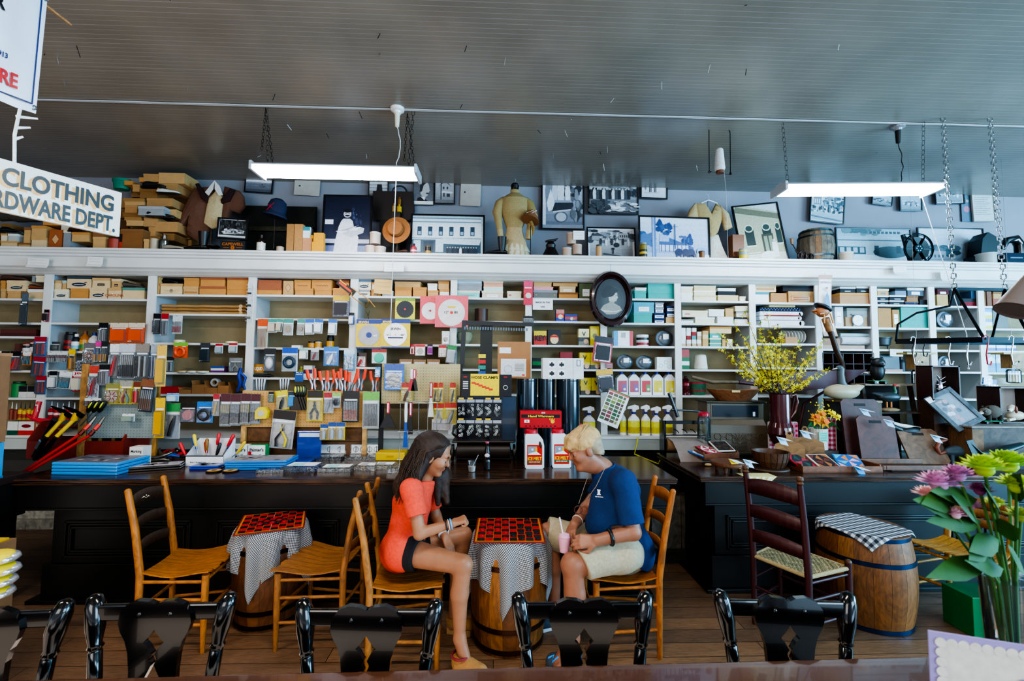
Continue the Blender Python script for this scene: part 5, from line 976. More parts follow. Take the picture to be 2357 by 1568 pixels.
def d_parade(d):d.grad(0,1,'#9ab0ba','#cfe0e6');d.r(.05,.55,.3,.85,'#7f949e');[d.r(.08+i*.07,.6,.11+i*.07,.75,'#e4edf0')for i in RG(3)];d.dap(.4,.5,1,.85,45,['#3c5460','#5a7280','#8aa4b0'],.06,.06);d.dap(0,.3,1,.5,50,['#2c404c','#dfe8ec','#6a828e'],.03,.05);d.p([(0,.12),(1,.02),(1,.05),(0,.16)],'#6d8490')
fm(z4(682,200,950,450),'tilted framed photograph of a street parade hanging beneath the right light',d_parade,Y=YW-.06,fw=.014,mat_w=.012,tilt=5)
def d_misc(d):d.grad(0,1,'#7d8e98','#a9bcc6');d.dap(.1,.3,.9,.7,20,['#3c4c58','#5d707c','#c9d4da'],.08,.08)
fm(z4(1165,235,1325,312),'small tilted frame half hidden below the right fluorescent light',d_misc,Y=YW-.05,fw=.01,tilt=7);fm(z4(1385,240,1562,358),'small dark framed photograph with caption card right of the light',d_misc,Y=YW-.05,fw=.014)
fm(z4(1662,125,1888,305),'framed photograph hanging behind the left pot rack chain',d_misc,Y=YW-.05,fw=.014,mat_w=.012,tilt=-2)
def d_pano(d):
 d.grad(0,1,'#a8c4cc','#8aa4b0');d.r(0,0,1,.3,'#b9d2da');d.dap(.1,.85,.6,1,20,['#3c5a60','#5a7a80'],.06,.05);d.r(.0,.3,1,.8,'#9ab4bc');d.r(0,.68,1,.71,'#4a626c');d.r(.0,.32,.38,.52,'#223840');[d.r(.03+i*.09,.36,.09+i*.09,.5,'#8fb0ba')for i in RG(4)]
 d.e(.72,.38,.24,.16,'#40525a',24);d.r(.5,.3,.56,.55,'#26383f');d.r(.8,.35,.86,.55,'#26383f');[d.r(.45+i*.055,.88,.48+i*.055,.94,'#33454e')for i in RG(8)]
fm(z4(900,440,1490,750),'wide framed photograph of an old shopfront behind the small barrel',d_pano,Y=YF+.14,fw=.016,dosnap=True,lean=2)
def d_town(d):d.grad(0,1,'#7d97a6','#bccbd6');d.dap(0,.3,.6,.55,50,['#3c505c','#566c78','#4a5f6a'],.07,.07);d.r(.12,.2,.4,.42,'#8d9aa4');[d.r(.15+i*.06,.25,.18+i*.06,.32,'#44565f')for i in RG(4)];d.p([(.7,.25),(.7,.62),(1,.9),(1,.2)],'#7a8890');[d.r(.76+i*.07,.4,.79+i*.07,.55,'#dfe6ea')for i in RG(3)];d.r(0,0,1,.18,'#9fb4c0');d.e(.75,.08,.12,.06,'#2c3c46')
fm(z4(1540,445,2055,765),'wide framed photograph of a town street behind the film reel',d_town,Y=YF+.14,fw=.016,dosnap=True,lean=2)
x,z,w,h=ext(*z4(1870,225,1950,440),YW-.02);t=TH('wall_poster','faded poster with a pink figure hanging right of the pot rack chain','poster',(x,YW-.02,z));mb=MB().bb(-w/2,w/2,0,.003,0,h,'#5d7484');mb.disc(0,h*.45,w*.3,'#c07a90');mb.disc(w*.1,h*.75,w*.14,'#a8a8a8');mb.bd(PT,PT,t)
fm(z4(1955,225,2128,440),'framed handwritten document hanging between the pot rack chains',lambda d:[d.r(0,0,1,1,'#c3ccca')]+[d.r(.1,.88-i*.07,.85-.1*(i%3),.895-i*.07,'#7a8a8c')for i in RG(10)],Y=YW-.04,fw=.008,fc='#b0a89a',tilt=-2)
def d_logs(d):d.grad(0,1,'#3a3c3e','#1c1e20');d.dap(0,.5,1,1,50,['#16181a','#3c4042','#5a5e60'],.04,.1);d.p([(.1,.3),(.5,.5),(.95,.4),(.9,.25),(.2,.15)],'#b9bcbe');d.dap(.15,.2,.9,.45,30,['#e0e2e4','#8a8c8e','#4a4c4e'],.05,.05);d.r(0,0,1,.1,'#cfd2d4')
x,z,w,h=pl(z1(1985,665,2210,760),YT-.02);t=TH('tin_sign','small dark sign with orange lettering standing on the cornice','sign',(x,YT-.02,z));mb=MB().bb(-w/2,w/2,0,.03,0,h,'#1a2228');mb.text('CAPEWELL',0,h*.7,h*.26,'#b5651f',0,w=w*.86);mb.disc(0,h*.36,w*.08,'#b5651f');mb.text('1',0,h*.36,h*.2,'#1a2228',0);mb.rect(-w*.38,h*.33,-w*.14,h*.38,'#b5651f');mb.rect(w*.14,h*.33,w*.38,h*.38,'#b5651f');mb.rect(-w*.45,h*.05,w*.45,h*.18,'#a05a20');mb.bd('sign_face',PT,t)
fm(z1(1950,480,2235,672),'framed photograph of logs on a sled standing behind the dark sign',d_logs,Y=YT+.06,fw=.018,tilt=3,mat_w=.004)
# ---- objects between the pictures
x,z,w,h=ext(*z2(0,455,660,765),YW-.1);t=TH('wooden_trough','long dark green wooden trough against the wall below the blue hat','trough',(x,YW-.12,ZT))
hh=P(650,z2(0,455,1,2)[1],YW-.1).z-ZT;MB().bb(-w/2,w/2,0,.02,0,hh,'#14160f').bb(-w/2,w/2,-.05,.02,hh*.52,hh*.6,'#3a3420').bb(-w/2,-w/2+.02,-.05,0,0,hh,'#14160f').bb(w/2-.02,w/2,-.05,0,0,hh*.9,'#14160f').bd(BY,'oldwood',t)
x,z,w,h=ext(*z2(165,375,370,555),YT+.02);t=TH('cloche_hat','navy blue cloche hat with red trim on a thin wire stand','hat',(x,YT+.06,ZT));z-=ZT
mb=MB();mb.M=T3(0,0,z+h*.1)@RY(12);mb.la([(w*.52,0),(w*.5,h*.08),(w*.4,h*.22),(w*.4,h*.55),(w*.33,h*.8),(w*.16,h*.93),(.001,h*.96)],'#232c48',24,flat=.9);mb.bd('hat_body',FA,t)
mb=MB();mb.M=T3(0,0,z+h*.1)@RY(12);mb.tu([(-w*.3,-w*.28,h*.12),(-w*.12,-w*.37,h*.4),(0,-w*.34,h*.62)],.004,'#c03040',5).tu([(-w*.28,-w*.3,h*.5),(0,-w*.38,h*.3)],.004,'#c03040',5);mb.bd('trim',FA,t)
mb=MB().tu([(0,0,z+h*.1),(0,0,.06)],.003,'#4a4640',6);[mb.tu([(0,0,.06),(.05*cos(a),.05*sin(a),0)],.003,'#4a4640',5)for a in(0,2.1,4.2)];mb.bd('wire_stand',ME,t)
cn(z2(103,685,178,850),'#2c1a14','#2c1a14','brown bottle with white label standing right of the dark sign','bottle',Y=YT,mat=GL,lab=['#d8d2c6','#d8d2c6'])
cn(z2(285,795,350,850),'#b8a08a','#a08a72','small tan tin at the foot of the hat stand','tin',kind='tin',Y=YT-.02)
for k,(a,y0,b_,c_)in EN(((385,610,450,'#a87a48'),(455,598,530,'#b5844f'),(533,722,612,'#c08a62'))):ct(z2(a,y0,b_,858),[c_],f'{["left tall thin", "right tall wider", "shorter orange"][k]} kraft carton standing left of the apron photograph',Y=YT+.0,depth=.06,sup=True)
ct(z2(537,618,600,720),['#d8e4e0','#d8e4e0','#2a8a94'],'small white and teal packet on the shorter kraft carton',Y=YT+.01,depth=.03)
for k,(r_,yy)in EN(((z2(616,772,722,858),-.03),(z2(598,690,628,858),.03),(z2(634,690,722,770),-.03))):ct(r_,['#d89a1a'],['lower yellow carton beside the apron photograph','yellow carton partly behind the two stacked yellow ones','upper yellow carton stacked beside the apron photograph'][k],Y=YT+yy,depth=.05,sup=True)
shoe(z2(630,0,0,0)[0],573,YT+.16,.22,'#2c1e1a','dark brown high button boot behind the yellow cartons',1.2,boot=1)
x,z,w,h=ext(*z2(1150,285,1540,610),YW-.1);t=TH('leather_satchel','dark brown leather satchel hanging behind the straw hat','bag',(x,YW-.08,ZT));MB().prism([(-w*.48,z-ZT+h*.45),(-w*.4,z-ZT+h*.1),(w*.4,z-ZT+h*.1),(w*.5,z-ZT+h*.4),(w*.46,z-ZT+h*.9),(-w*.46,z-ZT+h*.9)],-.03,.03,'#2e221e').bd('bag_body',SA,t,bev=.01);MB().ring((w*.14,0,z-ZT+h*.88),w*.17,.01,'#2a1f1c','y',16,6,0,PI).bd('handle',SA,t);MB().bb(-w*.3,w*.3,-.02,.02,0,z-ZT+h*.1,'#221a18').bd('stand_block',WO,t)
for k,(u,v0,v1)in EN(((1135,778,858),(1225,785,858),(1176,675,776))):cn(z2(u-48,v0,u+48,v1),'#c9b0a0','#d8c4b4',f'{["lower left", "lower right", "top"][k]} round pinkish tin in the pyramid of three left of the straw hat','round_tin',kind='tin',Y=YT-.02,group=None)and SUP.append((P(560+(u-48)/3.92,570,YT).x,P(560+(u+48)/3.92,570,YT).x,YT-.1,YT+.15,P(800,360+v0/3.92,YT-.02).z))
x,z,w,h=ext(*z2(1240,510,1500,800),YT+.04);t=TH('boater_hat','tan boater hat with flat brim propped on edge above the cornice','hat',(x,YT+.09,z+h/2));mb=MB();mb.M=RX(82)@RY(-4)
mb.la([(w*.5,0),(w*.5,.006),(w*.28,.01),(w*.27,.07),(w*.24,.078),(.001,.08)],'#a86a38',36);mb.bd('hat_body',FA,t);mb=MB();mb.M=RX(82)@RY(-4);mb.la([(w*.285,.01),(w*.283,.022)],'#6a3a1c',36);mb.bd('hat_band',FA,t);MB().tu([(0,.03,0),(0,.05,-h/2-z+ZT)],.008,'#5a4a3a',6).bb(-.05,.05,.0,.1,ZT-z-h/2,ZT-z-h/2+.02,'#d8d4cc').bd('hat_stand','matte',t)
for k,(r_,c_,l_)in EN(((z2(1395,375,1430,440),'#8c5a20','small amber bottle above the yellow tin'),(z2(1385,440,1435,515),'#d0a020','small yellow tin above the boater hat'),(z2(1345,432,1382,512),'#b08a50','small tan bottle left of the yellow tin'))):
 x,z,w,h=ext(*r_,YW-.13);t=TH('small_bottle',l_,'bottle',(x,YW-.15,z));MB().la([(w*.45,0),(w*.45,h*.7),(w*.2,h*.82),(w*.2,h)],c_,14).bd('body',GL,t)
x,z,w,h=ext(*z2(1340,432,1440,515),YW-.13);MBo=MB().bb(-.045,.045,-.04,.04,0,z-ZT,'#3a302a').bb(-.05,.05,-.045,.045,z-ZT-.006,z-ZT-.0005,'#2a221e');tag(MBo.bd('display_block',WO,None,(x,YW-.15,ZT)),'dark block carrying the small bottles behind the boater hat','block')
shoe(z2(1420,0,0,0)[0],574,YT-.03,.17,'#4c2a1c','small brown child shoe at the foot of the boater hat',PI-.2)
cn(z2(1507,755,1560,855),'#b83a40','#1c1c20','small pink-red bottle at the left corner of storefront photograph',Y=YT-.03,lab=['#c03a44','#e8e0dc','#c03a44']);cn(z2(1637,778,1690,858),'#2c2016','#7a5c28','small dark and gold tin before the storefront photograph','tin',kind='tin',Y=YT-.03,lab=['#c09030','#2c2016'])
x,z,w,h=ext(*z3(100,280,560,875),YT+.08);t=TH('dress_form','headless dress form in high-necked cream lace blouse and frilled skirt','dress form',(x,YT+.1,ZT));h=z+h-ZT;k=h/.72
tx=lambda px,py:((px-330)/3.92/207,(872-py)/3.92/207)
mb=MB();pr=[(.10,.0),(.115,.04),(.10,.12),(.075,.20),(.06,.27),(.058,.30),(.075,.36),(.10,.45),(.11,.53),(.105,.60),(.06,.645),(.034,.665),(.032,.70)]
mb.la([(a*1.35*k,b*k)for a,b in pr[4:]],'#a08a5c',28,flat=.62);mb.bd('blouse',FA,t)
mb=MB();mb.la([(.15*k,.02),(.14*k,.07),(.13*k,.12),(.115*k,.17*k),(.085*k,.26*k),(.082*k,.31*k)],'#b59a70',28,flat=.6);mb.bd('waistband',FA,t)
mb=MB();n=48
for k0,(r0,zz0,r1,zz1)in EN(((.155,.0,.13,.1),(.145,.07,.11,.17))):
 vs=[((r0 if q==0 else r1)*k*(1+.09*sin(i*1.9)*(1-q))*cos(2*PI*i/n),.62*(r0 if q==0 else r1)*k*(1+.09*sin(i*1.9)*(1-q))*sin(2*PI*i/n),zz0 if q==0 else zz1)for q in(0,1)for i in RG(n)]
 mb.add(vs,[(i,(i+1)%n,n+(i+1)%n,n+i)for i in RG(n)],'#cdbfa0',True)
mb.bd('skirt_frill',FA,t)
for s_ in(-1,1):
 MB().tu([(s_*.10*k,0,.60*k),(s_*.15*k,-.01,.55*k),(s_*.175*k,-.02,.46*k),(s_*.16*k,-.03,.36*k),(s_*.145*k,-.03,.27*k)],[.04,.055,.055,.04,.03],'#98814f'if s_>0 else '#a08a5c',14).bd('sleeve',FA,t);MB().tu([(s_*.147*k,-.03,.28*k),(s_*.138*k,-.03,.19*k)],[.034,.03],'#ab9468',12).bd('cuff',FA,t)
MB().la([(.034*k,.70*k),(.04*k,.71*k),(.042*k,.745*k),(.03*k,.765*k)],'#0c0c0e',18).tu([(0,0,.76*k),(0,0,.79*k),(.012,0,.80*k),(.0,0,.82*k)],.002,'#9aa0a8',5).bd('neck_cap',GL,t)
x,z,w,h=ext(*z3(390,470,560,720),YT-.02);t=TH('bonnet','brown straw bonnet with pale ribbon on a stand beside the dress form','hat',(x,YT-.02,ZT));z-=ZT;mb=MB();mb.M=T3(0,0,z+h*.62)@RY(18)@RX(-12);mb.la([(w*.5,-.02),(w*.44,.0),(w*.36,.03),(w*.3,.07),(w*.15,.1),(.001,.105)],'#8a5c36',24);mb.bd('hat_body',FA,t);mb=MB();mb.M=T3(0,0,z+h*.62)@RY(18)@RX(-12);mb.tu([(-w*.3,-w*.22,.02),(0,-w*.3,.07),(w*.3,-w*.2,.03)],.012,'#b89a90',8,flat=.4).tu([(-w*.1,-w*.36,.0),(.03,-w*.25,.09)],.009,'#b89a90',6);mb.bd('ribbon',FA,t)
MB().tu([(0,0,z+h*.5),(0,0,.006)],.004,'#2a2420',6).la([(.045,0),(.04,.008)],'#2a2420',16).bd('stand',ME,t);MB().tu([(.0,-.02,z+h*.5),(.03,-.03,z+h*.25),(.02,-.03,z)],[.02,.018,.004],'#8a6a3a',8).bd('ribbon_end',FA,t)
shoe(1141,578,YT-.03,.25,'#101114','tall black lace-up boot left of the dress form',PI,boot=1)
x,z,w,h=ext(*z3(575,690,755,875),YT);t=TH('brass_bell','dark cast iron bell-shaped figure right of the dress form','bell',(x,YT+.08,ZT));MB().la([(.09,0),(.1,.02),(.075,.07),(.05,.12),(.055,.15),(.03,.19),(.01,.2)],'#1d1716',22).bd('bell_body',SA,t);MB().tu([(-.06,0,.19),(-.02,0,.2),(.05,0,.21),(.08,0,.23)],[.01,.014,.014,.004],'#241c1a',8).bd('crossbar',SA,t)
for kk,(u,v0,v1)in EN(((809,785,878),(903,788,878),(850,682,784))):cn(z3(u-43,v0,u+43,v1),'#b89c88','#c9ae9a',f'{["lower left", "lower right", "top"][kk]} round tin in the pyramid below the horse cart photograph','round_tin',kind='tin',Y=YT)and SUP.append((P(1100+(u-48)/3.92,570,YT).x,P(1100+(u+48)/3.92,570,YT).x,YT-.1,YT+.15,P(1320,360+v0/3.92,YT).z))
paper(z3(860,672,962,752),'white caption card leaning on the pyramid of tins below horse cart picture',['','',''],YT-.015)
for r_,c_,cp,l_ in((z3(1070,765,1125,882),'#c09468','#3a4a44','small tan bottle before the street photograph'),(z3(1470,745,1537,888),'#8a7a2c','#8d958c','yellow-labelled oil can left of the ox team photograph')):cn(r_,c_,cp,l_,Y=YT-.03,kind='can',lab=['#2a2a1c','#d8b83a','#2a2a1c']if r_[0]>1400 else None)
cn(z3(2005,828,2055,900),'#7a4c1c','#2a1c12','small brown tin at right before the ox team photograph','tin',kind='tin',Y=YT-.04);cn(z3(1965,855,2003,900),'#a9bcd0','#a9bcd0','tiny pale tin before the ox team photograph','tin',kind='tin',Y=YT-.04)
cn(z4(160,625,225,715),'#d8c040','#8a9aa0','yellow tin at the foot of the leaning sepia photograph','tin',kind='tin',Y=YT-.03,lab=['#d8c040','#8aa0a0']);ct(z4(92,540,180,712),['#7a4a2c'],'brown wooden box behind the yellow tin',Y=YT+.1,depth=.1)
x,z,w,h=ext(*z3(1895,310,2320,900),YT+.16);t=TH('hanging_dress','cream antique bodice and white skirt on a white hanger','dress',(x,YT+.2,ZT))
g=lambda px,py:((px-2110)/3.92/203,(893-py)/3.92/203)
gm([g(*p)for p in((2070,330),(1975,335),(2000,500),(2070,560),(2110,650),(2140,660),(2190,600),(2230,480),(2240,370),(2180,330),(2130,430))],'#b59a68',0,.05,t,'bodice')
gm([g(*p)for p in((1985,330),(1930,390),(1897,490),(1960,505),(2005,500))],'#bfa67a',-.01,.04,t,'sleeve');gm([g(*p)for p in((2210,350),(2290,430),(2320,560),(2250,585),(2225,480))],'#bfa67a',-.01,.04,t,'sleeve')
gm([g(*p)for p in((2110,640),(2190,620),(2230,740),(2300,893),(2080,893),(2090,760))],'#cfcabc',0,.04,t,'skirt');MB().tu([(*g(2040,330)[:1],0,g(0,330)[1]),(g(2110,0)[0],0,g(0,300)[1]),(g(2190,0)[0],0,g(0,330)[1])],.007,'#e4e8ec',8).tu([(g(2110,0)[0],0,g(0,300)[1]),(g(2110,0)[0],0,g(0,260)[1]),(g(2090,0)[0],0,g(0,245)[1])],.003,'#c9ced4',5).bd('hanger',SA,t)
MB().tu([(0,.02,0),(0,.02,g(0,300)[1])],.006,'#8d9299',6).bd('support_rod',ME,t)
def keg(r,label,Y,col='#6d6455',hoop='#3a4a50',name='barrel'):
 x,z,w,h=pl(r,Y);t=TH(name,label,'barrel',(x,Y+w/2,z));R_=w/2;mb=MB();n=20;pr=[(R_*.82,0),(R_*.94,h*.22),(R_,h*.5),(R_*.94,h*.78),(R_*.82,h)]
 c=[random.Random(i*3+1).choice([col,'#857a66','#5d5445','#7d5c3c'])for i in RG(n)]
 for j in RG(n):
  vs=[]
  for q in(0,.97):
   a=2*PI*(j+q)/n;vs+=[(r_*cos(a),r_*sin(a),zz)for r_,zz in pr]
  mb.add(vs,[(i,5+i,6+i,1+i)for i in RG(4)],c[j],True)
 mb.la([(.001,h-.012),(R_*.8,h-.012)],col,n);mb.bd('staves','oldwood',t)
 for q in(.05,.2,.78,.93):rad=R_*(.82+.18*sin(PI*q));MB().la([(rad+.001,h*q-.008),(rad+.005,h*q-.008),(rad+.005,h*q+.01),(rad+.001,h*q+.01)],hoop,24).bd('hoop',ME,t)
 return t
keg(z4(702,475,958,735),'small grey wooden keg standing on the cornice',YT-.04)
cn(z4(960,655,1055,738),'#b8ae9c','#c9c0b0','cream round tin right of the small keg','tin',kind='tin',Y=YT)
x,z,w,h=ext(*z4(535,505,770,728),YT);t=TH('hand_tool','rusty iron apple peeler with wooden crank left of the keg','tool',(x,YT+.02,ZT));mb=MB()
for i in RG(6):mb.tu([(-.08+i*.03,0,0),(-.06+i*.025,-.02*(i%2),.08),(-.1+i*.03,0,.13-.02*i)],[.008,.011,.006],'#3c3230',7)
mb.ring((-.03,-.02,.06),.05,.007,'#3c3230','y',18,6).ring((.07,-.01,.05),.035,.006,'#40332f','y',16,6);mb.bd('iron_frame',ME,t);MB().tu([(-.09,0,.13),(-.13,0,.2)],.006,'#3c3230',6).bd('crank',ME,t);MB().tu([(-.13,0,.19),(-.135,0,.26)],[.014,.018],'#7a5a3c',10).bd('crank_handle',WO,t)
x,z,w,h=ext(*z4(1380,435,1695,755),YT-.04);t=TH('film_projector','black film projector arm with a large spoked reel','film projector',(x,YT+.02,ZT));c=(.03,-.03,.16);mb=MB();R_=w*.36
mb.ring(c,R_,.008,'#14181c','y',36,6);mb.ring(c,R_*.9,.004,'#1c2226','y',36,5);[mb.bar((c[0]+R_*.2*cos(a),c[1],c[2]+R_*.2*sin(a)),(c[0]+R_*cos(a),c[1],c[2]+R_*sin(a)),.022,.004,'#20262a')for a in[i*PI/3 for i in RG(6)]];mb.tu([(c[0],c[1]-.006,c[2]),(c[0],c[1]+.006,c[2])],R_*.3,'#20262a',20);[mb.tu([(c[0]+R_*.17*cos(a),c[1]-.008,c[2]+R_*.17*sin(a)),(c[0]+R_*.17*cos(a),c[1]-.006,c[2]+R_*.17*sin(a))],.008,'#7f8a90',8)for a in[i*PI/3 for i in RG(6)]]
mb.bd('reel',ME,t);MB().tu([(c[0],c[1]+.01,c[2]),(c[0],c[1]+.02,c[2])],R_*.8,'#0e1012',28).bd('wound_film',GL,t)
MB().bar((-.1,.02,.33),(-.02,.02,.0),.03,.03,'#101214').bar((-.1,.02,.31),(.0,.02,.27),.016,.016,'#101214').bb(-.06,.12,-.04,.08,0,.025,'#101214').ring((-.07,0,.27),.06,.004,'#181c1e','y',16,5,-.3,2).bd('projector_arm',SA,t)
x,z,w,h=ext(*z4(1890,385,2320,770),YT);t=TH('slide_projector','black folding camera-like box open on the cornice at right','projector',(x,YT+.06,ZT));MB().prism([(-.08,.12),(.10,.12),(.16,.3),(.02,.38),(-.05,.3)],-.02,.14,'#0d0e10').bd('hood',SA,t,bev=.004);MB().bb(-.14,.16,-.04,.12,.0,.1,'#15171a').prism([(-.25,0),(.0,.0),(.02,.08),(-.02,.09)],-.03,.06,'#0f1113').bd('base',SA,t)
cn(z4(2065,690,2185,772),'#a8aaa4','#b5b8b2','pale round tin under the black projector','tin',kind='tin',Y=YT-.08,cat='tin');
x,z,w,h=ext(*z4(2190,690,2350,775),YT-.05);t=TH('toolbox','dark blue metal case at the right end of the cornice','case',(x,YT-.08,ZT));MB().bb(-w/2,w/2,0,.12,0,h*.9,'#16283a').bd('case_body',GL,t,bev=.006);MB().bb(-w*.3,w*.3,-.004,0,h*.4,h*.5,'#5a6a78').bd('clasp',ME,t)
x,z,w,h=ext(*z4(2235,440,2352,690),YT+.05);t=TH('sewing_machine','black cast machine arm at the far right end of the cornice','machine',(x,YT+.1,ZT));MB().tu([(.1,0,.0),(.1,0,.25),(.05,0,.32),(-.06,0,.3),(-.1,0,.2)],[.05,.05,.05,.04,.02],'#0f1012',12).bd('machine_arm',GL,t);MB().bb(-.12,.16,-.06,.08,0,.03,'#17181b').bd('base',GL,t)
x,z,w,h=ext(*z4(725,855,940,1330),YF-.22);t=TH('seed_poster','tall curling vintage seed company poster of a child hanging from the cornice','poster',(x,YF-.22,z+h));W=.155;mb=MB();n=14
f=lambda q:.03*sin(q*3.4)-.015
sx=lambda q:.02+.1*max(0,q-.55)**1.5-.04
for i in RG(n):
 a,b_=i/n,(i+1)/n;mb.add([(-W/2+sx(a),f(a),-h*a),(W/2+sx(a),f(a),-h*a),(W/2+sx(b_),f(b_),-h*b_),(-W/2+sx(b_),f(b_),-h*b_)],[(3,2,1,0)],'#b89c90',True)
 if 0<i<n-1:mb.add([(-W*.43+sx(a),f(a)-.002,-h*a),(W*.43+sx(a),f(a)-.002,-h*a),(W*.43+sx(b_),f(b_)-.002,-h*b_),(-W*.43+sx(b_),f(b_)-.002,-h*b_)],[(3,2,1,0)],'#e0e0dc',True)
mb.bd('sheet',PA,t);mb=MB();mb.text('D.M. FERRY & Co.',-.02,-h*.12,.018,'#8a7a8c',-.014,w=W*.75);mb.flat([(-.045,-h*.56),(.02,-h*.56),(.012,-h*.36),(-.01,-h*.28),(-.035,-h*.36)],'#5a84a8',-.016);mb.disc(-.014,-h*.24,.013,'#d8a890',-.016);mb.disc(-.014,-h*.215,.016,'#4a5a70',-.016,rz=.007);mb.rect(-.03,-h*.62,-.02,-h*.56,'#4a4a50',-.016);mb.rect(-.005,-h*.62,.005,-h*.56,'#4a4a50',-.016);mb.text('SEEDS',.0,-h*.86,.02,'#b58a84',.0);mb.bd('printed_art',PT,t);MB().tu([(0,.02,.0),(0,.02,.03)],.002,'#555',4).bd('hook',ME,t)
x,z,w,h=ext(1628,262,1686,402,3.9);t=TH('string_holder','white string cone in a black wire cradle hanging from the ceiling','string holder',(x,3.9,z))
MB().tu([(0,0,h),(-w*.1,0,h*.92),(-w*.4,0,h*.8),(-w*.42,0,h*.05),(w*.42,0,0),(w*.44,0,h*.7),(w*.1,0,h*.95),(0,0,h)],.0035,'#17181a',6,cap=False).ring((-w*.42,0,h*.04),.01,.003,'#17181a','y',10,4).ring((w*.42,0,h*.02),.01,.003,'#17181a','y',10,4).tu([(0,0,h),(0,0,ZC-z)],.0025,'#17181a',5).bd('wire_cradle',ME,t)
MB().la([(w*.17,h*.06),(w*.2,h*.1),(w*.14,h*.4),(w*.1,h*.42)],'#d8d8d6',18).bd('string_cone',FA,t);MB().la([(w*.14,h*.02),(w*.15,h*.06)],'#7a4a38',14).bd('cone_base',PA,t);MB().tu([(w*.1,0,h*.4),(w*.7,.2,-.1),(w*.72,.2,-.9)],.0012,'#d8d8d6',4).bd('string',FA,t)
for k,(u,v)in EN(((612,250),(938,262))):
 p=PZ(u,v,ZC);mb=MB();chain(mb,(0,0,0),(-.02,0,-.42 if k else-.36),.03,.0016,'#2a2826');chain(mb,(0,0,0),(.07,.02,-.5),.03,.0016,'#2a2826');tag(mb.bd('loose_chain',ME,None,p),['thin loose black chain hanging from ceiling left of the porcelain socket','thin loose black chain hanging from ceiling right of the porcelain socket'][k],'chain')
p=P(913,380,3.7);MBc=MB().tu([(0,0,0),(-.012,0,-.7),(-.02,.0,-1.42)],.003,'#e6e6e2',5);t=TH('pull_cord','long white pull cord hanging from the left light with a small end knob','cord',p);MBc.bd('cord',FA,t);MB().ell((-.02,0,-1.43),(.006,.006,.012),'#c9c9c4',8).bd('knob',SA,t)
# ------ hanging signs at left
A,Bp=P(-130,258,1.75),P(281,444,2.25);dx=Bp.x-A.x;ang=atan2(Bp.y-A.y,dx)
t=TH('hanging_sign','white board lettered CLOTHING HARDWARE DEPT. hanging at upper left','sign',(A.x,A.y,0),ang);Ls=hypot(dx,Bp.y-A.y)
zt=Bp.z+.0;zt0=P(281,444,2.25).z;zb0=P(270,545,2.25).z;hs=zt0-zb0
mb=MB().bb(0,Ls,0,.02,zb0,zt0,'#e2dfd6');mb.bd('board',PD,t,bev=.002)
mb=MB();yy=-.0005
def sgn(tx,xr_,zc,hh,w):
 mb.text(tx,xr_-w/2-.012,zc-.01,hh,'#e0a860',yy,w=w);mb.text(tx,xr_-w/2,zc,hh,'#16181c',yy-.0006,w=w)
sgn('CLOTHING',Ls-.03,zb0+hs*.70,hs*.34,Ls*.66);sgn('HARDWARE DEPT.',Ls-.02,zb0+hs*.25,hs*.33,Ls*.86);mb.bd('painted_lettering',PT,t)
mb=MB();mb.tu([(Ls*.35,.01,zt0),(Ls*.34,.01,zt0+.12),(Ls*.36,.01,zt0+.25)],.006,'#dfe3e6',6);[mb.tu([(Ls*.34,.01,zt0+.1+.05*i),(Ls*.38+.02*i,.0,zt0+.12+.05*i)],[.007,.004],'#e9edf0',6)for i in RG(3)];mb.bd('tie_rope',FA,t)
a,b_,c_,d_=P(-120,-140,1.45),P(107,-8,1.8),P(80,262,1.8),P(-120,190,1.45)
t=TH('hanging_banner','white vinyl banner with navy border and red letters RE at top left corner','banner',a)
q=[Vc(v_)-a for v_ in(a,b_,c_,d_)]
bl=lambda s_,r_:(q[0]*(1-s_)+q[1]*s_)*(1-r_)+(q[3]*(1-s_)+q[2]*s_)*r_
nrm=(q[1]-q[0]).cross(q[3]-q[0]).normalized();nrm=nrm if nrm.dot(EYE-a)>0 else-nrm
mb=MB();n=16;mb.add([bl(i/n,k/n)+nrm*.004*sin(i*.9)for i in RG(n+1)for k in RG(n+1)],[(i*17+k,i*17+17+k,i*17+18+k,i*17+1+k)for i in RG(n)for k in RG(n)],'#dfe6f2',True);mb.bd('vinyl_sheet',SA,t)
mb=MB()
for e,f_ in(((.93,.0),(.93,.93)),((0,.93),(.93,.93))):mb.tu([bl(e[0]+(f_[0]-e[0])*k/16,e[1]+(f_[1]-e[1])*k/16)+nrm*.006 for k in RG(17)],.0028,'#1c2f6a',4)
LW,LH=(q[1]-q[0]).length,(q[2]-q[1]).length
def btxt(s,cs,cr_,hh,col):vs,fs,xa,xb,ya,yb=glyphs(s);k=hh/.72;mb.add([bl(cs+(v_[0]-xb)*k/LW,cr_-v_[1]*k/LH)+nrm*.008 for v_ in vs],fs,col)
btxt('RE',.72,.86,.055,'#c81f28');btxt('HER',.53,.30,.05,'#1a1c24');btxt('1913',.58,.66,.02,'#1c2f6a');mb.bd('lettering',PT,t)
mb=MB();[mb.ring(bl(*e)+nrm*.008,.008,.003,'#8a8d90','y',12,5)for e in((.95,.96),(.97,.03))];mb.bd('grommet',ME,t)
p=P(100,8,1.8);t=TH('wooden_dowel','thin wooden dowel sticking out right of the hanging banner','dowel',p);MB().tu([(0,0,0),P(162,56,2.0)-p],.006,'#b5844f',8).bd('rod',WO,t)
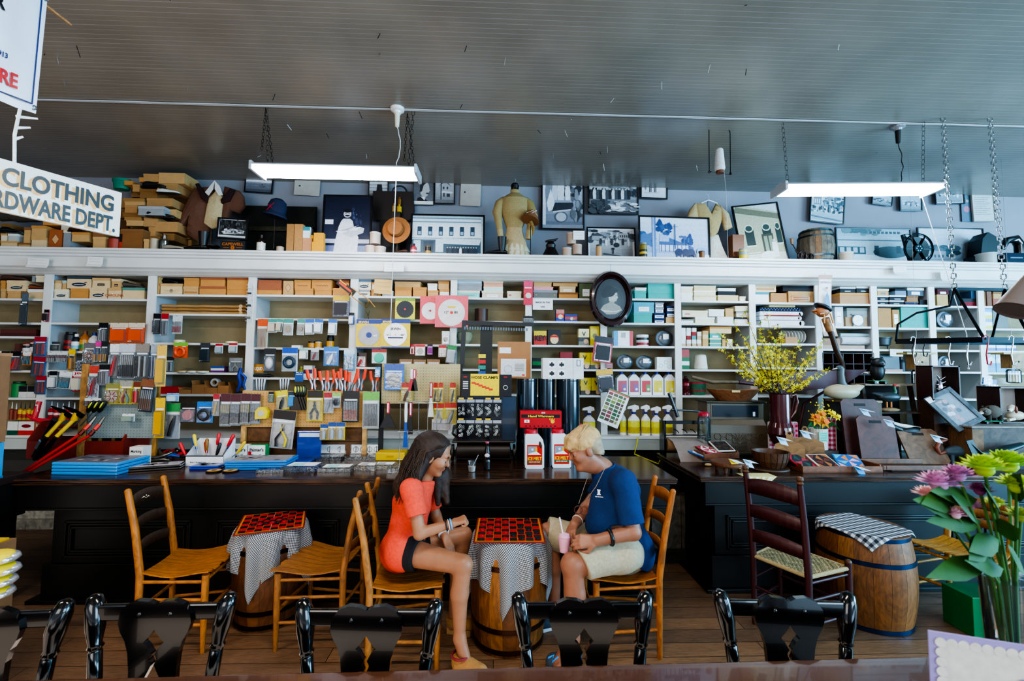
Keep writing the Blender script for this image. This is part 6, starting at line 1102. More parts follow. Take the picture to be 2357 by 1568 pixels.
# ------ goods on the left counter
def K(u,v,z=ZK):return PZ(u,v,z)
YB=4.12
def board(r,Y,col,label,frame=None):
 x,z,w,h=ext(*r,Y);t=TH('pegboard',label,'pegboard',(x,Y,ZK));z-=ZK
 MB().bb(-w/2,w/2,0,.006,z,z+h,col).bd('panel','matte',t);mb=MB();s=.026;nx,nz=int(w/s),int(h/s)
 for i in RG(nx):
  for j in RG(nz):
   a,b=-w/2+(i+.5)*s,z+(j+.5)*s;q=.0032;mb.add([(a-q,-.0006,b),(a,-.0006,b-q),(a+q,-.0006,b),(a,-.0006,b+q)],[(0,1,2,3)],'#2c261e')
 mb.bd('peg_holes','matte',t)
 for s_ in(-1,1):MB().bb(s_*w/2-.02,s_*w/2+.02,.006,.03,0,z+h,frame or col).bd('post',WO,t)
 return t
board(z5(780,370,1385,1210),YB,'#8c9896','grey pegboard of carded tools standing behind the red tool caddy','#a87c40')
x,z,w,h=ext(*z5(715,540,780,1060),YB-.03);t=TH('wood_strip','tall tan wooden strip at the left edge of the grey pegboard','post',(x,YB-.04,ZK));MB().bb(-w/2,w/2,0,.012,0,z+h-ZK,'#b5854a').bd('plank',WO,t)
H=lambda zz,rows,Y:[hg(zz(*a[:4]),a[4],a[5],a[6],a[7],Y=Y-.004*i,pc=a[8],pc2=a[9],tilt=a[10]if len(a)>10 else 0)for i,a in EN(rows)]
H(z5,[(748,350,860,540,'#6a6468','#7a6a60','wheel','blister card with a fan of red-handled drivers, top left of grey pegboard','#b8402c','#3a3a3c'),(850,335,905,530,'#c83a8a','#55504a','tools','card of yellow and blue screwdrivers beside the fan pack','#d8a020','#2a6ac0'),(905,335,965,530,D2,'#4a4640','tools','narrow card of amber-handled drivers on grey pegboard','#c8901c',D2),(975,358,1072,670,'#d8d8d8','#77797a','knife','card with red-gripped screwdriver at the centre of grey pegboard','#c02028',D2),(1062,355,1212,680,'#b8bcc4','#7d8288','tools','large clamshell of five black-handled chisels','#17181a','#c9ced2'),(1208,355,1335,680,'#8a8078','#5c6268','stripes','clamshell of thick chrome punches right of the chisels','#15171a','#b9c4cc'),(1345,365,1410,680,'#9aa4b0','#5a708c','stripes','narrow blue-grey pack at right edge of grey pegboard','#2c4a7a','#b8c4d0'),(790,555,885,850,'#c84a3a','#c4ccd4','knife','long clamshell with red and black soldering tool','#a82028','#8aa0b8'),(885,545,985,735,'#1c1c1e','#8d8a92','stripes','grey blister of tip cleaners in the middle of grey pegboard','#77757c','#9a98a0'),(760,850,910,920,'#e4e2e0','#d8d4d0','bits','small white card with red knobs low on grey pegboard','#b82a2a','#8a6a5a'),(945,715,1075,905,'#8c8a50','#c9b832','wheel','yellow patterned card with fan of red files','#b83030','#c9c4b8'),(1075,690,1190,905,'#9a9890','#d8c82c','pliers','yellow patterned card with small red pliers','#b82c2c','#6ab0b8'),(1195,700,1262,905,'#7a3a2c','#c8b02c','tube','yellow patterned card with red torch','#b02c2c','#c8c8c8'),(1265,675,1390,975,'#8a5a40','#33343c','tools','dark long blister with three silver picks at pegboard corner','#8a5a3c','#b8c4d4',4),(1400,370,1490,745,'#d8b050','#d8b45a','box','tall golden yellow plastic tray hanging right of grey pegboard','#c9a040','#c9a040'),(1385,845,1475,1210,'#e0b420','#d8a81c','box','tall yellow level pack right of the red caddy gable','#d09a14','#d09a14'),(1100,990,1215,1060,'#dcdcd8','#c9ccc8','box','small white card low on grey pegboard','#8a9a8a','#8a9a8a')],YB-.015)
for i in RG(3):
 p=P(210+i*13,935,YB-.08);t=TH('nut_driver',f'{["left", "middle", "right"][i]} black and yellow oval tool handle sticking out of the red caddy','tool',p,rot=(0,radians(28),0));MB().tu([(0,0,.05),(0,0,.02),(0,0,-.04),(0,0,-.06)],[.012,.022,.02,.01],'#14150f',10).bd('grip',SA,t);MB().ell((0,-.018,.01),(.008,.008,.03),'#c8d020',8).bd('grip_inlay',SA,t);MB().tu([(0,0,-.06),(-.02,-.02,-.2)],.006,'#8a8d90',6).bd('shaft',ME,t)
c=K(277,1056);t=TH('tool_caddy','red painted wooden tool caddy with dowel handle on the left counter','tool caddy',(c.x,c.y,ZK));W,D=.78,.30;rd='#8a2c22'
MB().bb(-W,0,0,.018,0,.15,rd).bb(-W,0,D-.018,D,0,.15,'#6d231c').bb(-W,0,.018,D-.018,0,.012,'#5c1f18').bd('tray',PD,t)
for xx in(-W-.018,0):MB().add([(xx+q,y,zz)for q in(0,.018)for y,zz in((0,0),(D,0),(D,.16),(D*.62,.31),(D*.38,.31),(0,.16))],[(0,1,2,3,4,5),(11,10,9,8,7,6)]+[(i,i+6,(i+1)%6+6,(i+1)%6)for i in RG(6)],rd).bd('gable',PD,t)
MB().tu([(-W-.03,D/2,.26),(.03,D/2,.26)],.016,'#94382c',12).bd('dowel_handle',PD,t)
for i,u in EN((905,990)):q=P(u/3.92+3,700+1280/3.92,c.y+.12);tag(MB().box((0,0,.12),(.028,.006,.24),'#c89a5a',RY(4)).bd('paint_stick',WO,None,(q.x,c.y+.1+.04*i,ZK+.013)),['left wooden stick standing in the red tool caddy','right wooden stick standing in the red tool caddy'][i],'stick')
def long_tool(nm,lab,cat,pts):
 o=Vc(pts[0][0][0]);t=TH(nm,lab,cat,o)
 for(a,r,col,part,mt)in pts:MB().tu([Vc(q)-o for q in a],r,col,10).bd(part,mt,t)
 return t
for i in(0,1):
 a=K(52+12*i,1091)+Vc((0,0,.012));b=P(183+24*i,1001+i,3.55);d=P(206+22*i,978,3.6);e=P(220+20*i,960,3.63)
 long_tool('bolt_cutter_handle',['upper long red bolt cutter handle leaning on the caddy','lower long red bolt cutter handle leaning on the caddy'][i],'bolt cutter',[([a,b],.011,'#b02420','handle',SA),([b,b*.6+d*.4],.015,'#5a2420','joint',ME),([b*.5+d*.5,d],.015,'#c0281c','upper_grip',SA),([d,e],[.014,.008],'#77706a','jaw',ME)])
 a=K(80+10*i,1064)+Vc((0,0,.025));m_=P(107+23*i,1005,3.7);b=P(142+28*i,967,3.75);d=P(150+28*i,950,3.75)
 t=long_tool('claw_hammer',['yellow and black hammer, left of the pair in the caddy','yellow and black hammer, right of the pair in the caddy'][i],'hammer',[([a,(a+m_)/2,m_],[.016,.02,.014],'#1c1d20','grip',SA),([m_,b],.015,'#d8b012','handle',SA),([b,d],.022,'#d0a010','neck',SA),([d+Vc((-.11,0,.05)),d+Vc((-.02,0,.01)),d+Vc((.04,0,-.03))],[.006,.018,.02],'#191a1c','head',ME)])
a=K(72,1060)+Vc((0,.03,.03));b=P(128,965,3.8);long_tool('pry_level','black level with white label leaning on the caddy beside the hammers','level',[([a,b],.024,'#15171a','body',SA),([a*.75+b*.25+Vc((0,-.02,0)),a*.55+b*.45+Vc((0,-.02,0))],.018,'#9aa0a4','label',PT)])
def case(r,zb,label,col,w,d,h,rz=0,top='#6d6a78',nm='tool_case',n=1):
 p=K(*r)+Vc((0,0,zb));t=TH(nm,label,'case',p,rz);MB().bb(-w/2,w/2,0,d,0,h*.5-.001,col).bd('case_base',GL,t,bev=.006);MB().bb(-w/2,w/2,0,d,h*.5+.001,h,col).bd('case_lid',GL,t,bev=.006)
 mb=MB().bb(-w*.46,w*.46,d*.05,d*.95,h,h+.001,top);r2=random.Random(int(w*991));[mb.bb(a,a+.04,b,b+.03,h+.001,h+.0014,r2 .choice(['#8a8078','#3a3c46','#b8b0ac','#4a3a34']))for a,b in[(r2 .uniform(-w*.44,w*.3),r2 .uniform(d*.1,d*.8))for _ in RG(14)]];mb.bd('printed_top',PT,t);return t
case((192,1094),0,'lower sky blue tool case of the stacked pair at counter left','#2a86c8',.5,.3,.045,-.06);case((192,1094),.047,'upper sky blue tool case of the stacked pair at counter left','#2f90d4',.5,.3,.045,-.06)
case((585,1083),0,'lower blue drill bit case left of the clear organizers','#1f74bc',.45,.24,.035,.04);case((587,1083),.037,'upper blue drill bit case left of the clear organizers','#2680cc',.47,.25,.035,.04,'#8a8890')
case((352,1084),0,'long black case with pale lid lying on the counter','#101113',.36,.16,.035,.35,'#aaa8b0');case((468,1081),0,'small royal blue bit set box with clear lid','#1a3fa8',.22,.13,.025,.05,'#6a7aa8')
for i,u in EN((493,531)):p=K(u,1086);t=TH('tape_disc',['left yellow and black abrasive disc lying on the counter','right yellow and black abrasive disc lying on the counter'][i],'disc',p);MB().la([(.055,0),(.057,.008),(.05,.012)],'#17140f',26).bd('rim',SA,t);MB().la([(.048,.0121),(.02,.0135),(.019,.0121)],'#d89a18',26).bd('face',PT,t)
x,z,w,h=ext(*z5(1160,1290,1282,1470),K(311,1075).y);t=TH('carton','small white box handwritten MARKING CRAYONS standing on the counter','box',(x,K(311,1075).y,ZK));MB().bb(-w/2,w/2,0,.09,0,h,'#cfccc4').bd(BY,PA,t);mb=MB();[mb.text(s,0,h*q,h*.13,'#22252a',0,w=w*.8)for s,q in(('Marking',.78),('Crayons',.52),('Spare',.25))];mb.bd('lettering',PT,t)
def clamp_(u,v,lab,rz,c1='#8a8880'):p=K(u,v);t=TH('locking_pliers',lab,'pliers',p,rz);MB().tu([(-.12,0,.02),(-.03,0,.04),(.02,0,.03),(.09,0,.05),(.13,-.01,.07)],[.006,.012,.016,.012,.006],c1,8).bd('upper_arm',ME,t);MB().tu([(-.11,-.03,.01),(0,-.02,.012),(.08,-.04,.02),(.12,-.05,.01)],[.006,.012,.012,.006],c1,8).bd('lower_arm',ME,t)
clamp_(352,1063,'steel locking pliers nearest the white crayon box',.5);clamp_(372,1055,'steel locking pliers behind the black case',2.4);clamp_(395,1052,'steel locking pliers left of the white screwdriver bin',-.6)
p=K(470,1073);t=TH('display_bin','white cardboard bin full of assorted screwdrivers and pliers','display bin',p);W=.3;MB().bb(-W/2,W/2,0,.004,0,.085,'#dfe2e6').bb(-W/2,W/2,.16,.164,0,.2,'#dfe2e6').add([(W/2,y,zz)for y,zz in((0,0),(.16,0),(.16,.2),(0,.085))],[(0,1,2,3)],'#e6e8ec').add([(-W/2,y,zz)for y,zz in((0,0),(.16,0),(.16,.2),(0,.085))],[(3,2,1,0)],'#d6d8dc').bd('bin',PA,t);mb=MB();mb.text('8-in-1 Screwdriver',-.05,.03,.012,D2,0);mb.rect(-W/2,.075,W/2,.085,'#17181a',0);mb.bd('lettering',PT,t)
cols=[('#c81f28','#17181a'),('#1f56b8','#17181a'),('#e0c020','#17181a'),('#c81f28',D2),('#8a5a1c','#c9c9c9'),('#c82a30','#c9c9c9'),('#17181a','#c82a30'),('#1f56b8','#c9c9c9'),('#c81f28','#1c1c1e'),('#d8b020','#a0a4a8')];nm=['red','blue','yellow','red and black','amber','bright red',BLK,'royal blue','dark red','golden']
for i,(a,b)in EN(cols):
 q=p+Vc((-.13+i*.028,.05+.07*(i%2),.03));L_=.05+.035*(i%3);lean=(i-4)*.014;t=TH('screwdriver',f'{nm[i]} handled tool, {ORD[i]} from left in the white bin','screwdriver',q)
 MB().tu([(0,0,0),(lean,0,L_)],.004,b if b[1]in 'ca'else '#a0a4a8',6).bd('shaft',ME,t);MB().tu([(lean,0,L_),(lean*1.3,0,L_+.03),(lean*1.8,0,L_+.09),(lean*1.9,0,L_+.1)],[.008,.013,.014,.006],a,9).bd('handle',SA,t)
for i,(u,v,c_)in EN(((415,1056,'#1f56b8'),(438,1050,'#c81f28'),(400,1042,'#c8281f'))):q=K(u,v)+Vc((0,0,.004));t=TH('pliers',f'{["blue", "red", "orange-red"][i]} handled pliers heaped left of the white bin','pliers',q,i*.9);[MB().tu([(0,0,.012),(-.06,s*.02,.03),(-.13,s*.035,.02)],[.008,.011,.009],c_,8).bd('handle',SA,t)for s in(-1,1)];MB().tu([(0,0,.012),(.05,0,.02),(.08,0,.012)],[.012,.014,.004],'#3a3c40',8).bd('jaw',ME,t)
H(z5,[(1487,895,1620,1215,'#3a8a4a','#a8acb0','knife','white blister with big black hose cutter','#121315',D2),(1622,890,1770,1070,'#1c1a14','#231f22','round','black card with pink buffing pad','#c08088',D2),(1772,880,1918,1072,'#2470c0','#2a7ac8','tape','blue card with round wire disc','#26282c',D2),(1505,805,1612,880,'#4a9ac0','#8ab0c8','box','small pale blue packet above the hose cutter','#a8c0cc',D2),(1915,810,1975,1010,'#b02a34','#9a9aa0','knife','narrow red-topped card left of grey tool packs','#d8b020',D2)],YB-.01)
H(z5,[(1980+i*92,808+(i%2)*4,2080+i*88,1105-i*8,'#55282e','#8e9298','tools',f'grey clamshell of black and yellow tools, {ORD[i]} of four left of the tan pegboard','#15161a',('#d8c020','#8e9298')[i%2])for i in RG(4)],YB-.02)
for i,(a,b)in EN(((1960,2055),(2255,2352))):p=P(a/3.92,1045,YB-.1);ct((528+i*42,1025,568+i*42,1058),['#2c8a4a','#e4e4e0','#e4e4e0']if i else['#e4e4e0'],['left white carton lettered painters caulk','right white and green carton lettered painters caulk'][i],Y=4.0,txt=["Painter's",'Caulk'],tcol=D2,extra=lambda mb,w,h:mb.rect(-w*.48,h*.1,-w*.3,h*.6,'#c81f28',-.001),dosnap=True)
x,z,w,h=ext(*z5(2100,580,2235,790),YF-.12);t=TH('bar_clamp','blue quick-release clamp hanging below the third divider','clamp',(x,YF-.12,z));MB().tu([(0,0,h),(-.02,0,h*.7),(.0,0,h*.35),(-.03,0,0)],[.016,.02,.02,.01],'#16308c',10).bd('body',SA,t);MB().tu([(.0,0,h*.8),(.05,0,h*.6),(.03,0,h*.3),(.05,0,.02)],[.012,.014,.012,.01],'#1c3a9c',8).bd('trigger',SA,t)
board(z6(0,785,1095,1110),YB,'#c89a5c','tan pegboard of blister-packed tools in the middle of the counter')
x,z,w,h=ext(*z6(-10,1112,1075,1330),YB+.0);tag(MB().bb(-w/2,w/2,.0,.02,0,z+h-ZK,'#6d4828').bb(-w/2,w/2,-.004,0,(z+h-ZK)*.5,(z+h-ZK)*.52,'#2a1a10').bd('plank_backing',WO,None,(x,YB+.035,ZK)),'brown plank backing board below the tan pegboard','board')
H(z6,[(278,780,392,960,'#d8c820','#d8c020','knife','yellow bunch of utility knife cards on tan pegboard','#17181a',D2,-8),(405,790,470,930,'#1c3a4a','#2a90c8','box','narrow blue card behind the putty knives','#2a80b8',D2),(568,780,714,1055,'#2a2622','#e0c818','pliers','large yellow and black blister of cutters','#1c1c1e','#1c1c1e'),(722,800,812,985,'#a82a34','#b0b0b8','knife','grey blister with a steel wrench','#8a8e94',D2),(798,800,878,938,'#8ab858','#a0a4a4','socks','small green-topped blister with dark hose fittings','#2a2e34',D2),(890,785,1042,1065,'#1b1c1e','#191a1c','tools','black socket set case with orange label on tan pegboard','#c05a20','#b0b4b8'),(1072,790,1222,1125,'#6aa84a','#b4b6b4','tools','long grey card with six steel files','#6a6e72','#5d6165'),(262,960,470,1305,'#2c2422','#b4b6b8','pliers','large tilted clamshell of yellow and black aviation snips','#17181a','#d8c020',5),(225,790,275,890,D2,'#3a5a3a','bits','small dark green card left of the knife cards','#3a8a4a','#c8a020')],YB-.03)
H(z6,[(690+i*72,1085-18*(i>0),764+i*76,1228,'#1f4a90','#d8b81c','tube',f'{ORD[i]} of three yellow and blue socket bit packs standing behind clear cases','#9aa0a8','#b8bcc0')for i in RG(3)],4.02)
p=P(600,952,YB-.08);t=TH('tape_measure','yellow tape measure hanging on the tan pegboard','tape measure',p);MB().prism([(-.05,-.05),(.05,-.045),(.06,.02),(.03,.055),(-.02,.055),(-.05,.02)],0,.04,'#e0c418').bd('case',SA,t,bev=.008);MB().tu([(0,-.003,0),(0,0,0)],.028,'#b8b4a0',20).bd('dial',PT,t)
for i in RG(4):p=P(682+i*6,900,YB-.06+i*.01);t=TH('putty_knife',f'{ORD[i]} of four fanned putty knives with yellow and black grips','putty knife',p);MB().ell((0,0,0),(.024,.013,.055),'#1a1a12',10).bd('grip',SA,t);MB().ell((-.004,-.012,.012),(.011,.006,.03),'#d0c818',8).bd('grip_inlay',SA,t);MB().prism([(-.01,-.05),(.01,-.05),(.05,-.17),(-.05,-.17)],-.001,.001,'#4a4642').bd('blade',ME,t)
def spring(u,v,lab,s=1):
 p=P(u,v,4.135);t=TH('spring_clamp',lab,'clamp',p,rot=(0,rr.uniform(-.2,.2),0),group='orange tipped spring clamps')
 for q in(-1,1):MB().tu([(q*.035,0,.12),(q*.03,0,.05),(q*.012,0,.0),(q*.02,0,-.05)],[.016,.017,.012,.008],'#e04424',8,flat=.5).bd('handle',SA,t)
 MB().tu([(-.02,0,.03),(-.01,0,-.02),(-.02,0,-.07)],[.014,.012,.012],'#a0a4a8',8).tu([(.02,0,.03),(.01,0,-.02),(.012,0,-.07)],[.013,.012,.01],'#8d9296',8).bd('jaw',ME,t);MB().bb(-.025,-.008,-.012,.012,-.095,-.06,'#d8401e').bd('jaw_pad',SA,t)
for i,u in EN((720,746,760,778,790,808,830,862)):spring(u,880+(i%3)*4,'orange tipped spring clamp hooked in the row above the tan pegboard')
for i,u in EN((600,655)):p=P(u,885,4.135);t=TH('clip',['left bunch of steel clips above the tan pegboard','right bunch of steel clips above the tan pegboard'][i],'clips',p);[MB().tu([(k*.025-.04,0,.05),(k*.022-.035,0,0),(k*.02-.03,0,-.05)],[.012,.014,.008],'#a4a6a8',6).bd('steel_clip',ME,t)for k in RG(4)]
def og(u,v,w,d,h,lab,lid=0,rz=0,card=None,tint='#b8c4d0'):
 p=K(u,v);t=TH('organizer_case',lab,'case',p,rz);MB().bb(-w/2,w/2,0,d,.001,h,tint).bd('clear_box','clear',t);mb=MB();r2=random.Random(int(u))
 for _ in RG(int(w*d*3500)):a=r2 .uniform(-w*.46,w*.46);b=r2 .uniform(.01,d-.01);c_=r2 .uniform(0,3.1);mb.tu([(a,b,.006+r2 .random()*h*.5),(a+.012*cos(c_),b+.012*sin(c_),.006+r2 .random()*h*.5)],.0026,r2 .choice(['#c9ccd0','#8d9296','#e4e6e8','#6a5a4a']),4)
 o=mb.bd('contents',ME,t);o['kind']='stuff'
 if card:MB().bb(-w*.42,w*.42,d*.25,d*.9,h,h+.001,'#e2e2de').bb(-w*.3,w*.05,d*.3,d*.7,h+.001,h+.0015,card).bd('paper_label',PA,t)
 if lid:
  MB().bb(-w/2,w/2,d,d+.006,h*.5,h*.5+lid,'#c8c0c8').bd('open_lid','clear',t);mb=MB().bb(-w*.46,w*.46,d-.002,d,h+.005,h*.4+lid,'#e6e6e6');zc=h*.5+lid*.55
  for i in RG(3 if lid>0 and int(u)<760 else 4):xx=-w*.32+i*w*.64/(2 if int(u)<760 else 3);mb.ring((xx,d-.003,zc),.022,.0016,'#333','y',16,4,*((PI/2,1.5*PI)if int(u)<760 else(0,2*PI)));mb.tu([(xx,d-.003,zc-.03),(xx,d-.003,zc+.03)],.0022,'#333',4)
  mb.bd('printed_insert',PT,t)
og(745,1060,.29,.14,.03,'clear case with open lid showing three clip drawings',.1);og(832,1060,.29,.14,.03,'clear case with open lid showing four ring drawings',.1)
for a in((620,1090,.2,.12,.025,'shallow clear plastic box leftmost by the counter edge'),(684,1088,.26,.2,.04,'clear organizer of small hardware with white sheet and teal tag'),(768,1088,.25,.17,.03,'clear organizer with teal handwritten note on top'),(838,1084,.16,.15,.035,'clear organizer box, left of two near the girl'),(880,1082,.17,.15,.035,'clear organizer box, right of two near the girl'),(905,1090,.1,.08,.04,'tiny clear box of screws beside the girl hair')):og(*a,rz=rr.uniform(-.1,.1),card='#7fd0cc'if a[0]in(684,768)else('#9a9aa0'if a[0]in(838,880)else None))
x,z,w,h=ext(*z6(480,1145,695,1330),4.02);t=TH('socket_tray','open royal blue plastic case standing behind the clear organizers','case',(x,4.02,ZK));MB().bb(-w/2,w/2,0,.03,0,z+h-ZK,'#123a90').bd('lid_shell',GL,t,bev=.006);MB().bb(-w*.4,w*.45,-.003,0,(z+h-ZK)*.8,(z+h-ZK)*.93,'#c9ccd4').bd('white_label',PT,t);MB().bb(-w*.8,w*.3,-.16,-.01,0,.02,'#123a90').bd('tray',GL,t,bev=.006)
x,z,w,h=ext(*z6(1195,1280,1455,1355),4.0);t=TH('yellow_case','flat yellow plastic case behind the ring drawing lid','case',(x,4.0,ZK));MB().bb(-w/2,w/2,0,.15,0,.07,'#d8b010').bd('case_body',SA,t,bev=.006);MB().bb(-.03,.03,-.005,0,.03,.045,'#b8920c').bd('latch',SA,t)
board(z6(1245,540,1955,900),YB+.02,'#b8a87c','cream pegboard in a black frame right of the orange clamps','#14141a')
H(z6,[(1268,540,1448,778,'#3a5a9a','#2a78c8','round','blue blister with steel wire cup wheel','#9a9da2',D2),(1188,568,1236,660,'#2a8ac8','#2a98d8','none','tiny blue card at left of cream pegboard',D2,D2),(1420,710,1525,888,'#b8342a','#d8c018','knife','yellow card with small brown brush tool','#5a3a20',D2)]+[(1710+i*48+(55 if i>1 else 0),710,1755+i*48+(66 if i>1 else 0),895,'#b8342a','#e0c81c','knife',f'{["left", "middle", "right"][i]} narrow yellow card on cream pegboard','#3a3028',D2)for i in RG(3)]+[(1715,895,1812,1080,'#c03830','#d8c81c','pliers','yellow blister with grey adjustable wrench, left of pair','#8a9098','#8a9098'),(1812,890,1935,1085,'#c03830','#d8c81c','knife','yellow blister with larger steel wrench, right of pair','#8a9098',D2),(1700,1040,1878,1140,'#c9c4c0','#b8b4b4','none','white header card above the plastic bag',D2,D2)],YB-.02)
p=P(960,1010,4.0);t=TH('wire_display_rack','chrome wire display rack holding brushes behind the girl','rack',(p.x,4.0,ZK));mb=MB();zt=P(960,925,4.0).z-ZK
for i in RG(5):mb.tu([(-.15+i*.08,0,0),(-.15+i*.08,0,zt)],.003,'#c4c6c8',6)
for q in(.02,zt*.5,zt):mb.tu([(-.16,-.05,q),(.18,-.05,q),(.18,.05,q),(-.16,.05,q),(-.16,-.05,q)],.003,'#c4c6c8',6)
mb.bd('wire_frame','chrome',t)
for i,(u,v0,v1,c1,c2,wd)in EN(((894,925,985,'#c8283a','#1c1c20',.07),(935,925,1030,'#d8dce0','#1c4a9c',.02),(946,925,1000,'#a8283a','#17181a',.02),(955,850,900,'#c8283a','#17181a',.03),(948,850,900,'#e0e0e4','#b02838',.03),(993,880,960,'#a82a38','#c9c4bc',.025))):
 a=P(u,v0,3.98);b=P(u,v1,3.98);t=TH('scraper',f'scraper or brush with {["white red grip, wide blade", "white grip, long blue bristles", "dark red grip", "red striped grip, lower", "white striped grip, upper", "crimson grip beside the wrenches"][i]} by the wire rack','scraper',a);L_=a.z-b.z
 MB().tu([(0,0,0),(0,0,-L_*.25),(0,0,-L_*.45)],[.013,.016,.011],c1,9).bb(-.005,.005,-.018,-.012,-L_*.4,-.01,'#e8e4e4').bd('grip',SA,t);MB().prism([(-.01,-L_*.44),(.01,-L_*.44),(wd,-L_),(-wd,-L_)],-.006,.006,c2).bd('blade',SA,t)
p=K(1113,1062);z7h=lambda px:(px)/3.92/262
t=TH('hose_clamp_display','dark counter display of small bins headed by a yellow HOSE CLAMPS sign','display',(p.x,3.93,0));zz=lambda v:P(1120,v,3.93).z
x0,x1=-.235,.16;MB().bb(x0,x1,0,.1,zz(1015),zz(912),'#20242c').add([(x1+q*.0,y,a)for q in(0,)for y,a in((.0,zz(1018)),(.16,zz(1018)),(.16,zz(912)),(.1,zz(912)))],[(0,1,2,3)],'#2c4258').bb(x1-.01,x1+.12,.02,.12,zz(1018),zz(914),'#24384c').bd('case',GL,t)
mb=MB().bb(-.20,.24,.0,.006,zz(912),zz(862),'#1c1a1e');mb.rect(-.12,zz(911),.13,zz(861),'#ecc80c',-.0005);mb.text('HOSE CLAMPS',.005,zz(869),.022,'#17150c',-.001,w=.23);[mb.rect(-.11+i*.03,zz(884+i*3),-.075+i*.03,zz(879.5+i*3),'#d83a20',-.001)for i in RG(6)];mb.ring((.185,-.003,zz(892)),.018,.003,'#c8c4bc','y',16,4);mb.disc(-.165,zz(868),.018,'#b02028',-.001,rz=.006);mb.disc(.185,zz(868),.018,'#b02028',-.001,rz=.006);[mb.rect(-.185,zz(880+i*4),-.14,zz(878+i*4),'#d8d4d0',-.001)for i in RG(5)];mb.bd('header_sign',PT,t)
for j in RG(2):
 for i in RG(5):
  a=x0+.008+i*.077;zt_=zz(918+j*47);MB().bb(a,a+.07,-.03,0,zt_-.15,zt_,'#14161c').bb(a,a+.07,-.045,-.03,zt_-.03,zt_-.004,'#9a9ca4').bd('bin','clear'if False else GL,t);mb=MB();r2=random.Random(i+j*5);[mb.ring((a+r2 .uniform(.012,.058),-.033-.005*r2 .random(),zt_-r2 .uniform(.05,.14)),.008,.0022,r2 .choice(['#c8c8c4','#8a8c8c','#e4e4e0']),'y',8,4)for _ in RG(16)];o=mb.bd('hose_clamps',ME,t);o['kind']='stuff'
  if(i+j)%3!=2:MB().bb(a+.01,a+.055,-.047,-.045,zt_-.002,zt_+.012,'#e8b818').bd('price_tag',PT,t)
t=TH('roller_machine','dark brown antique roller-topped machine on wheels below the hose clamp display','machine',(K(1112,1066).x,K(1112,1066).y,ZK));MB().prism([(-.25,.02),(.25,.02),(.24,.12),(-.24,.12)],.06,.3,'#241812').bb(-.27,.27,.0,.3,.17,.185,'#33241b').bd('body',SA,t,bev=.006);mb=MB();mb.tu([(-.23,.1,.09),(.23,.1,.09)],.075,'#2c1f18',20);mb.bd('roller',SA,t)
for s in(-1,1):mb=MB();mb.tu([(s*.26,.08,.075),(s*.28,.08,.075)],.072,'#1c1512',22);mb.bd('wheel',SA,t)
x,z,w,h=ext(*z7(60,1075,400,1265),3.84);mb=MB();r2=random.Random(4);mb.ell((0,0,.065),(w*.48,.08,.075),'#d8dcd8',18);mb.v=[tuple(Vc(v)*(1+.16*noise.noise(Vc(v)*22)))for v in mb.v];t=TH('plastic_bag','crumpled clear plastic bag of parts lying on the roller machine','bag',(x-.02,K(1112,1066).y+.12,ZK+.187));mb.bd('bag_film','clear',t);MB().bb(-.03,.04,-.06,-.055,.04,.06,'#e0d820').bd('yellow_label',PT,t)
p=K(1121,1082);t=TH('soda_bottle','dark glass cola bottle with pink cap beside the plastic cup','bottle',p);MB().la([(.026,0),(.029,.01),(.029,.07),(.026,.085),(.029,.1),(.026,.14),(.013,.19),(.0125,.215)],'#140a0c',20).bd('glass_body',GL,t);MB().la([(.015,.212),(.015,.224),(.012,.226)],'#c05a72',14).bd('cap',SA,t);mb=MB();mb.ell((0,-.026,.12),(.02,.004,.016),'#d8c8cc',14);mb.bd('label',PT,t)
p=K(1086,1086);t=TH('plastic_cup','clear plastic cup of creamy drink with a white spoon','cup',p);MB().la([(.026,0),(.036,.085)],'#e4e8ea',20).bd('cup_wall','clear',t);MB().la([(.025,.004),(.03,.04)],'#e0dcd0',18).bd('drink',SA,t);MB().tu([(0,0,.03),(.05,0,.13)],.005,'#eeeeee',6,flat=.4).bd('spoon',SA,t)
for i,(a,b)in EN(((655,850),(852,1010),(1015,1235))):x,z,w,h=ext(*z7(a,672,b,1110),4.1);t=TH('stove_pipe',f'{["left", "middle", "right"][i]} of three dark blue-black sheet metal stove pipes on end','stove pipe',(x,4.1,ZK));R_=w*.48;MB().la([(R_,0),(R_,z+h-ZK)],'#16222c',28).tu([(-R_*.3,-R_*.96,0),(-R_*.3,-R_*.96,z+h-ZK)],.006,'#22333f',6).bd('pipe',GL,t);MB().la([(R_*.99,z+h-ZK-.03),(R_*1.01,z+h-ZK-.02),(R_*.99,z+h-ZK-.01)],'#1c2a34',28).bd('crimped_rim',GL,t)
SUP.append((P(1180,900,4.1).x,P(1350,900,4.1).x,3.9,4.3,P(1270,872,4.1).z))
def bigbox(zr,Y,col,lab,d,draw,side=None):
 x,z,w,h=ext(*zr,Y);z=snap(x,z,Y,.06);t=TH('cardboard_box',lab,'box',(x,Y,z));MB().bb(-w/2,w/2,0,d,0,h,col).bd(BY,PA,t);mb=MB();draw(mb,w,h);mb.bd('printed_label',PT,t)
bigbox(z7(490,335,790,665),4.16,'#a8744a','brown cardboard box with white shipping label behind the hose clamp sign',.2,lambda mb,w,h:(mb.rect(-w*.4,h*.05,w*.36,h*.53,'#d8d8d8'),mb.ring((-w*.18,-.002,h*.25),.035,.0012,'#9a9aa0','y',20,4),[mb.rect(w*.02,h*(.2+.03*i),w*.3,h*(.212+.03*i),'#777')for i in RG(7)],mb.rect(-w*.45,h*.68,-w*.1,h*.84,'#e0e0e0'),mb.rect(w*.24,h*.07,w*.32,h*.11,'#d8402a')))
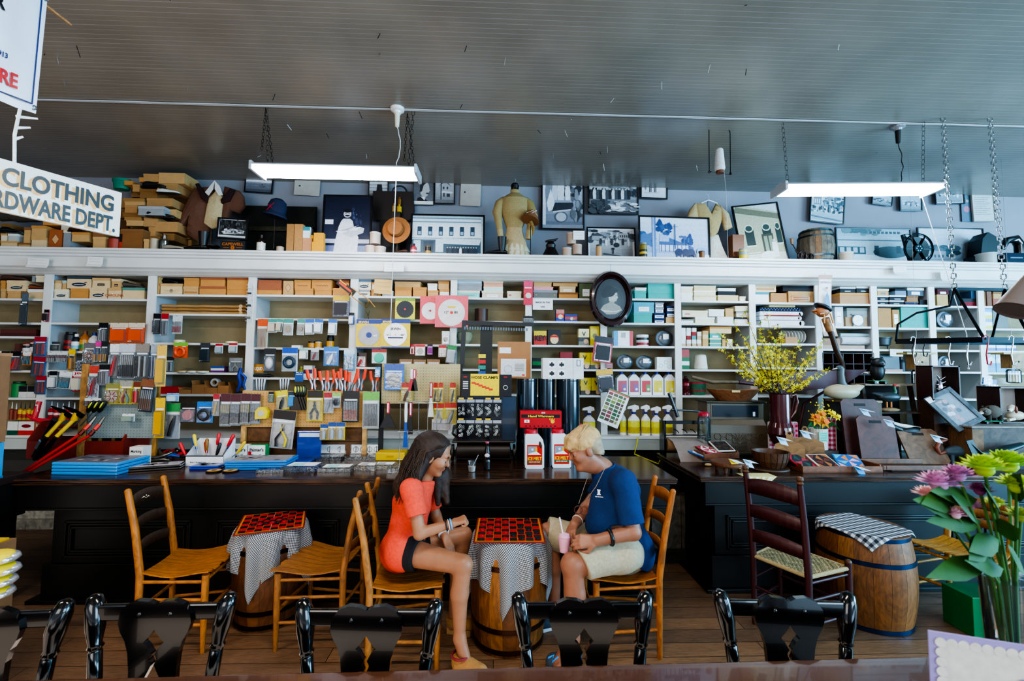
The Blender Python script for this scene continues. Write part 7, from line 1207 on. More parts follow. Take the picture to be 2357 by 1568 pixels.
for t_ in[bigbox(z7(900,482,1268,672),4.0,'#d4d6d6','white cardboard box with pipe fitting drawings on top of the stove pipes',.16,lambda mb,w,h:([(mb.rect(-w*.36+i*w*.24,h*(.12+.42*j),-w*.2+i*w*.24,h*(.42+.44*j),'#f0f0f0'),mb.rect(-w*.34+i*w*.24,h*(.2+.42*j),-w*.22+i*w*.24,h*(.32+.42*j),D2),mb.rect(-w*.3+i*w*.24,h*(.16+.42*j),-w*.26+i*w*.24,h*(.38+.42*j),D2))for i in RG(2)for j in RG(2)],mb.rect(w*.245,0,w*.25,h,'#9aa4ac'),mb.rect(w*.33,h*.62,w*.42,h*.92,'#4a5a64'),mb.rect(w*.345,h*.65,w*.405,h*.89,'#d8dcdc')))]:pass
def jug(u,v,lab,yo=0,lbl=True):
 p=K(u,v);w,h=.155,.31;t=TH('ice_melt_jug',lab,'jug',(p.x,p.y+yo,ZK));hc='#dadcdf'
 MB().prism([(-w/2,.01),(-w/2+.01,0),(w/2-.01,0),(w/2,.01),(w/2,h*.6),(w*.44,h*.75),(w*.3,h*.84),(w*.12,h*.9),(-w*.46,h*.9),(-w/2,h*.84)],-.06,.06,hc).bd('body',SA,t,bev=.012);MB().la([(.052,h*.885),(.052,h*.97),(.046,h)],'#b81c2a',22,(-w*.17,0,0)).bd('cap',SA,t)
 MB().ell((w*.3,-.055,h*.62),(w*.09,.01,h*.11),'#3a2c24',12,RY(-12)).bd('handle_opening','matte',t)
 if lbl:mb=MB();a,b=-w*.4,w*.4;mb.rect(a,h*.1,b,h*.62,'#c8281c',-.0605);mb.rect(a+.006,h*.36,a+w*.52,h*.58,'#8a9098',-.0605);mb.flat([(a+.006,h*.36),(b-.01,h*.36),(w*.1,h*.45),(a+.02,h*.4)],'#e8eaec',-.0605);mb.rect(w*.02,h*.45,w*.14,h*.54,'#e8a01c',-.0605);mb.disc(-w*.12,h*.5,.01,'#c9d8e8',-.0605);mb.rect(a,h*.15,b,h*.2,'#1c6a3a',-.0605);mb.text('ICE MELT',0,h*.265,h*.085,'#f0c81c',-.0605,w=w*.72);mb.text('MELTS ICE FAST',0,h*.175,h*.025,'#e8e8e8',-.0605,w=w*.6);mb.bd('label',PT,t)
jug(1230,1078,'white jug lettered ICE MELT, left of two in front',.04);jug(1292,1076,'white jug lettered ICE MELT just behind the man face',.04);jug(1222,1062,'white jug behind the left front ice melt jug',.14,False);jug(1340,1060,'white jug with red cap behind the man head',.14,False)
zt=ZK+.31;x,z,w,h=ext(1196,934,1289,981,K(1250,1070).y+.1);t=TH('hand_warmer_box','red carton lettered Hand Warmers sitting on the ice melt jugs','box',(x,K(1250,1070).y+.0,zt+.001));h=.14;MB().bb(-w/2,w/2,0,.12,0,h,'#b81c20').bd(BY,PA,t);mb=MB();mb.rect(-w*.48,h*.6,w*.46,h*.8,'#17140f');mb.text('Hand Warmers',0,h*.7,h*.13,'#e8d020',w=w*.62);mb.text('SITE',.02,h*.9,h*.09,'#d8d0d0');mb.rect(-w*.4,h*.3,-w*.28,h*.48,'#f0ecec');mb.text('8',-w*.34,h*.39,h*.12,D2);[mb.disc(-w*.36+i*w*.1,h*.1,h*.045,'#17140f')for i in RG(8)];mb.disc(w*.28,h*.38,h*.12,'#e8b81c');[mb.tu([(w*(.22+.03*i),-.001,h*.44),(w*(.2+.04*i),-.001,h*(.56+.03*(i in(1,2))))],.0035,'#e8b81c',5)for i in RG(4)];mb.bd('printed_front',PT,t)
p=P(1130,760,4.25);mb=MB();t=TH('framing_square','black ratchet-patterned square and post rack standing above the cream pegboard','rack',(P(1120,1000,4.175).x,4.175,ZK));f=lambda u,v:(P(u,v,4.175).x-P(1120,1000,4.175).x,P(u,v,4.175).z-ZK)
a,b=f(1064,738),f(1228,752);MB().prism([a,f(1228,744),b,f(1064,749)],-.02,-.012,'#1b1d22').prism([f(1064,738),f(1074,738),f(1069,845),f(1058,845)],-.022,-.014,'#22242a').bd('toothed_bar',SA,t);mb=MB();[mb.rect(a[0]+.02+i*.024,f(0,748+i*.1)[1],a[0]+.034+i*.024,f(0,741+i*.1)[1],'#5a6a78',-.022)for i in RG(25)];mb.bd('tooth_marks',PT,t)
MB().prism([f(1106,745),f(1134,745),f(1132,866),f(1104,866)],0,.02,'#161a16').bb(f(1106,0)[0],f(1134,0)[0],0,.02,0,f(0,866)[1],'#161a16').bd('post',SA,t);mb=MB();[mb.rect(f(1111,0)[0],f(0,815+i*13.5)[1],f(1127,0)[0],f(0,806+i*13.5)[1],c_,-.003)for i,c_ in EN(('#e0c820','#c8282c','#2a8a7a','#2450a8'))];mb.bd('colour_chips',PT,t)
# ------ goods on and over the right counter
def note(t_or_w,loc,rz=0,label=None,col='#9fd0ea',rot=None):
 "folded blue price card"
 o=TH('price_card',label,'price card',loc,rz,rot=rot);MB().add([(-.03,0,0),(.035,-.005,-.012),(.05,-.03,-.07),(-.012,-.03,-.055)],[(0,1,2,3),(3,2,1,0)],col).add([(-.03,-.002,0),(.035,-.007,-.012),(.075,-.05,-.03),(.0,-.05,-.02)],[(0,1,2,3),(3,2,1,0)],'#c9e6f2').bd('folded_card',PA,o);MB().tu([(.0,-.032,-.014),(.02,-.034,-.016),(.045,-.036,-.022)],.0012,'#2a3a5a',4).bd('writing',PT,o)
p=K(1722,1058);t=TH('cash_register','antique embossed brass cash register beneath the long wooden dough bowl','cash register',(p.x,p.y+.16,ZK),-.06);br='#5a4c38'
W=.27;hz=P(1700,925,p.y+.1).z-ZK
mb=MB();prf=[(-.02,0),(-.02,hz*.42),(.0,hz*.56),(.05,hz*.66),(.05,hz*.96),(.28,hz*.96),(.28,0)];n=len(prf)
vs=[(x,y,z)for x in(-W,W)for y,z in prf];mb.add(vs,[(i,i+n,(i+1)%n+n,(i+1)%n)for i in RG(n)]+[tuple(RG(n)),tuple(RG(n,2*n))[::-1]],br);mb.bd('housing',SA,t,bev=.006)
MB().bb(-W-.015,W+.015,.02,.3,hz*.96,hz,'#4a4338').bb(-W-.02,W+.02,-.04,.3,0,.03,'#4a4338').bd('top_plate',ME,t,bev=.005)
mb=MB()
for s in(-1,1):
 for i in RG(4):mb.ring((s*(.035+.055*i),-.024,hz*.30+.03*(i%2)),.03,.0035,'#5f5544','y',16,5,0,5);mb.ring((s*(.05+.05*i),-.022,hz*.12),.018,.003,'#5f5544','y',12,4,2,8)
for i in RG(9):mb.tu([(-.07+i*.0175,-.024,.05),(-.07+i*.0175,-.024,hz*.22)],.0025,'#584e3e',4);mb.tu([(-.07,-.024,.05+i*.012),(.07,-.024,.05+i*.012)],.0025,'#584e3e',4)
for i in RG(7):mb.tu([(0,-.024,hz*.22),((i-3)*.02,-.026,hz*.36),((i-3)*.04,-.022,hz*.42)],.003,'#635846',5)
mb.bd('embossed_scrollwork',SA,t);MB().bb(-W*.82,W*.8,.04,.05,hz*.70,hz*.92,'#1c2a34').bb(-W*.86,W*.84,.045,.052,hz*.68,hz*.94,'#6a5f4c').bb(W*.6,W*.68,.038,.04,hz*.72,hz*.8,'#d8e0e4').bd('display_window',GL,t)
q=(p.x+.02,p.y+.27,ZK+hz);t=TH('dough_bowl','long oval carved wooden dough bowl on top of the cash register','bowl',q);mb=MB();n=32
for a,b,c in(((.16,.08,0),(.24,.11,.07),'#7d4c2c'),((.24,.11,.07),(.265,.13,.10),'#8a5633'),((.265,.13,.10),(.24,.11,.09),'#a3704a'),((.24,.11,.09),(.14,.06,.02),'#6a4026')):
 vs=[(r[0]*cos(2*PI*i/n),r[1]*sin(2*PI*i/n),r[2]+.012*abs(cos(2*PI*i/n))**2*(r[2]>.05))for r in(a,b)for i in RG(n)];mb.add(vs,[(i,(i+1)%n,n+(i+1)%n,n+i)for i in RG(n)],c,True)
mb.la([(.001,0),(.16,0)],'#6a4026',n,flat=.5);mb.bd('bowl_body',WO,t);MB().bb(-.08,.0,-.128,-.122,.085,.105,'#d8c890').bd('paper_tag',PA,t)
def branch(mb,a,b,r,col='#4a3a22'):
 m_=(Vc(a)+Vc(b))/2+Vc((rr.uniform(-.03,.03),rr.uniform(-.03,.03),0));pts=[Vc(a),m_,Vc(b)];mb.tu(pts,[r,r*.8,r*.4],col,5,cap=False);return pts
p=K(1800,1075)+Vc((0,.27,0));p.x=P(1797,1000,p.y).x;t=TH('flower_vase','dark red glazed jug of yellow forsythia branches beside the cash register','flower vase',(p.x,p.y,ZK));hv=P(1800,905,p.y).z-ZK;mr='#4c0e12'
MB().la([(.07,0),(.075,.01),(.04,.06),(.035,.1),(.08,.17),(.105,.24),(.1,.3),(.085,.34),(.085,hv-.01),(.1,hv)],mr,30).bd('jug_body',GL,t);MB().tu([(.095,0,hv-.03),(.15,0,hv-.01),(.165,0,hv-.08),(.14,0,hv-.17),(.1,0,hv-.22)],[.012,.012,.012,.011,.009],'#5c2418',8).bd('handle',GL,t)
mb=MB();fl=MB();lf=MB();r3=random.Random(9);outl=[(1655,770),(1690,745),(1715,720),(1750,745),(1765,720),(1790,750),(1735,800),(1690,790),(1660,800),(1680,830),(1700,850),(1810,810),(1840,790),(1880,800),(1895,785),(1860,830),(1905,850),(1830,845),(1770,800),(1720,780),(1750,780),(1785,790),(1870,870),(1700,820),(1740,850),(1800,770)]
for u,v in outl:
 e=P(u,v,p.y+r3 .uniform(-.16,.16))-Vc((p.x,p.y,ZK));a=Vc((r3 .uniform(-.04,.04),r3 .uniform(-.03,.03),hv-.05));pts=branch(mb,a,e,.004)
 for k in RG(46):
  q_=(k+r3 .random())/46;q_=.28+.72*q_;c=(pts[0]*(1-2*q_)+pts[1]*2*q_)if q_<.5 else(pts[1]*(2-2*q_)+pts[2]*(2*q_-1));c=c+Vc((r3 .gauss(0,.016),r3 .gauss(0,.016),r3 .gauss(0,.014)))
  o=fl.M;fl.M=Matrix.Translation(c)@Matrix.Rotation(r3 .uniform(0,6),4,Vc((r3 .random()-.5,r3 .random()-.5,r3 .random()-.5)).normalized());cc=r3 .choice(['#f0dc20','#e4cc18','#f6e83a','#f0e030'])
  for j in RG(4):an=j*PI/2;fl.add([(0,0,0),(.009*cos(an-.5),.009*sin(an-.5),.002),(.019*cos(an),.019*sin(an),.004),(.009*cos(an+.5),.009*sin(an+.5),.002)],[(0,1,2,3)],cc)
  fl.M=o
 for k in RG(4):o=lf.M;lf.M=Matrix.Translation(e)@RZ(r3 .uniform(0,360))@RY(r3 .uniform(-70,20));lf.add([(0,0,0),(.018,.006,.0),(.042,0,0),(.018,-.006,0)],[(0,1,2,3)],'#8ac040');lf.M=o
mb.bd('branches',WO,t);o=fl.bd('blossoms','leaf',t);o['kind']='stuff';lf.bd('leaf_tips','leaf',t)
p=K(1878,1068)+Vc((0,.22,0));p.x=P(1884,1010,p.y).x;t=TH('flower_pot','white ribbed pot of orange and yellow daffodils with teal note','flower pot',(p.x,p.y,ZK+.09));tag(MB().bb(-.13,.13,-.1,.1,0,.045,'#2c1c12').bb(-.12,.12,-.09,.09,.045,.088,'#3a2618').bd('wooden_block',WO,None,(p.x,p.y,ZK)),'dark wooden block under the white daffodil pot','block')
mb=MB();n=40;vs=[(r_*(1+.02*(i%2))*cos(2*PI*i/n),r_*(1+.02*(i%2))*sin(2*PI*i/n),z_)for r_,z_ in((.07,0),(.076,.19))for i in RG(n)];mb.add(vs,[(i,(i+1)%n,n+(i+1)%n,n+i)for i in RG(n)]+[tuple(RG(n))[::-1]],'#d8d4c8');mb.bd('pot',SA,t);MB().rect(-.05,.08,.035,.165,'#6ad0bc',-.0785).bd('teal_note',PA,t);mb=MB();[mb.tu([(-.04,-.08,.15-.02*i),(-.01,-.08,.152-.02*i),(.02,-.08,.15-.02*i)],.0012,'#1c3a3a',4)for i in RG(4)];mb.bd('writing',PT,t)
mb=MB();st=MB()
for i,(dx,dz,s,c1,c2)in EN(((-.05,.27,.07,'#e8a81c','#e06a10'),(.02,.25,.065,'#e8a018','#e8701a'),(-.01,.32,.055,'#f0b820','#e8780f'),(.08,.33,.045,'#f0d81c','#f0d020'),(.12,.30,.04,'#f0e020','#e8d018'),(-.09,.30,.045,'#e89018','#d85a10'))):
 o=mb.M;mb.M=Matrix.Translation((dx,-.04-.01*i,dz))@RX(70)
 for j in RG(6):a=j*PI/3;mb.add([(0,0,0),(s*.5*cos(a-.45),s*.5*sin(a-.45),.008),(s*cos(a),s*sin(a),0),(s*.5*cos(a+.45),s*.5*sin(a+.45),.008)],[(0,1,2,3)],c1)
 mb.la([(.012,0),(s*.3,.03),(s*.38,.034)],c2,12);mb.M=o;mb.bd('flower_head','leaf',t);mb=MB();st.tu([(0,0,.15),(dx*.7,-.02,dz*.7),(dx,-.03,dz)],.004,'#3f7a2c',5)
for s_ in(-1,1):st.add([(s_*.02,-.03,.18),(s_*.1,-.05,.26),(s_*.17,-.06,.17),(s_*.11,-.05,.22)],[(0,1,2,3),(3,2,1,0)],'#3a7a30')
for i in RG(60):a=Vc((.02+r3 .gauss(0,.05),-.03,.36+r3 .gauss(0,.04)));mb.ell(a,.007,r3 .choice(['#f0d820','#e8c818']),5)
o=mb.bd('small_blossoms','leaf',t);o['kind']='stuff';st.bd('stems','leaf',t)
def tray(u,v,w,d,rz,lab,yo=0,z0=0):p=K(u,v);t=TH('serving_tray',lab,'tray',(p.x,p.y+yo,ZK+z0),rz);c='#7d4a2c';MB().bb(-w/2,w/2,0,d,0,.01,c).bb(-w/2,w/2,0,.014,.01,.05,c).bb(-w/2,w/2,d-.014,d,.01,.05,c).bb(-w/2,-w/2+.014,.014,d-.014,.01,.062,c).bb(w/2-.014,w/2,.014,d-.014,.01,.062,c).bd('tray_body',WO,t,bev=.003);MB().bb(-w/2-.001,-w/2+.015,d*.3,d*.7,.03,.048,'#1c0f08').bd('hand_slot','matte',t);return p
def quilt(p,lab,cols,rz,tilt,s=.17):
 t=TH('pot_holder',lab,'pot holder',p,0,rot=(radians(tilt),0,rz));MB().bb(-s/2,s/2,0,s,0,.012,cols[0]).bd('padding',FA,t,bev=.005);mb=MB();g_=s*.44;c=s/2;r2=random.Random(int(p[0]*99));zz=.0125
 mb.bb(-g_,g_,c-g_,c+g_,zz-.001,zz,cols[1])
 for k in RG(4):a=k*PI/2;R_=lambda x,y:(x*cos(a)-y*sin(a),c+x*sin(a)+y*cos(a),zz+.0006);mb.add([R_(0,0),R_(g_,0),R_(g_*.5,g_*.5)],[(0,1,2)],cols[2+k%(len(cols)-2)]);mb.add([R_(g_,g_),R_(g_*.3,g_),R_(g_,g_*.3)],[(0,1,2)],cols[2+(k+1)%(len(cols)-2)])
 mb.bd('patchwork',FA,t)
p=tray(1665,1066,.36,.24,.2,'slotted wooden tray holding red and brown quilted pot holders',.02,.03)
tag(MB().ell((0,0,.012),(.03,.02,.012),'#c8a878',10).bd('river_stone','matte',None,K(1630,1073)),'small tan stone on the counter beneath the slotted tray','stone');tag(MB().bb(-.16,.16,0,.2,0,.028,'#3a2418').bb(-.17,.17,.02,.18,.0,.02,'#2c1a10').bd('riser',WO,None,(p.x,p.y+.05,ZK)),'low dark riser under the slotted tray','riser')
for i,(dx,dy,lab,cs,rz,tl)in EN(((-.12,.02,'blue edged pot holder at left of the slotted tray',['#2c5a9c','#d8dce4','#3a6ab0','#c9ccd4'],.5,8),(-.05,.03,'red and white patchwork pot holder in the slotted tray',['#8c2a30','#e2d6d0','#c02c40','#b83048'],.35,14),(.06,.05,'dark paisley pot holder in the slotted tray',['#d8d0c8','#2a201c','#5a3424','#3c3428'],.1,22))):quilt((p.x+dx,p.y+dy,ZK+.05+.018*i),lab,cs,rz,tl)
p=K(1692,1092)+Vc((0,.1,0));t=TH('cake_stand','low round footed wooden cake stand in front of the slotted tray','cake stand',p);MB().la([(.001,.05),(.13,.05),(.135,.06),(.135,.078),(.128,.082),(.001,.082)],'#6d4126',36).bd('round_top',WO,t,bev=.002);[MB().tu([(.09*cos(a),.09*sin(a),0),(.085*cos(a),.085*sin(a),.05)],[.012,.02],'#5c351e',10).bd('foot',WO,t)for a in(.8,2.4,4,5.5)]
note(0,(p.x-.02,p.y-.1,ZK+.12),0,'yellow folded price card on the slotted tray edge','#f0c820');note(0,(p.x+.1,p.y-.08,ZK+.115),.2,'blue price card on the cake stand')
p=K(1797,1088)+Vc((0,.13,0));t=TH('wooden_bowl','staved wooden bowl on a board in the middle of the right counter','bowl',(p.x,p.y,ZK+.022));mb=MB();n=36;w_=[(.10,0),(.125,.05),(.135,.1),(.14,.125),(.13,.122),(.11,.03),(.001,.02)];mb.la(w_,'#5c3820',n);[mb.tu([(.1015*cos(a),.1015*sin(a),.002),(.1265*cos(a),.1265*sin(a),.05),(.1415*cos(a),.1415*sin(a),.124)],.0016,'#2a170c',4)for a in[i*PI/9 for i in RG(18)]];mb.bd('bowl_body',WO,t);tag(MB().la([(.16,0),(.165,.01),(.16,.02),(.001,.02)],'#4a2f1c',36).bd('round_board',WO,None,(p.x-.03,p.y,ZK)),'thin round board under the staved wooden bowl','board')
p=tray(1945,1090,.66,.28,0,'large shallow tray with three bright quilted pot holders',.02)
for i,(dx,lab,cs,rz)in EN(((-.23,'red and black floral pot holder, left in the large tray',['#b8202c','#1c2228','#a82a3c','#2a4a3c'],.3),(-.06,'brown leaf-patterned pot holder in the middle of large tray',['#d8ccc0','#2a1a18','#6a2c24','#a8602c'],.1),(.12,'blue pot holder with pinwheel star, right in large tray',['#1c70a8','#2a60a8','#d8a0b0','#e8823c','#4ab0c8'],-.3))):quilt((p.x+dx,p.y+.06,ZK+.016),lab,cs,rz,26,.19)
note(0,(p.x+.1,p.y+.0,ZK+.06),0,'blue price card on the front of the large tray','#4a9ad0')
p=K(2118,1088)+Vc((.0,.02,0));t=TH('dough_tray','long shallow rectangular wooden dough tray at right of the counter','tray',p);MB().slab([(-.2,.02),(.24,.02),(.26,.24),(-.26,.24)],0,.012,'#4c2c1a').slab([(-.26,0),(.3,0),(.3,.02),(-.26,.02)],.012,.05,'#6a3f24').slab([(-.28,.24),(.28,.24),(.28,.26),(-.28,.26)],.012,.055,'#7a4c2e').slab([(-.29,0),(-.26,0),(-.26,.26),(-.29,.26)],.012,.05,'#6a3f24').bd('tray_body',WO,t,bev=.004)
p=K(1755,1100);t=TH('table_napkin','yellow and white checked cloth corner hanging over the counter edge','cloth',(p.x,YK2-.008,ZK+.002));MB().add([(-.13,.12,0),(.13,.12,0),(.13,0,0),(-.13,0,0)],[(0,3,2,1)],'#d8cc8a').add([(-.13,0,0),(.13,0,0),(.03,-.012,-.07),(-.07,-.012,-.07)],[(3,2,1,0)],'#d8cc8a').bd('cloth',FA,t);mb=MB();[mb.flat([(-.09+i*.05,-.001),(-.07+i*.05,-.001),(-.065+i*.03,-.06),(-.075+i*.03,-.06)],'#e8e4d0',-.012)for i in RG(4)];mb.bd('check',FA,t)
def cboard(u,v,Y,w,h,lab,c,tilt=12,rz=0,slot=True,handle=False):p=Vc((P(u,v,Y).x,Y,ZK+.001));t=TH('cutting_board',lab,'cutting board',p,rot=(-radians(tilt),0,rz));mb=MB();r=.03;o=[(-w/2,r),(-w/2+r,0),(w/2-r,0),(w/2,r),(w/2,h-r),(w/2-r,h),(-w/2+r,h),(-w/2,h-r)]if not handle else[(-w/2,.02),(-w/2+.02,0),(w/2-.02,0),(w/2,.02),(w/2,h*.6),(w*.3,h*.68),(.025,h*.72),(.025,h*.92),(.012,h),(-.012,h),(-.025,h*.92),(-.025,h*.72),(-w*.3,h*.68),(-w/2,h*.6)];mb.prism(o,0,.018,c).bd('board',WO,t,bev=.003);(MB().bb(-.05,.05,-.001,.0,h-.065,h-.04,'#1a0d08')if slot else MB().tu([(0,-.001,h*.93),(0,0,h*.93)],.012,'#1a0d08',12)).bd('hand_hole','matte',t);return p,t
cboard(1996,1060,3.95,.33,.56,'taller dark red cutting board with hand slot, behind its pair','#4c2218',8,-.1);cboard(2030,1075,3.84,.31,.42,'front dark red cutting board with hand slot','#572a1c',10,-.15)
cboard(2145,1060,3.86,.34,.33,'pale brown cutting board with blue price card at right','#7a5a42',30,-.1)
cboard(1860,1052,3.78,.26,.36,'striped light wood cutting board with round handle, right of pair','#8a6844',28,-.5,False,True);cboard(1818,1052,3.72,.22,.33,'striped light wood cutting board with round handle, left of pair','#96734c',30,-.6,False,True)
for u,v,Y,l in((1985,940,3.84,'blue price card on the taller dark red cutting board'),(2040,965,3.74,'blue price card on the front dark red cutting board'),(2148,1000,3.62,'blue price card on the pale brown cutting board'),(1795,1005,3.55,'blue price card on the left round-handled board'),(1848,990,3.58,'blue price card on the right round-handled board')):note(0,P(u,v,Y),0,l)
x,z,w,h=ext(1945,922,2030,1050,4.1);t=TH('plank_crate','upright grey-brown plank crate supporting the goose decoy','crate',(x,4.08,ZK));hh=z+h-ZK;MB().bb(-w/2,w/2,0,.02,0,hh,'#5c4a38').bb(-w/2,w/2,.25,.27,0,hh,'#4c3c2c').bb(-w/2,w/2,-.01,.28,hh-.02,hh,'#8a7458').bd('planks','oldwood',t);mb=MB();[mb.tu([(-w/2+.03+i*.05,-.002,hh-.03),(-w/2+.03+i*.05,-.003,hh-.03)],.004,'#2a2018',6)for i in RG(6)];mb.bd('nails',ME,t)
gz=ZK+hh
def bird(nm,lab,p,s,body,neck,head,bill,npts,base=None,rz=0,legs=0,tail=.24):
 t=TH(nm,lab,'bird figure',p,rz);z0=legs
 mb=MB();mb.ell((0,0,z0+.075*s),(.17*s,.08*s,.075*s),body,20);mb.tu([(.1*s,0,z0+.09*s),(tail*s*.8,0,z0+.12*s),(tail*s,0,z0+.13*s)],[.055*s,.03*s,.008*s],body,10);mb.bd('body',SA,t)
 MB().tu([(a*s,0,z0+b*s)for a,b,c in npts],[c*s for a,b,c in npts],neck,12).bd('neck',SA,t);a,b,c=npts[-1];MB().ell((a*s-.012*s,0,z0+b*s),(.036*s,.026*s,.028*s),head,12).bd('head',SA,t);MB().tu([(a*s-.035*s,0,z0+b*s),(a*s-.085*s,0,z0+b*s-.012*s)],[.014*s,.006*s],bill,8,flat=.6).bd('bill',SA,t);MB().ell((a*s-.02*s,-.024*s,z0+b*s+.008*s),.005*s,'#0a0a0a',6).bd('eye',GL,t)
 return t
bird('goose_decoy','weathered goose decoy with grey neck standing on the plank crate',Vc((P(1938,920,4.18).x,4.18,gz)),1.0,'#a89c80','#4f5c60','#4a585c','#b8b0a0',[(.02,.1,.05),(.0,.17,.034),(-.005,.24,.03),(-.0,.30,.03)],tail=.22)
xs=P(2040,920,4.25).x;t=TH('step_shelf','old black stepped ladder shelf holding small carved animals','shelf',(xs,4.17,ZK));z_=lambda v:P(2065,v,4.25).z-ZK
for i,(v,d)in EN(((884,.18),(946,.2),(1003,.22))):MB().bb(-.27,.27,.0-i*.04,d,z_(v)-.015,z_(v),'#8a7a64'if i==0 else '#4a3a2c').bd('step','oldwood',t)
for s in(-1,1):MB().bar((s*.24,-.02,0),(s*.24,.08,z_(884)-.01),.03,.03,'#3c3024').bd('side_rail','oldwood',t)
MB().bb(-.26,.26,.22,.24,0,z_(884)-.02,'#0e0e10').bd('backing','matte',t)
zt=ZK+z_(884);t=TH('bear_bust','black carved bear figure seated on a small green skateboard','bear figure',(P(2022,920,4.22).x,4.22,zt));MB().bb(-.075,.075,-.04,.04,.025,.035,'#1c6a34').bd('skateboard_deck',SA,t,bev=.004);[MB().tu([(s*.05,-.035,.012),(s*.05,.035,.012)],.012,'#1a1a1a',10).bd('wheels',SA,t)for s in(-1,1)];MB().ell((0,0,.12),(.062,.055,.09),'#14181a',16).ell((0,-.01,.2),(.06,.055,.055),'#14181a',16).ell((0,-.055,.185),(.026,.025,.02),'#1c2022',10).bd('body',SA,t);[MB().ell((s*.045,0,.245),.018,'#14181a',8).bd('ear',SA,t)for s in(-1,1)];MB().ell((0,-.08,.192),(.01,.006,.007),'#8a8a8a',8).bd('nose',GL,t)
t=bird('wood_duck','dark duck figure with green neck and red crested head standing on a log',Vc((P(2050,920,4.1).x,4.12,ZK+z_(946)+.045)),.62,'#2a3438','#1c5a3c','#a83a30','#d87a2c',[(-.06,.1,.035),(-.1,.16,.024),(-.085,.21,.02),(-.09,.25,.022)],legs=.05);t.rotation_euler=(0,0,PI*.97);tag(MB().ell((0,0,.022),(.1,.045,.022),'#8a6a4a',14).bd('log_slice','oldwood',None,(P(2050,920,4.1).x,4.12,ZK+z_(946))),'pale log slice beneath the crested duck figure','log');[MB().tu([(s*.02,0,.07),(s*.02,0,.0)],.008,'#c87a30',6).bd('leg',SA,t)for s in(-1,1)]
t=TH('skunk_figure','black skunk figure with a white back stripe on the lowest step','skunk figure',(P(2105,920,4.0).x,4.05,ZK+z_(1003)));MB().ell((0,0,.07),(.13,.045,.05),'#0c0c0e',16).ell((.14,0,.06),(.05,.03,.03),'#0c0c0e',12).tu([(-.1,0,.08),(-.2,0,.12),(-.26,0,.08)],[.03,.035,.01],'#0c0c0e',8).bd('body',SA,t);MB().tu([(-.18,0,.14),(-.05,-.01,.115),(.09,0,.1)],[.012,.02,.01],'#d8d4cc',8).bd('stripe',SA,t);[MB().tu([(x_,y_,.05),(x_,y_,0)],.013,'#0c0c0e',6).bd('leg',SA,t)for x_ in(-.07,.08)for y_ in(-.025,.025)]
a,b=P(1780,910,4.55),P(1975,850,4.6);t=TH('wheelbarrow','dark red wooden wheelbarrow tray with a long pale handle behind the forsythia','wheelbarrow',(0,0,0));MB().prism([(P(1775,920,4.5).x,P(1880,905,4.5).z),(P(1925,920,4.5).x,P(1880,890,4.5).z),(P(1985,920,4.5).x,P(1880,850,4.5).z),(P(1790,920,4.5).x,P(1880,858,4.5).z)],4.42,4.7,'#4c1018').bd('tray',PD,t);MB().tu([P(1592,868,4.4),P(1640,880,4.4),P(1700,880,4.4)],[.016,.02,.016],'#6d5c44',8).tu([P(1700,880,4.4),P(1790,890,4.45)],.02,'#4c1018',8).bd('handle',WO,t);MB().tu([P(1830,905,4.5),P(1820,960,4.5),P(1830,1040,4.5),Vc((P(1830,1040,4.5).x,4.5,0))],.015,'#4c1018',8).tu([P(1900,900,4.5),P(1850,930,4.5),P(1830,1040,4.5)],.014,'#4c1018',8).bd('leg',PD,t)
for i,(u0,v0,u1,v1,l)in EN(((1790,975,1860,1045,'red and white checked cloth bundle behind the round-handled boards'),(1925,965,1952,1050,'red and white checked cloth beside the plank crate'))):
 x,z,w,h=ext(u0,v0,u1,v1,4.0);t=TH('checked_cloth',l,'cloth',(x,4.12,ZK));hh=z+h-ZK;MB().bb(-w/2,w/2,0,.03,0,hh,'#d8ccd0').bd('cloth',FA,t,bev=.01);mb=MB();s=.022;[mb.rect(-w/2+a*s,b*s,-w/2+(a+1)*s,(b+1)*s,'#a8182c'if(a%2 and b%2)else '#c8647a',0)for a in RG(int(w/s))for b in RG(int(hh/s))if a%2 or b%2];mb.bd('check',FA,t)
p=K(1583,1052);t=TH('paper_cutter','black iron paper cutter with a roll of brown wrapping paper','paper cutter',(p.x,p.y+.05,ZK));MB().tu([(-.17,.05,.1),(.17,.05,.1)],.065,'#b08a68',20).bd('paper_roll',PA,t);mb=MB();mb.M=T3(0,0,0);vs=[(x_,y_,z_2)for y_,z_2 in((.03,.165),(-.1,.15),(-.2,.08),(-.27,.0),(-.3,-.08))for x_ in(-.16,.16)];mb.add(vs,[(i*2,i*2+1,i*2+3,i*2+2)for i in RG(4)]+[(i*2+2,i*2+3,i*2+1,i*2)for i in RG(4)],'#b8a498',True);mb.bd('hanging_sheet',PA,t)
MB().bb(-.2,.2,-.02,.005,.19,.2,'#0e0f12').bb(-.2,.2,-.02,.005,.3,.33,'#14161c').bb(-.21,-.19,-.02,.1,0,.33,'#0e0f12').bb(.19,.21,-.02,.1,0,.33,'#0e0f12').bd('frame',GL,t);mb=MB();[mb.ring((-.12+i*.08,-.01,.19),.06,.004,'#0e0f12','x'if False else 'y',10,4,.4,1.5)for i in RG(4)];mb.bd('bars',ME,t)
for s_,(u0,v0,u1,v1)in EN(((1540,905,1560,960),(1545,943,1620,948))):tag(MB().tu([P(u0,v0,4.3),P((u0+u1)/2,(v0+v1)/2,4.3),P(u1,v1,4.3)],.018 if s_==0 else.01,'#5a5c5c',8).bd('iron_handle',ME),['upright grey iron handle behind the paper cutter','horizontal grey rod behind the paper cutter'][s_],'handle')
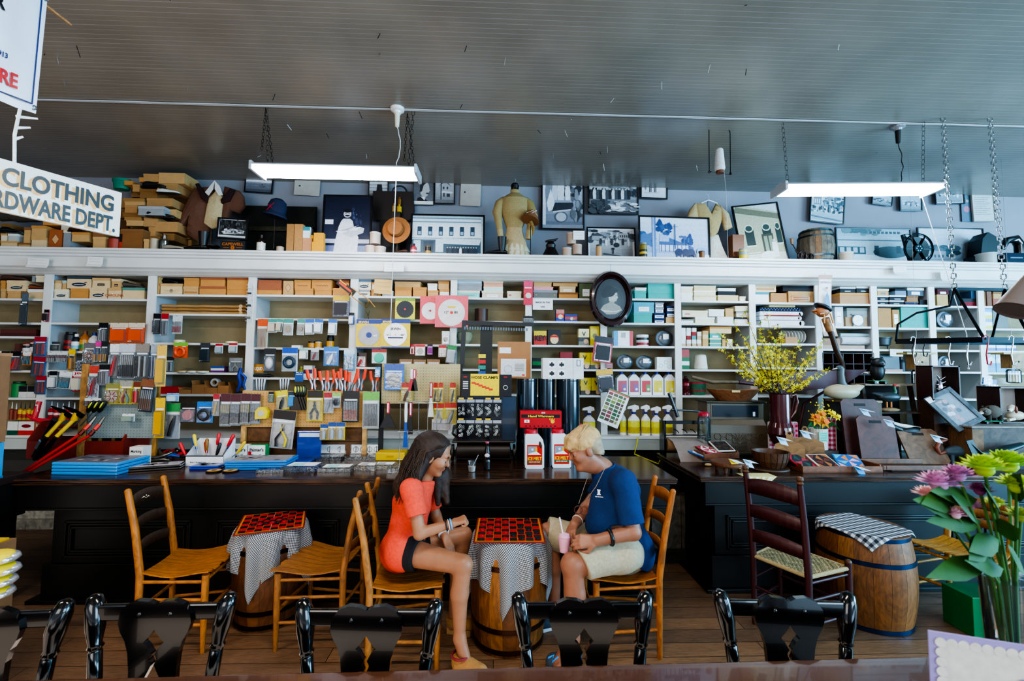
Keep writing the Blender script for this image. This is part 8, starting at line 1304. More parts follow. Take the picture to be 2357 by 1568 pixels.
p=P(1632,1000,4.05);t=TH('glass_jar','glass jar with red lid behind the cash register','jar',(p.x,4.15,ZK));zz=P(1632,965,4.15).z-ZK;MB().la([(.055,0),(.06,.02),(.06,zz),(.045,zz+.03)],'#9ab4b0',20).bd('glass','glass',t);MB().la([(.05,zz+.03),(.05,zz+.055),(.03,zz+.07)],'#a82030',18).bd('lid',GL,t)
a=P(1938,835,4.4);b=P(1893,715,4.3);t=TH('walking_stick','carved walking stick topped with a hatted face and braids','walking stick',a);d=b-a;MB().tu([(.03,0,-.3),(0,0,0),d*.25+Vc((-.01,0,0)),d*.5,d*.62],[.02,.024,.026,.024,.028],'#4a3020',10).tu([d*.62,d*.85],[.034,.036],'#a8764a',10).bd('stick',WO,t)
o=d*.98;MB().ell(o+Vc((-.0,0,.005)),(.07,.05,.06),'#a8663c',14,RY(-30)).tu([o+Vc((-.03,0,.02)),o+Vc((-.105,0,.0)),o+Vc((-.07,0,-.02))],[.016,.01,.012],'#a8663c',8).bd('carved_face',SA,t);MB().tu([o+Vc((-.045,-.025,-.025)),o+Vc((-.015,-.04,-.02))],.007,'#e8dcd0',6).bd('teeth',SA,t);MB().ell(o+Vc((.0,0,.04)),(.09,.07,.03),'#17121a',14,RY(28)).bd('hat',SA,t);[MB().tu([o+Vc((.03+.02*k,-.03,-.02)),o+Vc((.05+.03*k,-.03,-.12))],.007,'#c8843c',6).bd('braid',SA,t)for k in(-2,1)]
x,z,w,h=ext(2125,918,2195,1085,4.2);t=TH('wooden_crate','upright pine crate with black stencil lettering behind the pale cutting board','crate',(x,4.2,ZK));hh=z+h-ZK;MB().bb(-w/2,w/2,0,.02,0,hh,'#8a6a3c').bb(w/2-.02,w/2,.02,.2,0,hh,'#5c4020').bd('planks','oldwood',t);mb=MB();vs,fs,xa,xb,ya,yb=glyphs('AZUL');k=hh*.62/(xb-xa);mb.add([(.02-v[1]*k*1.0,-.001,hh*.3+(v[0]-xa)*k)for v in vs],fs,'#17140f');mb.tu([(-w*.1,-.001,hh*.94),(w*.38,-.001,hh*.94),(w*.4,-.001,hh*.9),(w*.4,-.001,.02)],.003,'#2a2014',4);mb.bd('stencil_lettering',PT,t)
def shadow(r,Y,lab,d=.16):x,z,w,h=ext(*r,Y);t=TH('shadow_box',lab,'shadow box',(x,Y,z));c='#3c1c16';MB().bb(-w/2,-w/2+.012,0,d,0,h,c).bb(w/2-.012,w/2,0,d,0,h,c).bb(-w/2,w/2,0,d,h-.012,h,'#5c3020').bb(-w/2,w/2,0,d,0,.012,c).bd('wooden_box',WO,t);MB().bb(-w/2,w/2,d,d+.006,0,h,'#b8aaa0').bd('back',PA,t);return x,z,w,h,t
x,z,w,h,t=shadow((2148,842,2213,922),4.0,'tall dark wooden shadow box with silver spiky animal inside');hb=z-ZK;tag(MB().bb(-w/2,w/2,0,.16,0,hb-.001,'#4a3020').bd('shelf_riser',WO,None,(x,4.0,ZK)),'dark wooden riser under the tall shadow box','riser')
t=TH('chrome_figure','shiny silver spiky fish figure inside the tall shadow box','figure',(x,4.07,z+.014));mb=MB().ell((0,0,.1),(.03,.03,.08),'#b0a8b0',12);[mb.tu([(0,0,.05+i*.02),((-1)**i*.045,-.02,.07+i*.022)],[.012,.002],'#c9c4cc',6)for i in RG(8)];mb.bd('body','chrome',t)
x,z,w,h=ext(2235,985,2420,1060,3.8);t=TH('low_cabinet','low weathered grey-brown wooden box at the right end of the counter','box',(x,3.78,ZK));hc_=z+h-ZK;MB().bb(-w/2,w/2,0,.35,0,hc_,'#54433a').bb(-w/2-.01,w/2,-.01,.36,hc_,hc_+.015,'#8a8078').bb(-w/2-.002,-w/2+.1,-.004,.2,0,hc_-.01,'#7a5430').bd(BY,'oldwood',t,bev=.003)
t=TH('grey_frame','grey weathered picture frame leaning back beside the raccoon','picture frame',P(2235,975,3.85),rot=(radians(-32),radians(-24),0));MB().bb(-.14,-.1,0,.02,-.02,.34,'#5c666c').bb(.1,.14,0,.02,-.02,.34,'#5c666c').bb(-.1,.1,0,.02,-.02,.02,'#5c666c').bb(-.1,.1,0,.02,.3,.34,'#5c666c').bd('frame','oldwood',t,bev=.003);mb=MB().bb(-.1,.1,.01,.014,.02,.3,'#8a9aa4');[mb.disc(r3 .uniform(-.07,.07),r3 .uniform(.05,.27),.02,r3 .choice(['#c9d4da','#b8a0a8','#6a7a84']),.01)for _ in RG(14)];mb.rect(-.14,.28,-.08,.33,'#dfe4e6',-.001);mb.bd(PT,PT,t)
zc=ZK+hc_+.016;t=TH('raccoon_figure','grey-brown raccoon figure on a green skateboard','raccoon figure',(P(2275,920,3.95).x,3.95,zc));MB().bb(-.08,.1,-.03,.03,.022,.03,'#1f7a4a').bd('skateboard_deck',SA,t,bev=.004);[MB().tu([(s,-.028,.011),(s,.028,.011)],.011,D2,8).bd('wheels',SA,t)for s in(-.05,.07)]
MB().ell((.03,0,.11),(.075,.05,.06),'#5c5044',16).bd('body',FA,t);MB().ell((-.05,-.01,.11),(.042,.04,.036),'#6d6258',14).tu([(-.08,-.015,.105),(-.115,-.02,.09)],[.018,.008],'#c9c0b4',8).bd('head',FA,t);MB().ell((-.075,-.035,.115),(.022,.008,.011),'#14120f',8).bd('mask',SA,t);[MB().ell((-.03,s*.028,.15),.012,'#4a4038',8).bd('ear',FA,t)for s in(-1,1)];[MB().tu([(x_,y_,.08),(x_,y_,.03)],.016,'#3c342c',8).bd('leg',FA,t)for x_ in(-.03,.08)for y_ in(-.025,.025)]
x,z,w,h,t=shadow((2305,892,2400,975),4.0,'wooden shadow box with a sleeping hound at the right edge',.2);t.location.z=zc
t=TH('hound_figure','tan and white hound figure lying inside the right shadow box','dog figure',(P(2345,920,4.0).x,4.06,zc+.014));MB().ell((.03,0,.05),(.09,.045,.045),'#c8b498',14).bd('body',SA,t);MB().ell((-.04,-.03,.12),(.035,.03,.035),'#d8ccb8',12).tu([(-.06,-.04,.11),(-.09,-.05,.095)],[.02,.014],'#e0d8cc',8).bd('head',SA,t);[MB().ell((-.03,-.03+s*.03,.11),(.014,.01,.035),'#7a3a20',8).bd('ear',SA,t)for s in(-1,1)];MB().ell((-.1,-.053,.1),.007,'#111',6).bd('nose',GL,t);[MB().tu([(-.02,s,.02),(-.1,s-.02,.012)],.014,'#d8ccb8',8).bd('leg',SA,t)for s in(-.03,.02)]
t=TH('cat_figure','blue-grey carved cat with curled orange tail on the counter','cat figure',K(2235,1072)+Vc((0,.1,0)));MB().ell((0,0,.1),(.14,.06,.055),'#4a5c64',16).bd('body',SA,t);MB().ell((.14,-.02,.13),(.045,.04,.04),'#c9ccca',12).bd('head',SA,t);MB().tu([(-.12,0,.1),(-.18,0,.08),(-.2,0,.14),(-.17,0,.19),(-.12,0,.2),(-.1,0,.21)],[.018,.018,.018,.016,.013,.01],'#8c4a34',10).bd('tail',SA,t);[MB().tu([(x_,y_,.08),(x_,y_,0)],.017,'#4a5c64',8).bd('leg',SA,t)for x_ in(-.09,.09)for y_ in(-.03,.03)]
t=bird('small_bird_figure','brown and white bird figure near the flower bouquet',K(2330,1060)+Vc((0,.1,0)),.7,'#4a2c1c','#5c3a28','#b8a898','#c8a070',[(-.1,.1,.04),(-.12,.17,.03),(-.12,.22,.028)])
t=TH('fish_figure','dark green carved fish lying on the low weathered box','fish figure',(P(2290,920,3.72).x,3.7,ZK+.13));t.location.z=ZK+.09;MB().tu([(-.26,0,.12),(-.18,0,.04),(-.08,0,.03),(.05,0,.07),(.2,0,.11)],[.004,.02,.035,.05,.03],'#1f3034',14,flat=.6).bd('body',SA,t);MB().prism([(-.3,.14),(-.24,.15),(-.2,.06),(-.22,.0),(-.25,.02)],-.004,.004,'#1c2a2e').bd('tail_fin',SA,t);tag(MB().bb(-.2,.25,-.04,.04,0,.1,'#2a1c14').bd('log_stand','oldwood',None,(P(2290,920,3.72).x,3.7,ZK)),'dark log stand beneath the carved fish','stand')
for i,(u,v0,v1)in EN(((2115,812,885),(2335,812,882))):
 x,z,w,h=ext(u-45,v0,u+30,v1,4.3);t=TH('bee_trap',['wooden block trap with glass jar beneath, left of the pot rack hooks','wooden block trap with glass jar beneath, at right edge of picture'][i],'insect trap',(x+.03,4.3,z));MB().bb(-.16,.14,-.06,.06,h*.94,h,'#a8985c').bb(-.07,.07,-.05,.05,h*.48,h*.94,'#9a7440').bd('wooden_body',WO,t);MB().tu([(0,-.052,h*.7),(0,-.05,h*.7)],.01,'#1c120a',10).bd('entry_hole','matte',t);MB().la([(.04,-.0),(.055,.01),(.055,h*.4),(.04,h*.46)],'#b8c4c8',18).bd('glass_jar','glass',t);MB().tu([(0,0,h),(0,0,ZC-z)],.0015,'#8a8c8e',4).bd('hanging_wire',ME,t)
YR=2.95;zr=P(2200,785,YR).z;a=P(2098,790,YR+.1);t=TH('pot_rack','black iron oval pot rack hanging on chains at the right','pot rack',(P(2235,785,YR).x,YR,zr));L_=P(2360,780,YR).x-P(2235,780,YR).x;mb=MB()
c0,c1_,c2,c3=(-.42,.12,0),(-.08,-.14,0),(.6,-.14,0),(.6,.12,0)
for a_,b_ in((c0,c1_),(c1_,c2),(c0,c3),(c2,c3)):mb.bar(a_,b_,.006,.036,'#14181c')
mb.bd('rail',ME,t);up1,up2=Vc((-.1,0,.36)),Vc((.26,0,.36))
mb=MB();mb.tu([c0,(-.42,.1,.12),(-.3,.08,.2),(-.14,.0,.24),up1],.008,'#14181c',6).tu([up1,(-.06,-.14,0)],.009,'#14181c',6).tu([up2,(.26,-.14,0)],.009,'#14181c',6).tu([up2,(.28,.12,0)],.008,'#14181c',6).bar(up1,up2,.006,.02,'#14181c');mb.bd('hanger_arms',ME,t)
for k,(u,v)in EN(((2170,272),(2278,272))):q=(PZ(u,v,ZC))-Vc(t.location);q.z=ZC-zr;mb=MB();chain(mb,(up1,up2)[k],q,.045,.004,'#c9ced2');mb.bd('chain','chrome',t)
for i,(x_,y_,c_)in EN(((-.36,.05,'#c9ced2'),(-.3,.12,'#1a1c20'),(-.22,.12,'#1a1c20'),(-.05,-.14,'#b01c2c'),(-.16,.0,'#c9ced2'),(.12,-.14,'#c9ced2'),(.22,-.14,'#c9ced2'),(.1,.12,'#c9ced2'))):t2=TH('s_hook',f'{["silver", "small black", "second small black", "red", "small silver", "long silver", "large silver", "thin silver"][i]} S-hook on the pot rack, {ORD[i]} from left','hook',Vc(t.location)+Vc((x_,y_,0)));h_=.1 if i in(1,2)else.16;MB().tu([(-.02,0,.0),(-.015,0,.025),(0,0,.03),(.015,0,.02),(.01,0,-.02),(-.005,0,-h_*.6),(0,0,-h_),(.02,0,-h_-.005),(.028,0,-h_+.02)],.004,c_,6).bd('hook_wire','chrome'if c_=='#c9ced2'else SA,t2)
a,b=P(2118,440,3.7),P(2225,770,3.3);t=TH('long_pull_cord','long slanting white cord from the right light to the pot rack','cord',a);MB().tu([(0,0,0),b-a,b-a+Vc((0,0,-.25))],.003,'#d8dee2',5).bd('cord',FA,t);MB().ell(b-a+Vc((0,0,-.26)),.008,'#d8dee2',6).bd('knot',FA,t)
p=P(2350,690,1.6);t=TH('pendant_lamp','blurred grey-brown lamp shade at the right picture edge','lamp',p,rot=(0,radians(-150),0));MB().la([(.025,-.1),(.06,.04),(.062,.05),(.05,.045)],'#6d6462',24).bd('shade',SA,t);MB().tu([(0,0,-.1),(0,0,-.22)],.01,'#5a5250',8).bd('arm',SA,t)
p=P(1527,1110,4.15);t=TH('counter_scale','black platform scale on a grey post between the two counters','scale',(p.x-.04,4.0,0));zt=P(1527,1108,4.0).z;MB().bb(-.14,.16,-.1,.1,zt-.03,zt,'#1a1c1e').bb(-.1,.1,-.08,.08,zt-.08,zt-.03,'#2a2622').bb(-.02,.03,-.02,.02,zt,zt+.06,'#101012').bd('platform',SA,t,bev=.004);MB().bb(-.14,.12,-.04,.0,.12,zt-.08,'#6a6458').bb(.125,.16,-.04,.0,.12,zt-.08,'#5a5448').bb(-.14,.16,-.06,.04,0,.12,'#2c2822').bd('cabinet_post','oldwood',t)
p=P(1500,1050,4.4);t=TH('wire_basket','wire basket with bright yellow rim hanging below the shelf ledge','basket',(p.x,4.5,p.z));MB().tu([(-.1,0,.17),(-.14,0,.0),(.1,0,-.1),(.12,0,-.06)],.007,'#d8d020',6).bd('yellow_rim',SA,t);mb=MB();[mb.tu([(-.13+i*.023,0,-.0-i*.01-(.0)),(-.1+i*.02,.05,-.12)],.0015,'#5a5444',4)for i in RG(11)];[mb.tu([(-.13,.0+.01*i,-.01-i*.02),(.1,.0+.01*i,-.1-i*.005)],.0015,'#5a5444',4)for i in RG(5)];mb.bd('wire_mesh',ME,t)
# ------ ladder-back chairs (front faces +x locally)
def ladder_chair(label,loc,rz,wood,slatc,seat='slats',nsl=3,hb=.92,w=.42,d=.38,name='ladder_back_chair',finial=False,sz=.45,lean=.09,motif=False):
 t=TH(name,label,'chair',(loc[0],loc[1],0),radians(rz));wb=w*.40;wf=w*.5
 for s in(-1,1):
  pts=[(-d/2+.0,s*wb,0),(-d/2,s*wb,sz),(-d/2-lean*.45,s*wb,sz+(hb-sz)*.55),(-d/2-lean,s*wb,hb)]
  mb=MB().tu(pts,[.016,.021,.02,.017],wood,12)
  if finial:mb.la([(.016,0),(.022,.008),(.015,.018),(.021,.03),(.02,.045),(.001,.052)],'#5c3a22',12,pts[-1])
  else:mb.ell((pts[-1][0],pts[-1][1],hb),(.0175,.0175,.016),wood,10)
  mb.bd('back_post',PD if finial else WO,t)
  mb=MB().tu([(d/2,s*wf,0),(d/2,s*wf,sz*.5),(d/2,s*wf,sz-(.0 if seat=='slats'else-.03))],[.012,.019,.02],wood,12)
  if finial:mb.ell((d/2,s*wf,sz+.03),.021,'#5c3a22',10)
  mb.bd('front_leg',PD if finial else WO,t)
  for q in(.38,.7,.93):MB().tu([(-d/2,s*wb,sz*q-.01),(d/2,s*wf,sz*q-.01)],.010,wood,8).bd('side_rung',WO,t)
 for q in(.5,.93):MB().tu([(d/2,-wf,sz*q),(d/2,wf,sz*q)],.011,wood,8).bd('front_rung',WO,t)
 MB().tu([(-d/2,-wb,sz*.55),(-d/2,wb,sz*.55)],.010,wood,8).bd('rear_rung',WO,t)
 for k in RG(nsl):
  zc=sz+.14+(hb-sz-.22)*k/(nsl-1);f=(zc-sz)/(hb-sz);x0=-d/2-lean*f;hh=(.056 if finial else.04)+.01*(k==nsl-1);mb=MB();n=8
  for i in RG(n):
   a,b=-1+2*i/n,-1+2*(i+1)/n;cx=lambda q:x0-.028*(1-q*q);tp=lambda q:zc+hh*(.55+.45*(1-q*q));bt=lambda q:zc-hh*.8+.012*(1-q*q)
   vs=[(cx(q)+o,q*wb,z)for q in(a,b)for o in(-.005,.005)for z in(bt(q),tp(q))]
   mb.add(vs,[(0,1,5,4),(2,6,7,3),(1,3,7,5),(0,4,6,2)],slatc,True)
  mb.bd('back_slat',PD if finial else WO,t)
  if motif and k==nsl-1:
   mb=MB();q_=[(x0-.02,-.03+.012*i,zc+.008*sin(i*1.3))for i in RG(6)];mb.tu(q_,.0018,'#d8ccb0',4);[mb.ell((x0-.022+.012,p_[1],p_[2]+.008),.004,'#e0d4b8',6)for p_ in q_[::2]];mb.bd('painted_flowers',PT,t)
 if seat=='slats':
  ns=8;m=10;zf=lambda x:sz+.012+.016*sin((x+d/2)/d*PI*1.5+2.6)
  ww=lambda x:wb+.012+(wf+.012-wb)*(x+d/2)/d
  for i in RG(ns):
   xs_=[-d/2+.012+(d+.012+.012*(i%2))*k/m for k in RG(m+1)];q0,q1=-1+2*i/ns+.012,-1+2*(i+1)/ns-.012;dip=lambda q:.012*(1-q*q)
   vs=[(x,q*ww(x),zf(x)-dip(q)-o)for x in xs_ for q,o in((q0,0),(q1,0),(q1,.008),(q0,.008))]
   MB().add(vs,[(k*4+a,k*4+(a+1)%4,k*4+4+(a+1)%4,k*4+4+a)for k in RG(m)for a in RG(4)]+[(0,3,2,1),(m*4,m*4+1,m*4+2,m*4+3)],wood).bd('seat_slat',WO,t)
  for s in(-1,1):MB().bb(-d/2+.03,d/2-.03,s*wb*.75-.012,s*wb*.75+.012,sz-.024,sz-.008,wood).bd('seat_rail',WO,t)
 else:
  mb=MB();m=22
  for i in RG(m):
   x0,x1=-d/2+d*i/m,-d/2+d*(i+1)/m
   for j in RG(26):
    q0,q1=-1+2*j/26,-1+2*(j+1)/26;ww=wb+(wf-wb)*(i+.5)/m;c=['#a89468','#8f8560','#b5a27a'][((i+(j if(j//6)%2 else-j))//2)%3]
    up_=.004*((i+j)%2);mb.add([(x0,q0*ww,sz+up_),(x1,q0*ww,sz+up_),(x1,q1*ww,sz+up_),(x0,q1*ww,sz+up_)],[(0,1,2,3)],c)
  mb.bb(-d/2,d/2,-wb,wb,sz-.015,sz-.002,'#8f8560');mb.bd('woven_seat',FA,t)
  for a,b in(((-d/2,-wb),(d/2,-wf)),((d/2,-wf),(d/2,wf)),((d/2,wf),(-d/2,wb)),((-d/2,wb),(-d/2,-wb))):MB().tu([(*a,sz-.006),(*b,sz-.006)],.013,'#a8946c',8).bd('woven_edge',FA,t)
 return t
OC='#a8661e';OC2='#96602c'
p=PZ(440,1288,.46);ladder_chair('golden oak slat-seat chair with dark painted back slats, leftmost, facing the left barrel',(p.x,p.y),6,OC,'#3a2a20',motif=True,hb=.94)
p=PZ(748,1283,.46);ladder_chair('golden brown slat-seat chair with its back toward the girl chair',(p.x,p.y),176,OC2,'#7a4a22',hb=.92)
gc=PZ(938,1316,.46);ladder_chair('oak slat-seat chair the girl in coral shirt sits on',(gc.x,gc.y),5,'#a06a30','#3c2a1c',hb=.94)
mc=PZ(1420,1300,.46);ladder_chair('orange-brown ladder-back chair the man in navy polo sits on',(mc.x+.02,mc.y),178,'#a8601e','#a8601e',hb=.96)
p=PZ(1832,1288,.45);ladder_chair('dark maroon ladder-back chair with woven rush seat before the right counter',(p.x,p.y),26,'#43171a','#43171a','woven',hb=1.0,w=.44,d=.36,finial=True,lean=.06)
p=PZ(2215,1262,.46);ladder_chair('golden slat-seat chair partly hidden behind the foreground flowers',(p.x,p.y),200,'#a87426','#8a5a22',hb=.8)
# ------ barrels, cloths, checkers
def barrel(label,c,R_,h,hoops,hc,col='#8a5626',cols=('#8a5626','#7a4a20','#976230','#84521f','#6d4220')):
 t=TH('barrel',label,'barrel',(c[0],c[1],0));n=18;pr=[(R_*(.84+.16*sin(PI*(q*.86+.07))),h*q)for q in[i/8 for i in RG(9)]];mb=MB();r2=random.Random(int(c[0]*100));m=len(pr)
 for j in RG(n):
  cc=r2 .choice(cols);vs=[]
  for q in(0,.33,.66,.985):a=2*PI*(j+q)/n;vs+=[(r_*cos(a),r_*sin(a),z_)for r_,z_ in pr]
  for s in RG(3):mb.add(vs[s*m:(s+2)*m],[(i,m+i,m+i+1,i+1)for i in RG(m-1)],cc,True)
 mb.la([(R_*.85,h-.02),(.001,h-.02)],cols[1],n).la([(.001,.01),(R_*.84,.0)],cols[1],n);mb.bd('staves','barrelwood'if False else WO,t)
 for q in hoops:ra=R_*(.84+.16*sin(PI*(q*.86+.07)))+.001;MB().la([(ra,h*q-.014),(ra+.004,h*q-.014),(ra+.004,h*q+.014),(ra,h*q+.014)],hc,36).bd('hoop',ME,t)
 return t
CLM={}
def gingham(sc,two):
 m=bpy.data.materials.new('gingham_cloth');m.use_nodes=True;N=m.node_tree.nodes;L=m.node_tree.links;b=N['Principled BSDF'];at=N.new('ShaderNodeAttribute');at.attribute_name='cloth';sp=N.new('ShaderNodeSeparateXYZ');L.new(at.outputs['Vector'],sp.inputs[0]);o=[]
 for k in 'XY':
  a=N.new('ShaderNodeMath');a.operation='MULTIPLY';a.inputs[1].default_value=1/sc;L.new(sp.outputs[k],a.inputs[0]);f=N.new('ShaderNodeMath');f.operation='FRACT';L.new(a.outputs[0],f.inputs[0]);g=N.new('ShaderNodeMath');g.operation='GREATER_THAN';g.inputs[1].default_value=.5;L.new(f.outputs[0],g.inputs[0]);o.append(g)
 s=N.new('ShaderNodeMath');L.new(o[0].outputs[0],s.inputs[0]);L.new(o[1].outputs[0],s.inputs[1]);h_=N.new('ShaderNodeMath');h_.operation='MULTIPLY';h_.inputs[1].default_value=.5;L.new(s.outputs[0],h_.inputs[0])
 cr=N.new('ShaderNodeValToRGB');cr.color_ramp.interpolation='CONSTANT';cr.color_ramp.elements[0].color=(.02,.022,.03,1);e=cr.color_ramp.elements.new(.3);e.color=(.17,.18,.2,1);cr.color_ramp.elements[-1].position=.8;cr.color_ramp.elements[-1].color=(.62,.64,.66,1);L.new(h_.outputs[0],cr.inputs[0]);L.new(cr.outputs[0],b.inputs['Base Color']);b.inputs['Roughness'].default_value=.9;return m
def drape(label,c,zt,R_,half,rot,mat,fold=.02,off=(0,0),maxdrop=9):
 "a square cloth laid on a barrel top; what passes the rim hangs in folds"
 N_=64;vs=[];uv=[]
 for i in RG(N_+1):
  for j in RG(N_+1):
   u,v=(i/N_*2-1)*half,(j/N_*2-1)*half;x,y=u*cos(rot)-v*sin(rot)+off[0],u*sin(rot)+v*cos(rot)+off[1];r=hypot(x,y);a=atan2(y,x)
   if r>R_:dd=r-R_;k=min(1,dd/.12);rr_=R_+.006+min(dd,.03)*.4+fold*k*(.8+sin(a*11+1)+.5*sin(a*5+2));z=zt-dd*.97;x,y=rr_*cos(a),rr_*sin(a);z=max(z,.01)
   else:z=zt+.0015
   vs.append((x,y,z));uv.append((u,v,0))
 fs=[(i*(N_+1)+j,(i+1)*(N_+1)+j,(i+1)*(N_+1)+j+1,i*(N_+1)+j+1)for i in RG(N_)for j in RG(N_)]
 me=bpy.data.meshes.new('tablecloth');me.from_pydata(vs,[],fs);a=me.attributes.new('cloth','FLOAT_VECTOR','POINT');a.data.foreach_set('vector',[q for p_ in uv for q in p_]);me.materials.append(mat);me.polygons.foreach_set('use_smooth',[True]*len(fs));o=bpy.data.objects.new('tablecloth',me);C.objects.link(o);o.location=(c[0],c[1],0);s=o.modifiers.new('solid','SOLIDIFY');s.thickness=.0015;return tag(o,label,'tablecloth')
b1=PZ(628,1203,.62);b2=PZ(1172,1222,.655);b3=PZ(1985,1212,.60)
barrel('brown barrel under gingham cloth between the two left chairs',b1,.23,.615,(.05,.2,.8,.95),'#2a1c18',cols=('#6a3f20','#5c3418','#754826'))
barrel('pale oak barrel under gingham cloth between the girl and the man',b2,.24,.65,(.05,.24,.78,.95),'#4a3024')
tb3=barrel('large barrel with blue metal hoops beside the maroon chair',b3,.285,.61,(.03,.72,.97),'#1d3f66',cols=('#8a5424','#7c4a1e','#945e2c','#7a4c26'))
g1=gingham(.0105,0);g2=gingham(.042,0)
drape('small-checked black and white cloth over the left barrel',b1,.62,.205,.45,.75,g1);drape('small-checked black and white cloth over the barrel between the players',b2,.655,.215,.46,.62,g1)
drape('large-checked black and white gingham cloth draped on the big barrel',b3,.615,.262,.23,.3,g2,.004,(-.03,-.02))
MB().la([(.001,.603),(.258,.603),(.258,.611),(.001,.611)],'#6a4424',36).bd('lid',WO,tb3)
def checkers(label,c,z,s,rz,grp,tilt=0):
 t=TH('checkerboard',label,'checkerboard',(c[0],c[1],z),rz);h=s/2;MB().bb(-h,h,-h,h,0,.006,'#7a1c14').bb(-h+.01,h-.01,-h+.01,h-.01,.006,.0068,'#c87a1c').bd('board',SA,t,bev=.001)
 q=(s-.04)/8;mb=MB()
 for i in RG(8):
  for j in RG(8):x,y=-h+.02+i*q,-h+.02+j*q;mb.add([(x+.0012,y+.0012,.0072),(x+q-.0012,y+.0012,.0072),(x+q-.0012,y+q-.0012,.0072),(x+.0012,y+q-.0012,.0072)],[(0,1,2,3)],'#0e0c0c'if(i+j)%2==0 else '#c01018')
 mb.bd('squares',PT,t);MB().bb(-.0015,.0015,-h,h,.0072,.0076,'#b89a90').bd('fold_line',PT,t);return q,h
def piece(c,z,rz,x,y,col,lab,grp,zo=0):
 a=radians(0)+rz;return tag(MB().la([(.0165,0),(.0175,.003),(.0165,.007),(.012,.0075),(.011,.0065),(.001,.0065)],col,16).bd('checker_piece',SA,None,(c[0]+x*cos(a)-y*sin(a),c[1]+x*sin(a)+y*cos(a),z+.008+zo)),lab,'checker piece',grp)
q,h=checkers('red and black checkerboard with a game in play between the girl and man',b2,.659,.43,-.02,'')
for i,j in((0,7),(0,5),(0,3),(0,1),(1,4),(1,2),(2,7),(2,5),(2,3),(3,6),(3,2),(3,0)):piece(b2,.659,-.02,-h+.02+(i+.5)*q,-h+.02+(j+.5)*q,'#b01018','red checker on the girl side of the board in play','red checkers in play')
for i,j in((4,1),(5,4),(5,2),(5,0),(6,7),(6,3),(6,1),(7,6),(7,2),(7,0)):piece(b2,.659,-.02,-h+.02+(i+.5)*q,-h+.02+(j+.5)*q,'#0c0b0c','black checker on the man side of the board in play','black checkers in play')
q,h=checkers('red and black checkerboard with heaped pieces on the left barrel',b1,.624,.41,.36,'')
r5=random.Random(2)
for k in RG(20):piece(b1,.624,.36,-.11+(k%7)*.037,-.05+(k//7)*.037,('#0c0b0c','#b01018')[k%2],f'{("black", "red")[k % 2]} checker in the heap on the left board',f'{("black", "red")[k % 2]} checkers heaped on the left board',0)
# ------ foreground table and black chairs
a,b=PZ(-60,1567,.76),PZ(2500,1500,.76)
ang=atan2(b.y-a.y,b.x-a.x);t=TH('wooden_table','glossy brown plank table along the bottom edge reflecting blue daylight','table',(a.x,a.y,0),ang);Lt=(b-a).length
MB().bb(-.3,Lt+.3,-.95,0,.725,.76,'#4a2a18').bd('tabletop',GL,t,bev=.008);MB().bb(-.1,Lt+.1,-.85,-.12,.64,.725,'#3a2012').bd('apron',WO,t)
for x_ in(0,Lt):
 for y_ in(-.85,-.14):MB().tu([(x_,y_,0),(x_,y_,.66)],.035,'#3a2012',12).bd('leg',WO,t)
def black_chair():
 t=TH('carved_chair','chair','chair');t['label']='';bk='#08080a';W=.205
 for s in(-1,1):
  MB().tu([(s*(W-.02),0,0),(s*(W-.015),0,.45),(s*(W-.01),.02,.60),(s*(W+.0),.028,.70),(s*(W+.002),.03,.705),(s*(W+.002),.03,.715),(s*(W+.004),.03,.725),(s*(W+.01),.035,.78),(s*(W+.022),.045,.845),(s*(W+.03),.05,.875),(s*(W+.031),.05,.883)],[.02,.02,.022,.021,.017,.025,.02,.030,.030,.022,.008],bk,14).bd('back_post',GL,t)
  MB().tu([(s*.2,-.4,0),(s*.2,-.4,.44)],[.018,.022],bk,10).bd('front_leg',GL,t)
 MB().bb(-W,W,.025,.045,.80,.856,bk).bd('top_rail',GL,t,bev=.006);MB().bb(-.22,.22,-.42,.02,.44,.47,bk).bd('seat',GL,t,bev=.01)
 half=[(0,.862),(.02,.872),(.055,.876),(.085,.862),(.103,.835),(.108,.80),(.1,.77),(.085,.74),(.075,.70),(.07,.64),(.068,.55),(.06,.47),(.02,.47),(.022,.56),(.03,.60),(.014,.635),(.004,.66),(.012,.68),(.004,.695),(.018,.722),(.03,.735),(.014,.755),(.0,.778)]
 for s in(-1,1):
  pts=[(s*x*1.14,z)for x,z in half];mb=MB();mb.prism(pts if s>0 else pts[::-1],.012,.034,bk);mb.bd('splat_half',GL,t,bev=.005)
  MB().ell((s*.052,.012,.83),(.007,.006,.007),bk,10).bd('peg',GL,t)
 return t
bc=black_chair()
for i,(u,zr)in EN(((-22,.06),(372,.01),(849,-.03),(1341,-.01),(1805,-.06))):
 v=(1392,1372,1385,1370,1366)[i];p=PZ(u,v,.878);lab=f'glossy black chair with heart-shaped carved splat, {ORD[i]} of five from left'
 if i==0:bc.location=(p.x,p.y-.04,0);bc.rotation_euler=(0,0,zr);bc['label']=lab;LABELS[lab]=1
 else:copy_tree(bc,(p.x,p.y-.04,0),zr,lab)
p=PZ(2330,1600,.76);p.y=max(p.y,.98);p=Vc((P(2335,1400,1.08).x,1.08,.76));t=TH('glass_vase','clear glass vase of pink, lilac and lime flowers at bottom right','flower vase',p);zt=P(2335,1330,1.08).z-.76
MB().la([(.05,0),(.055,.01),(.05,zt*.5),(.062,zt)],'#a8b8b4',24).bd('glass_body','glass',t);MB().la([(.047,.01),(.046,zt*.6)],'#6a7a5a',20).bd('water','glass',t);mb=MB();fl=MB();lf=MB();r6=random.Random(8)
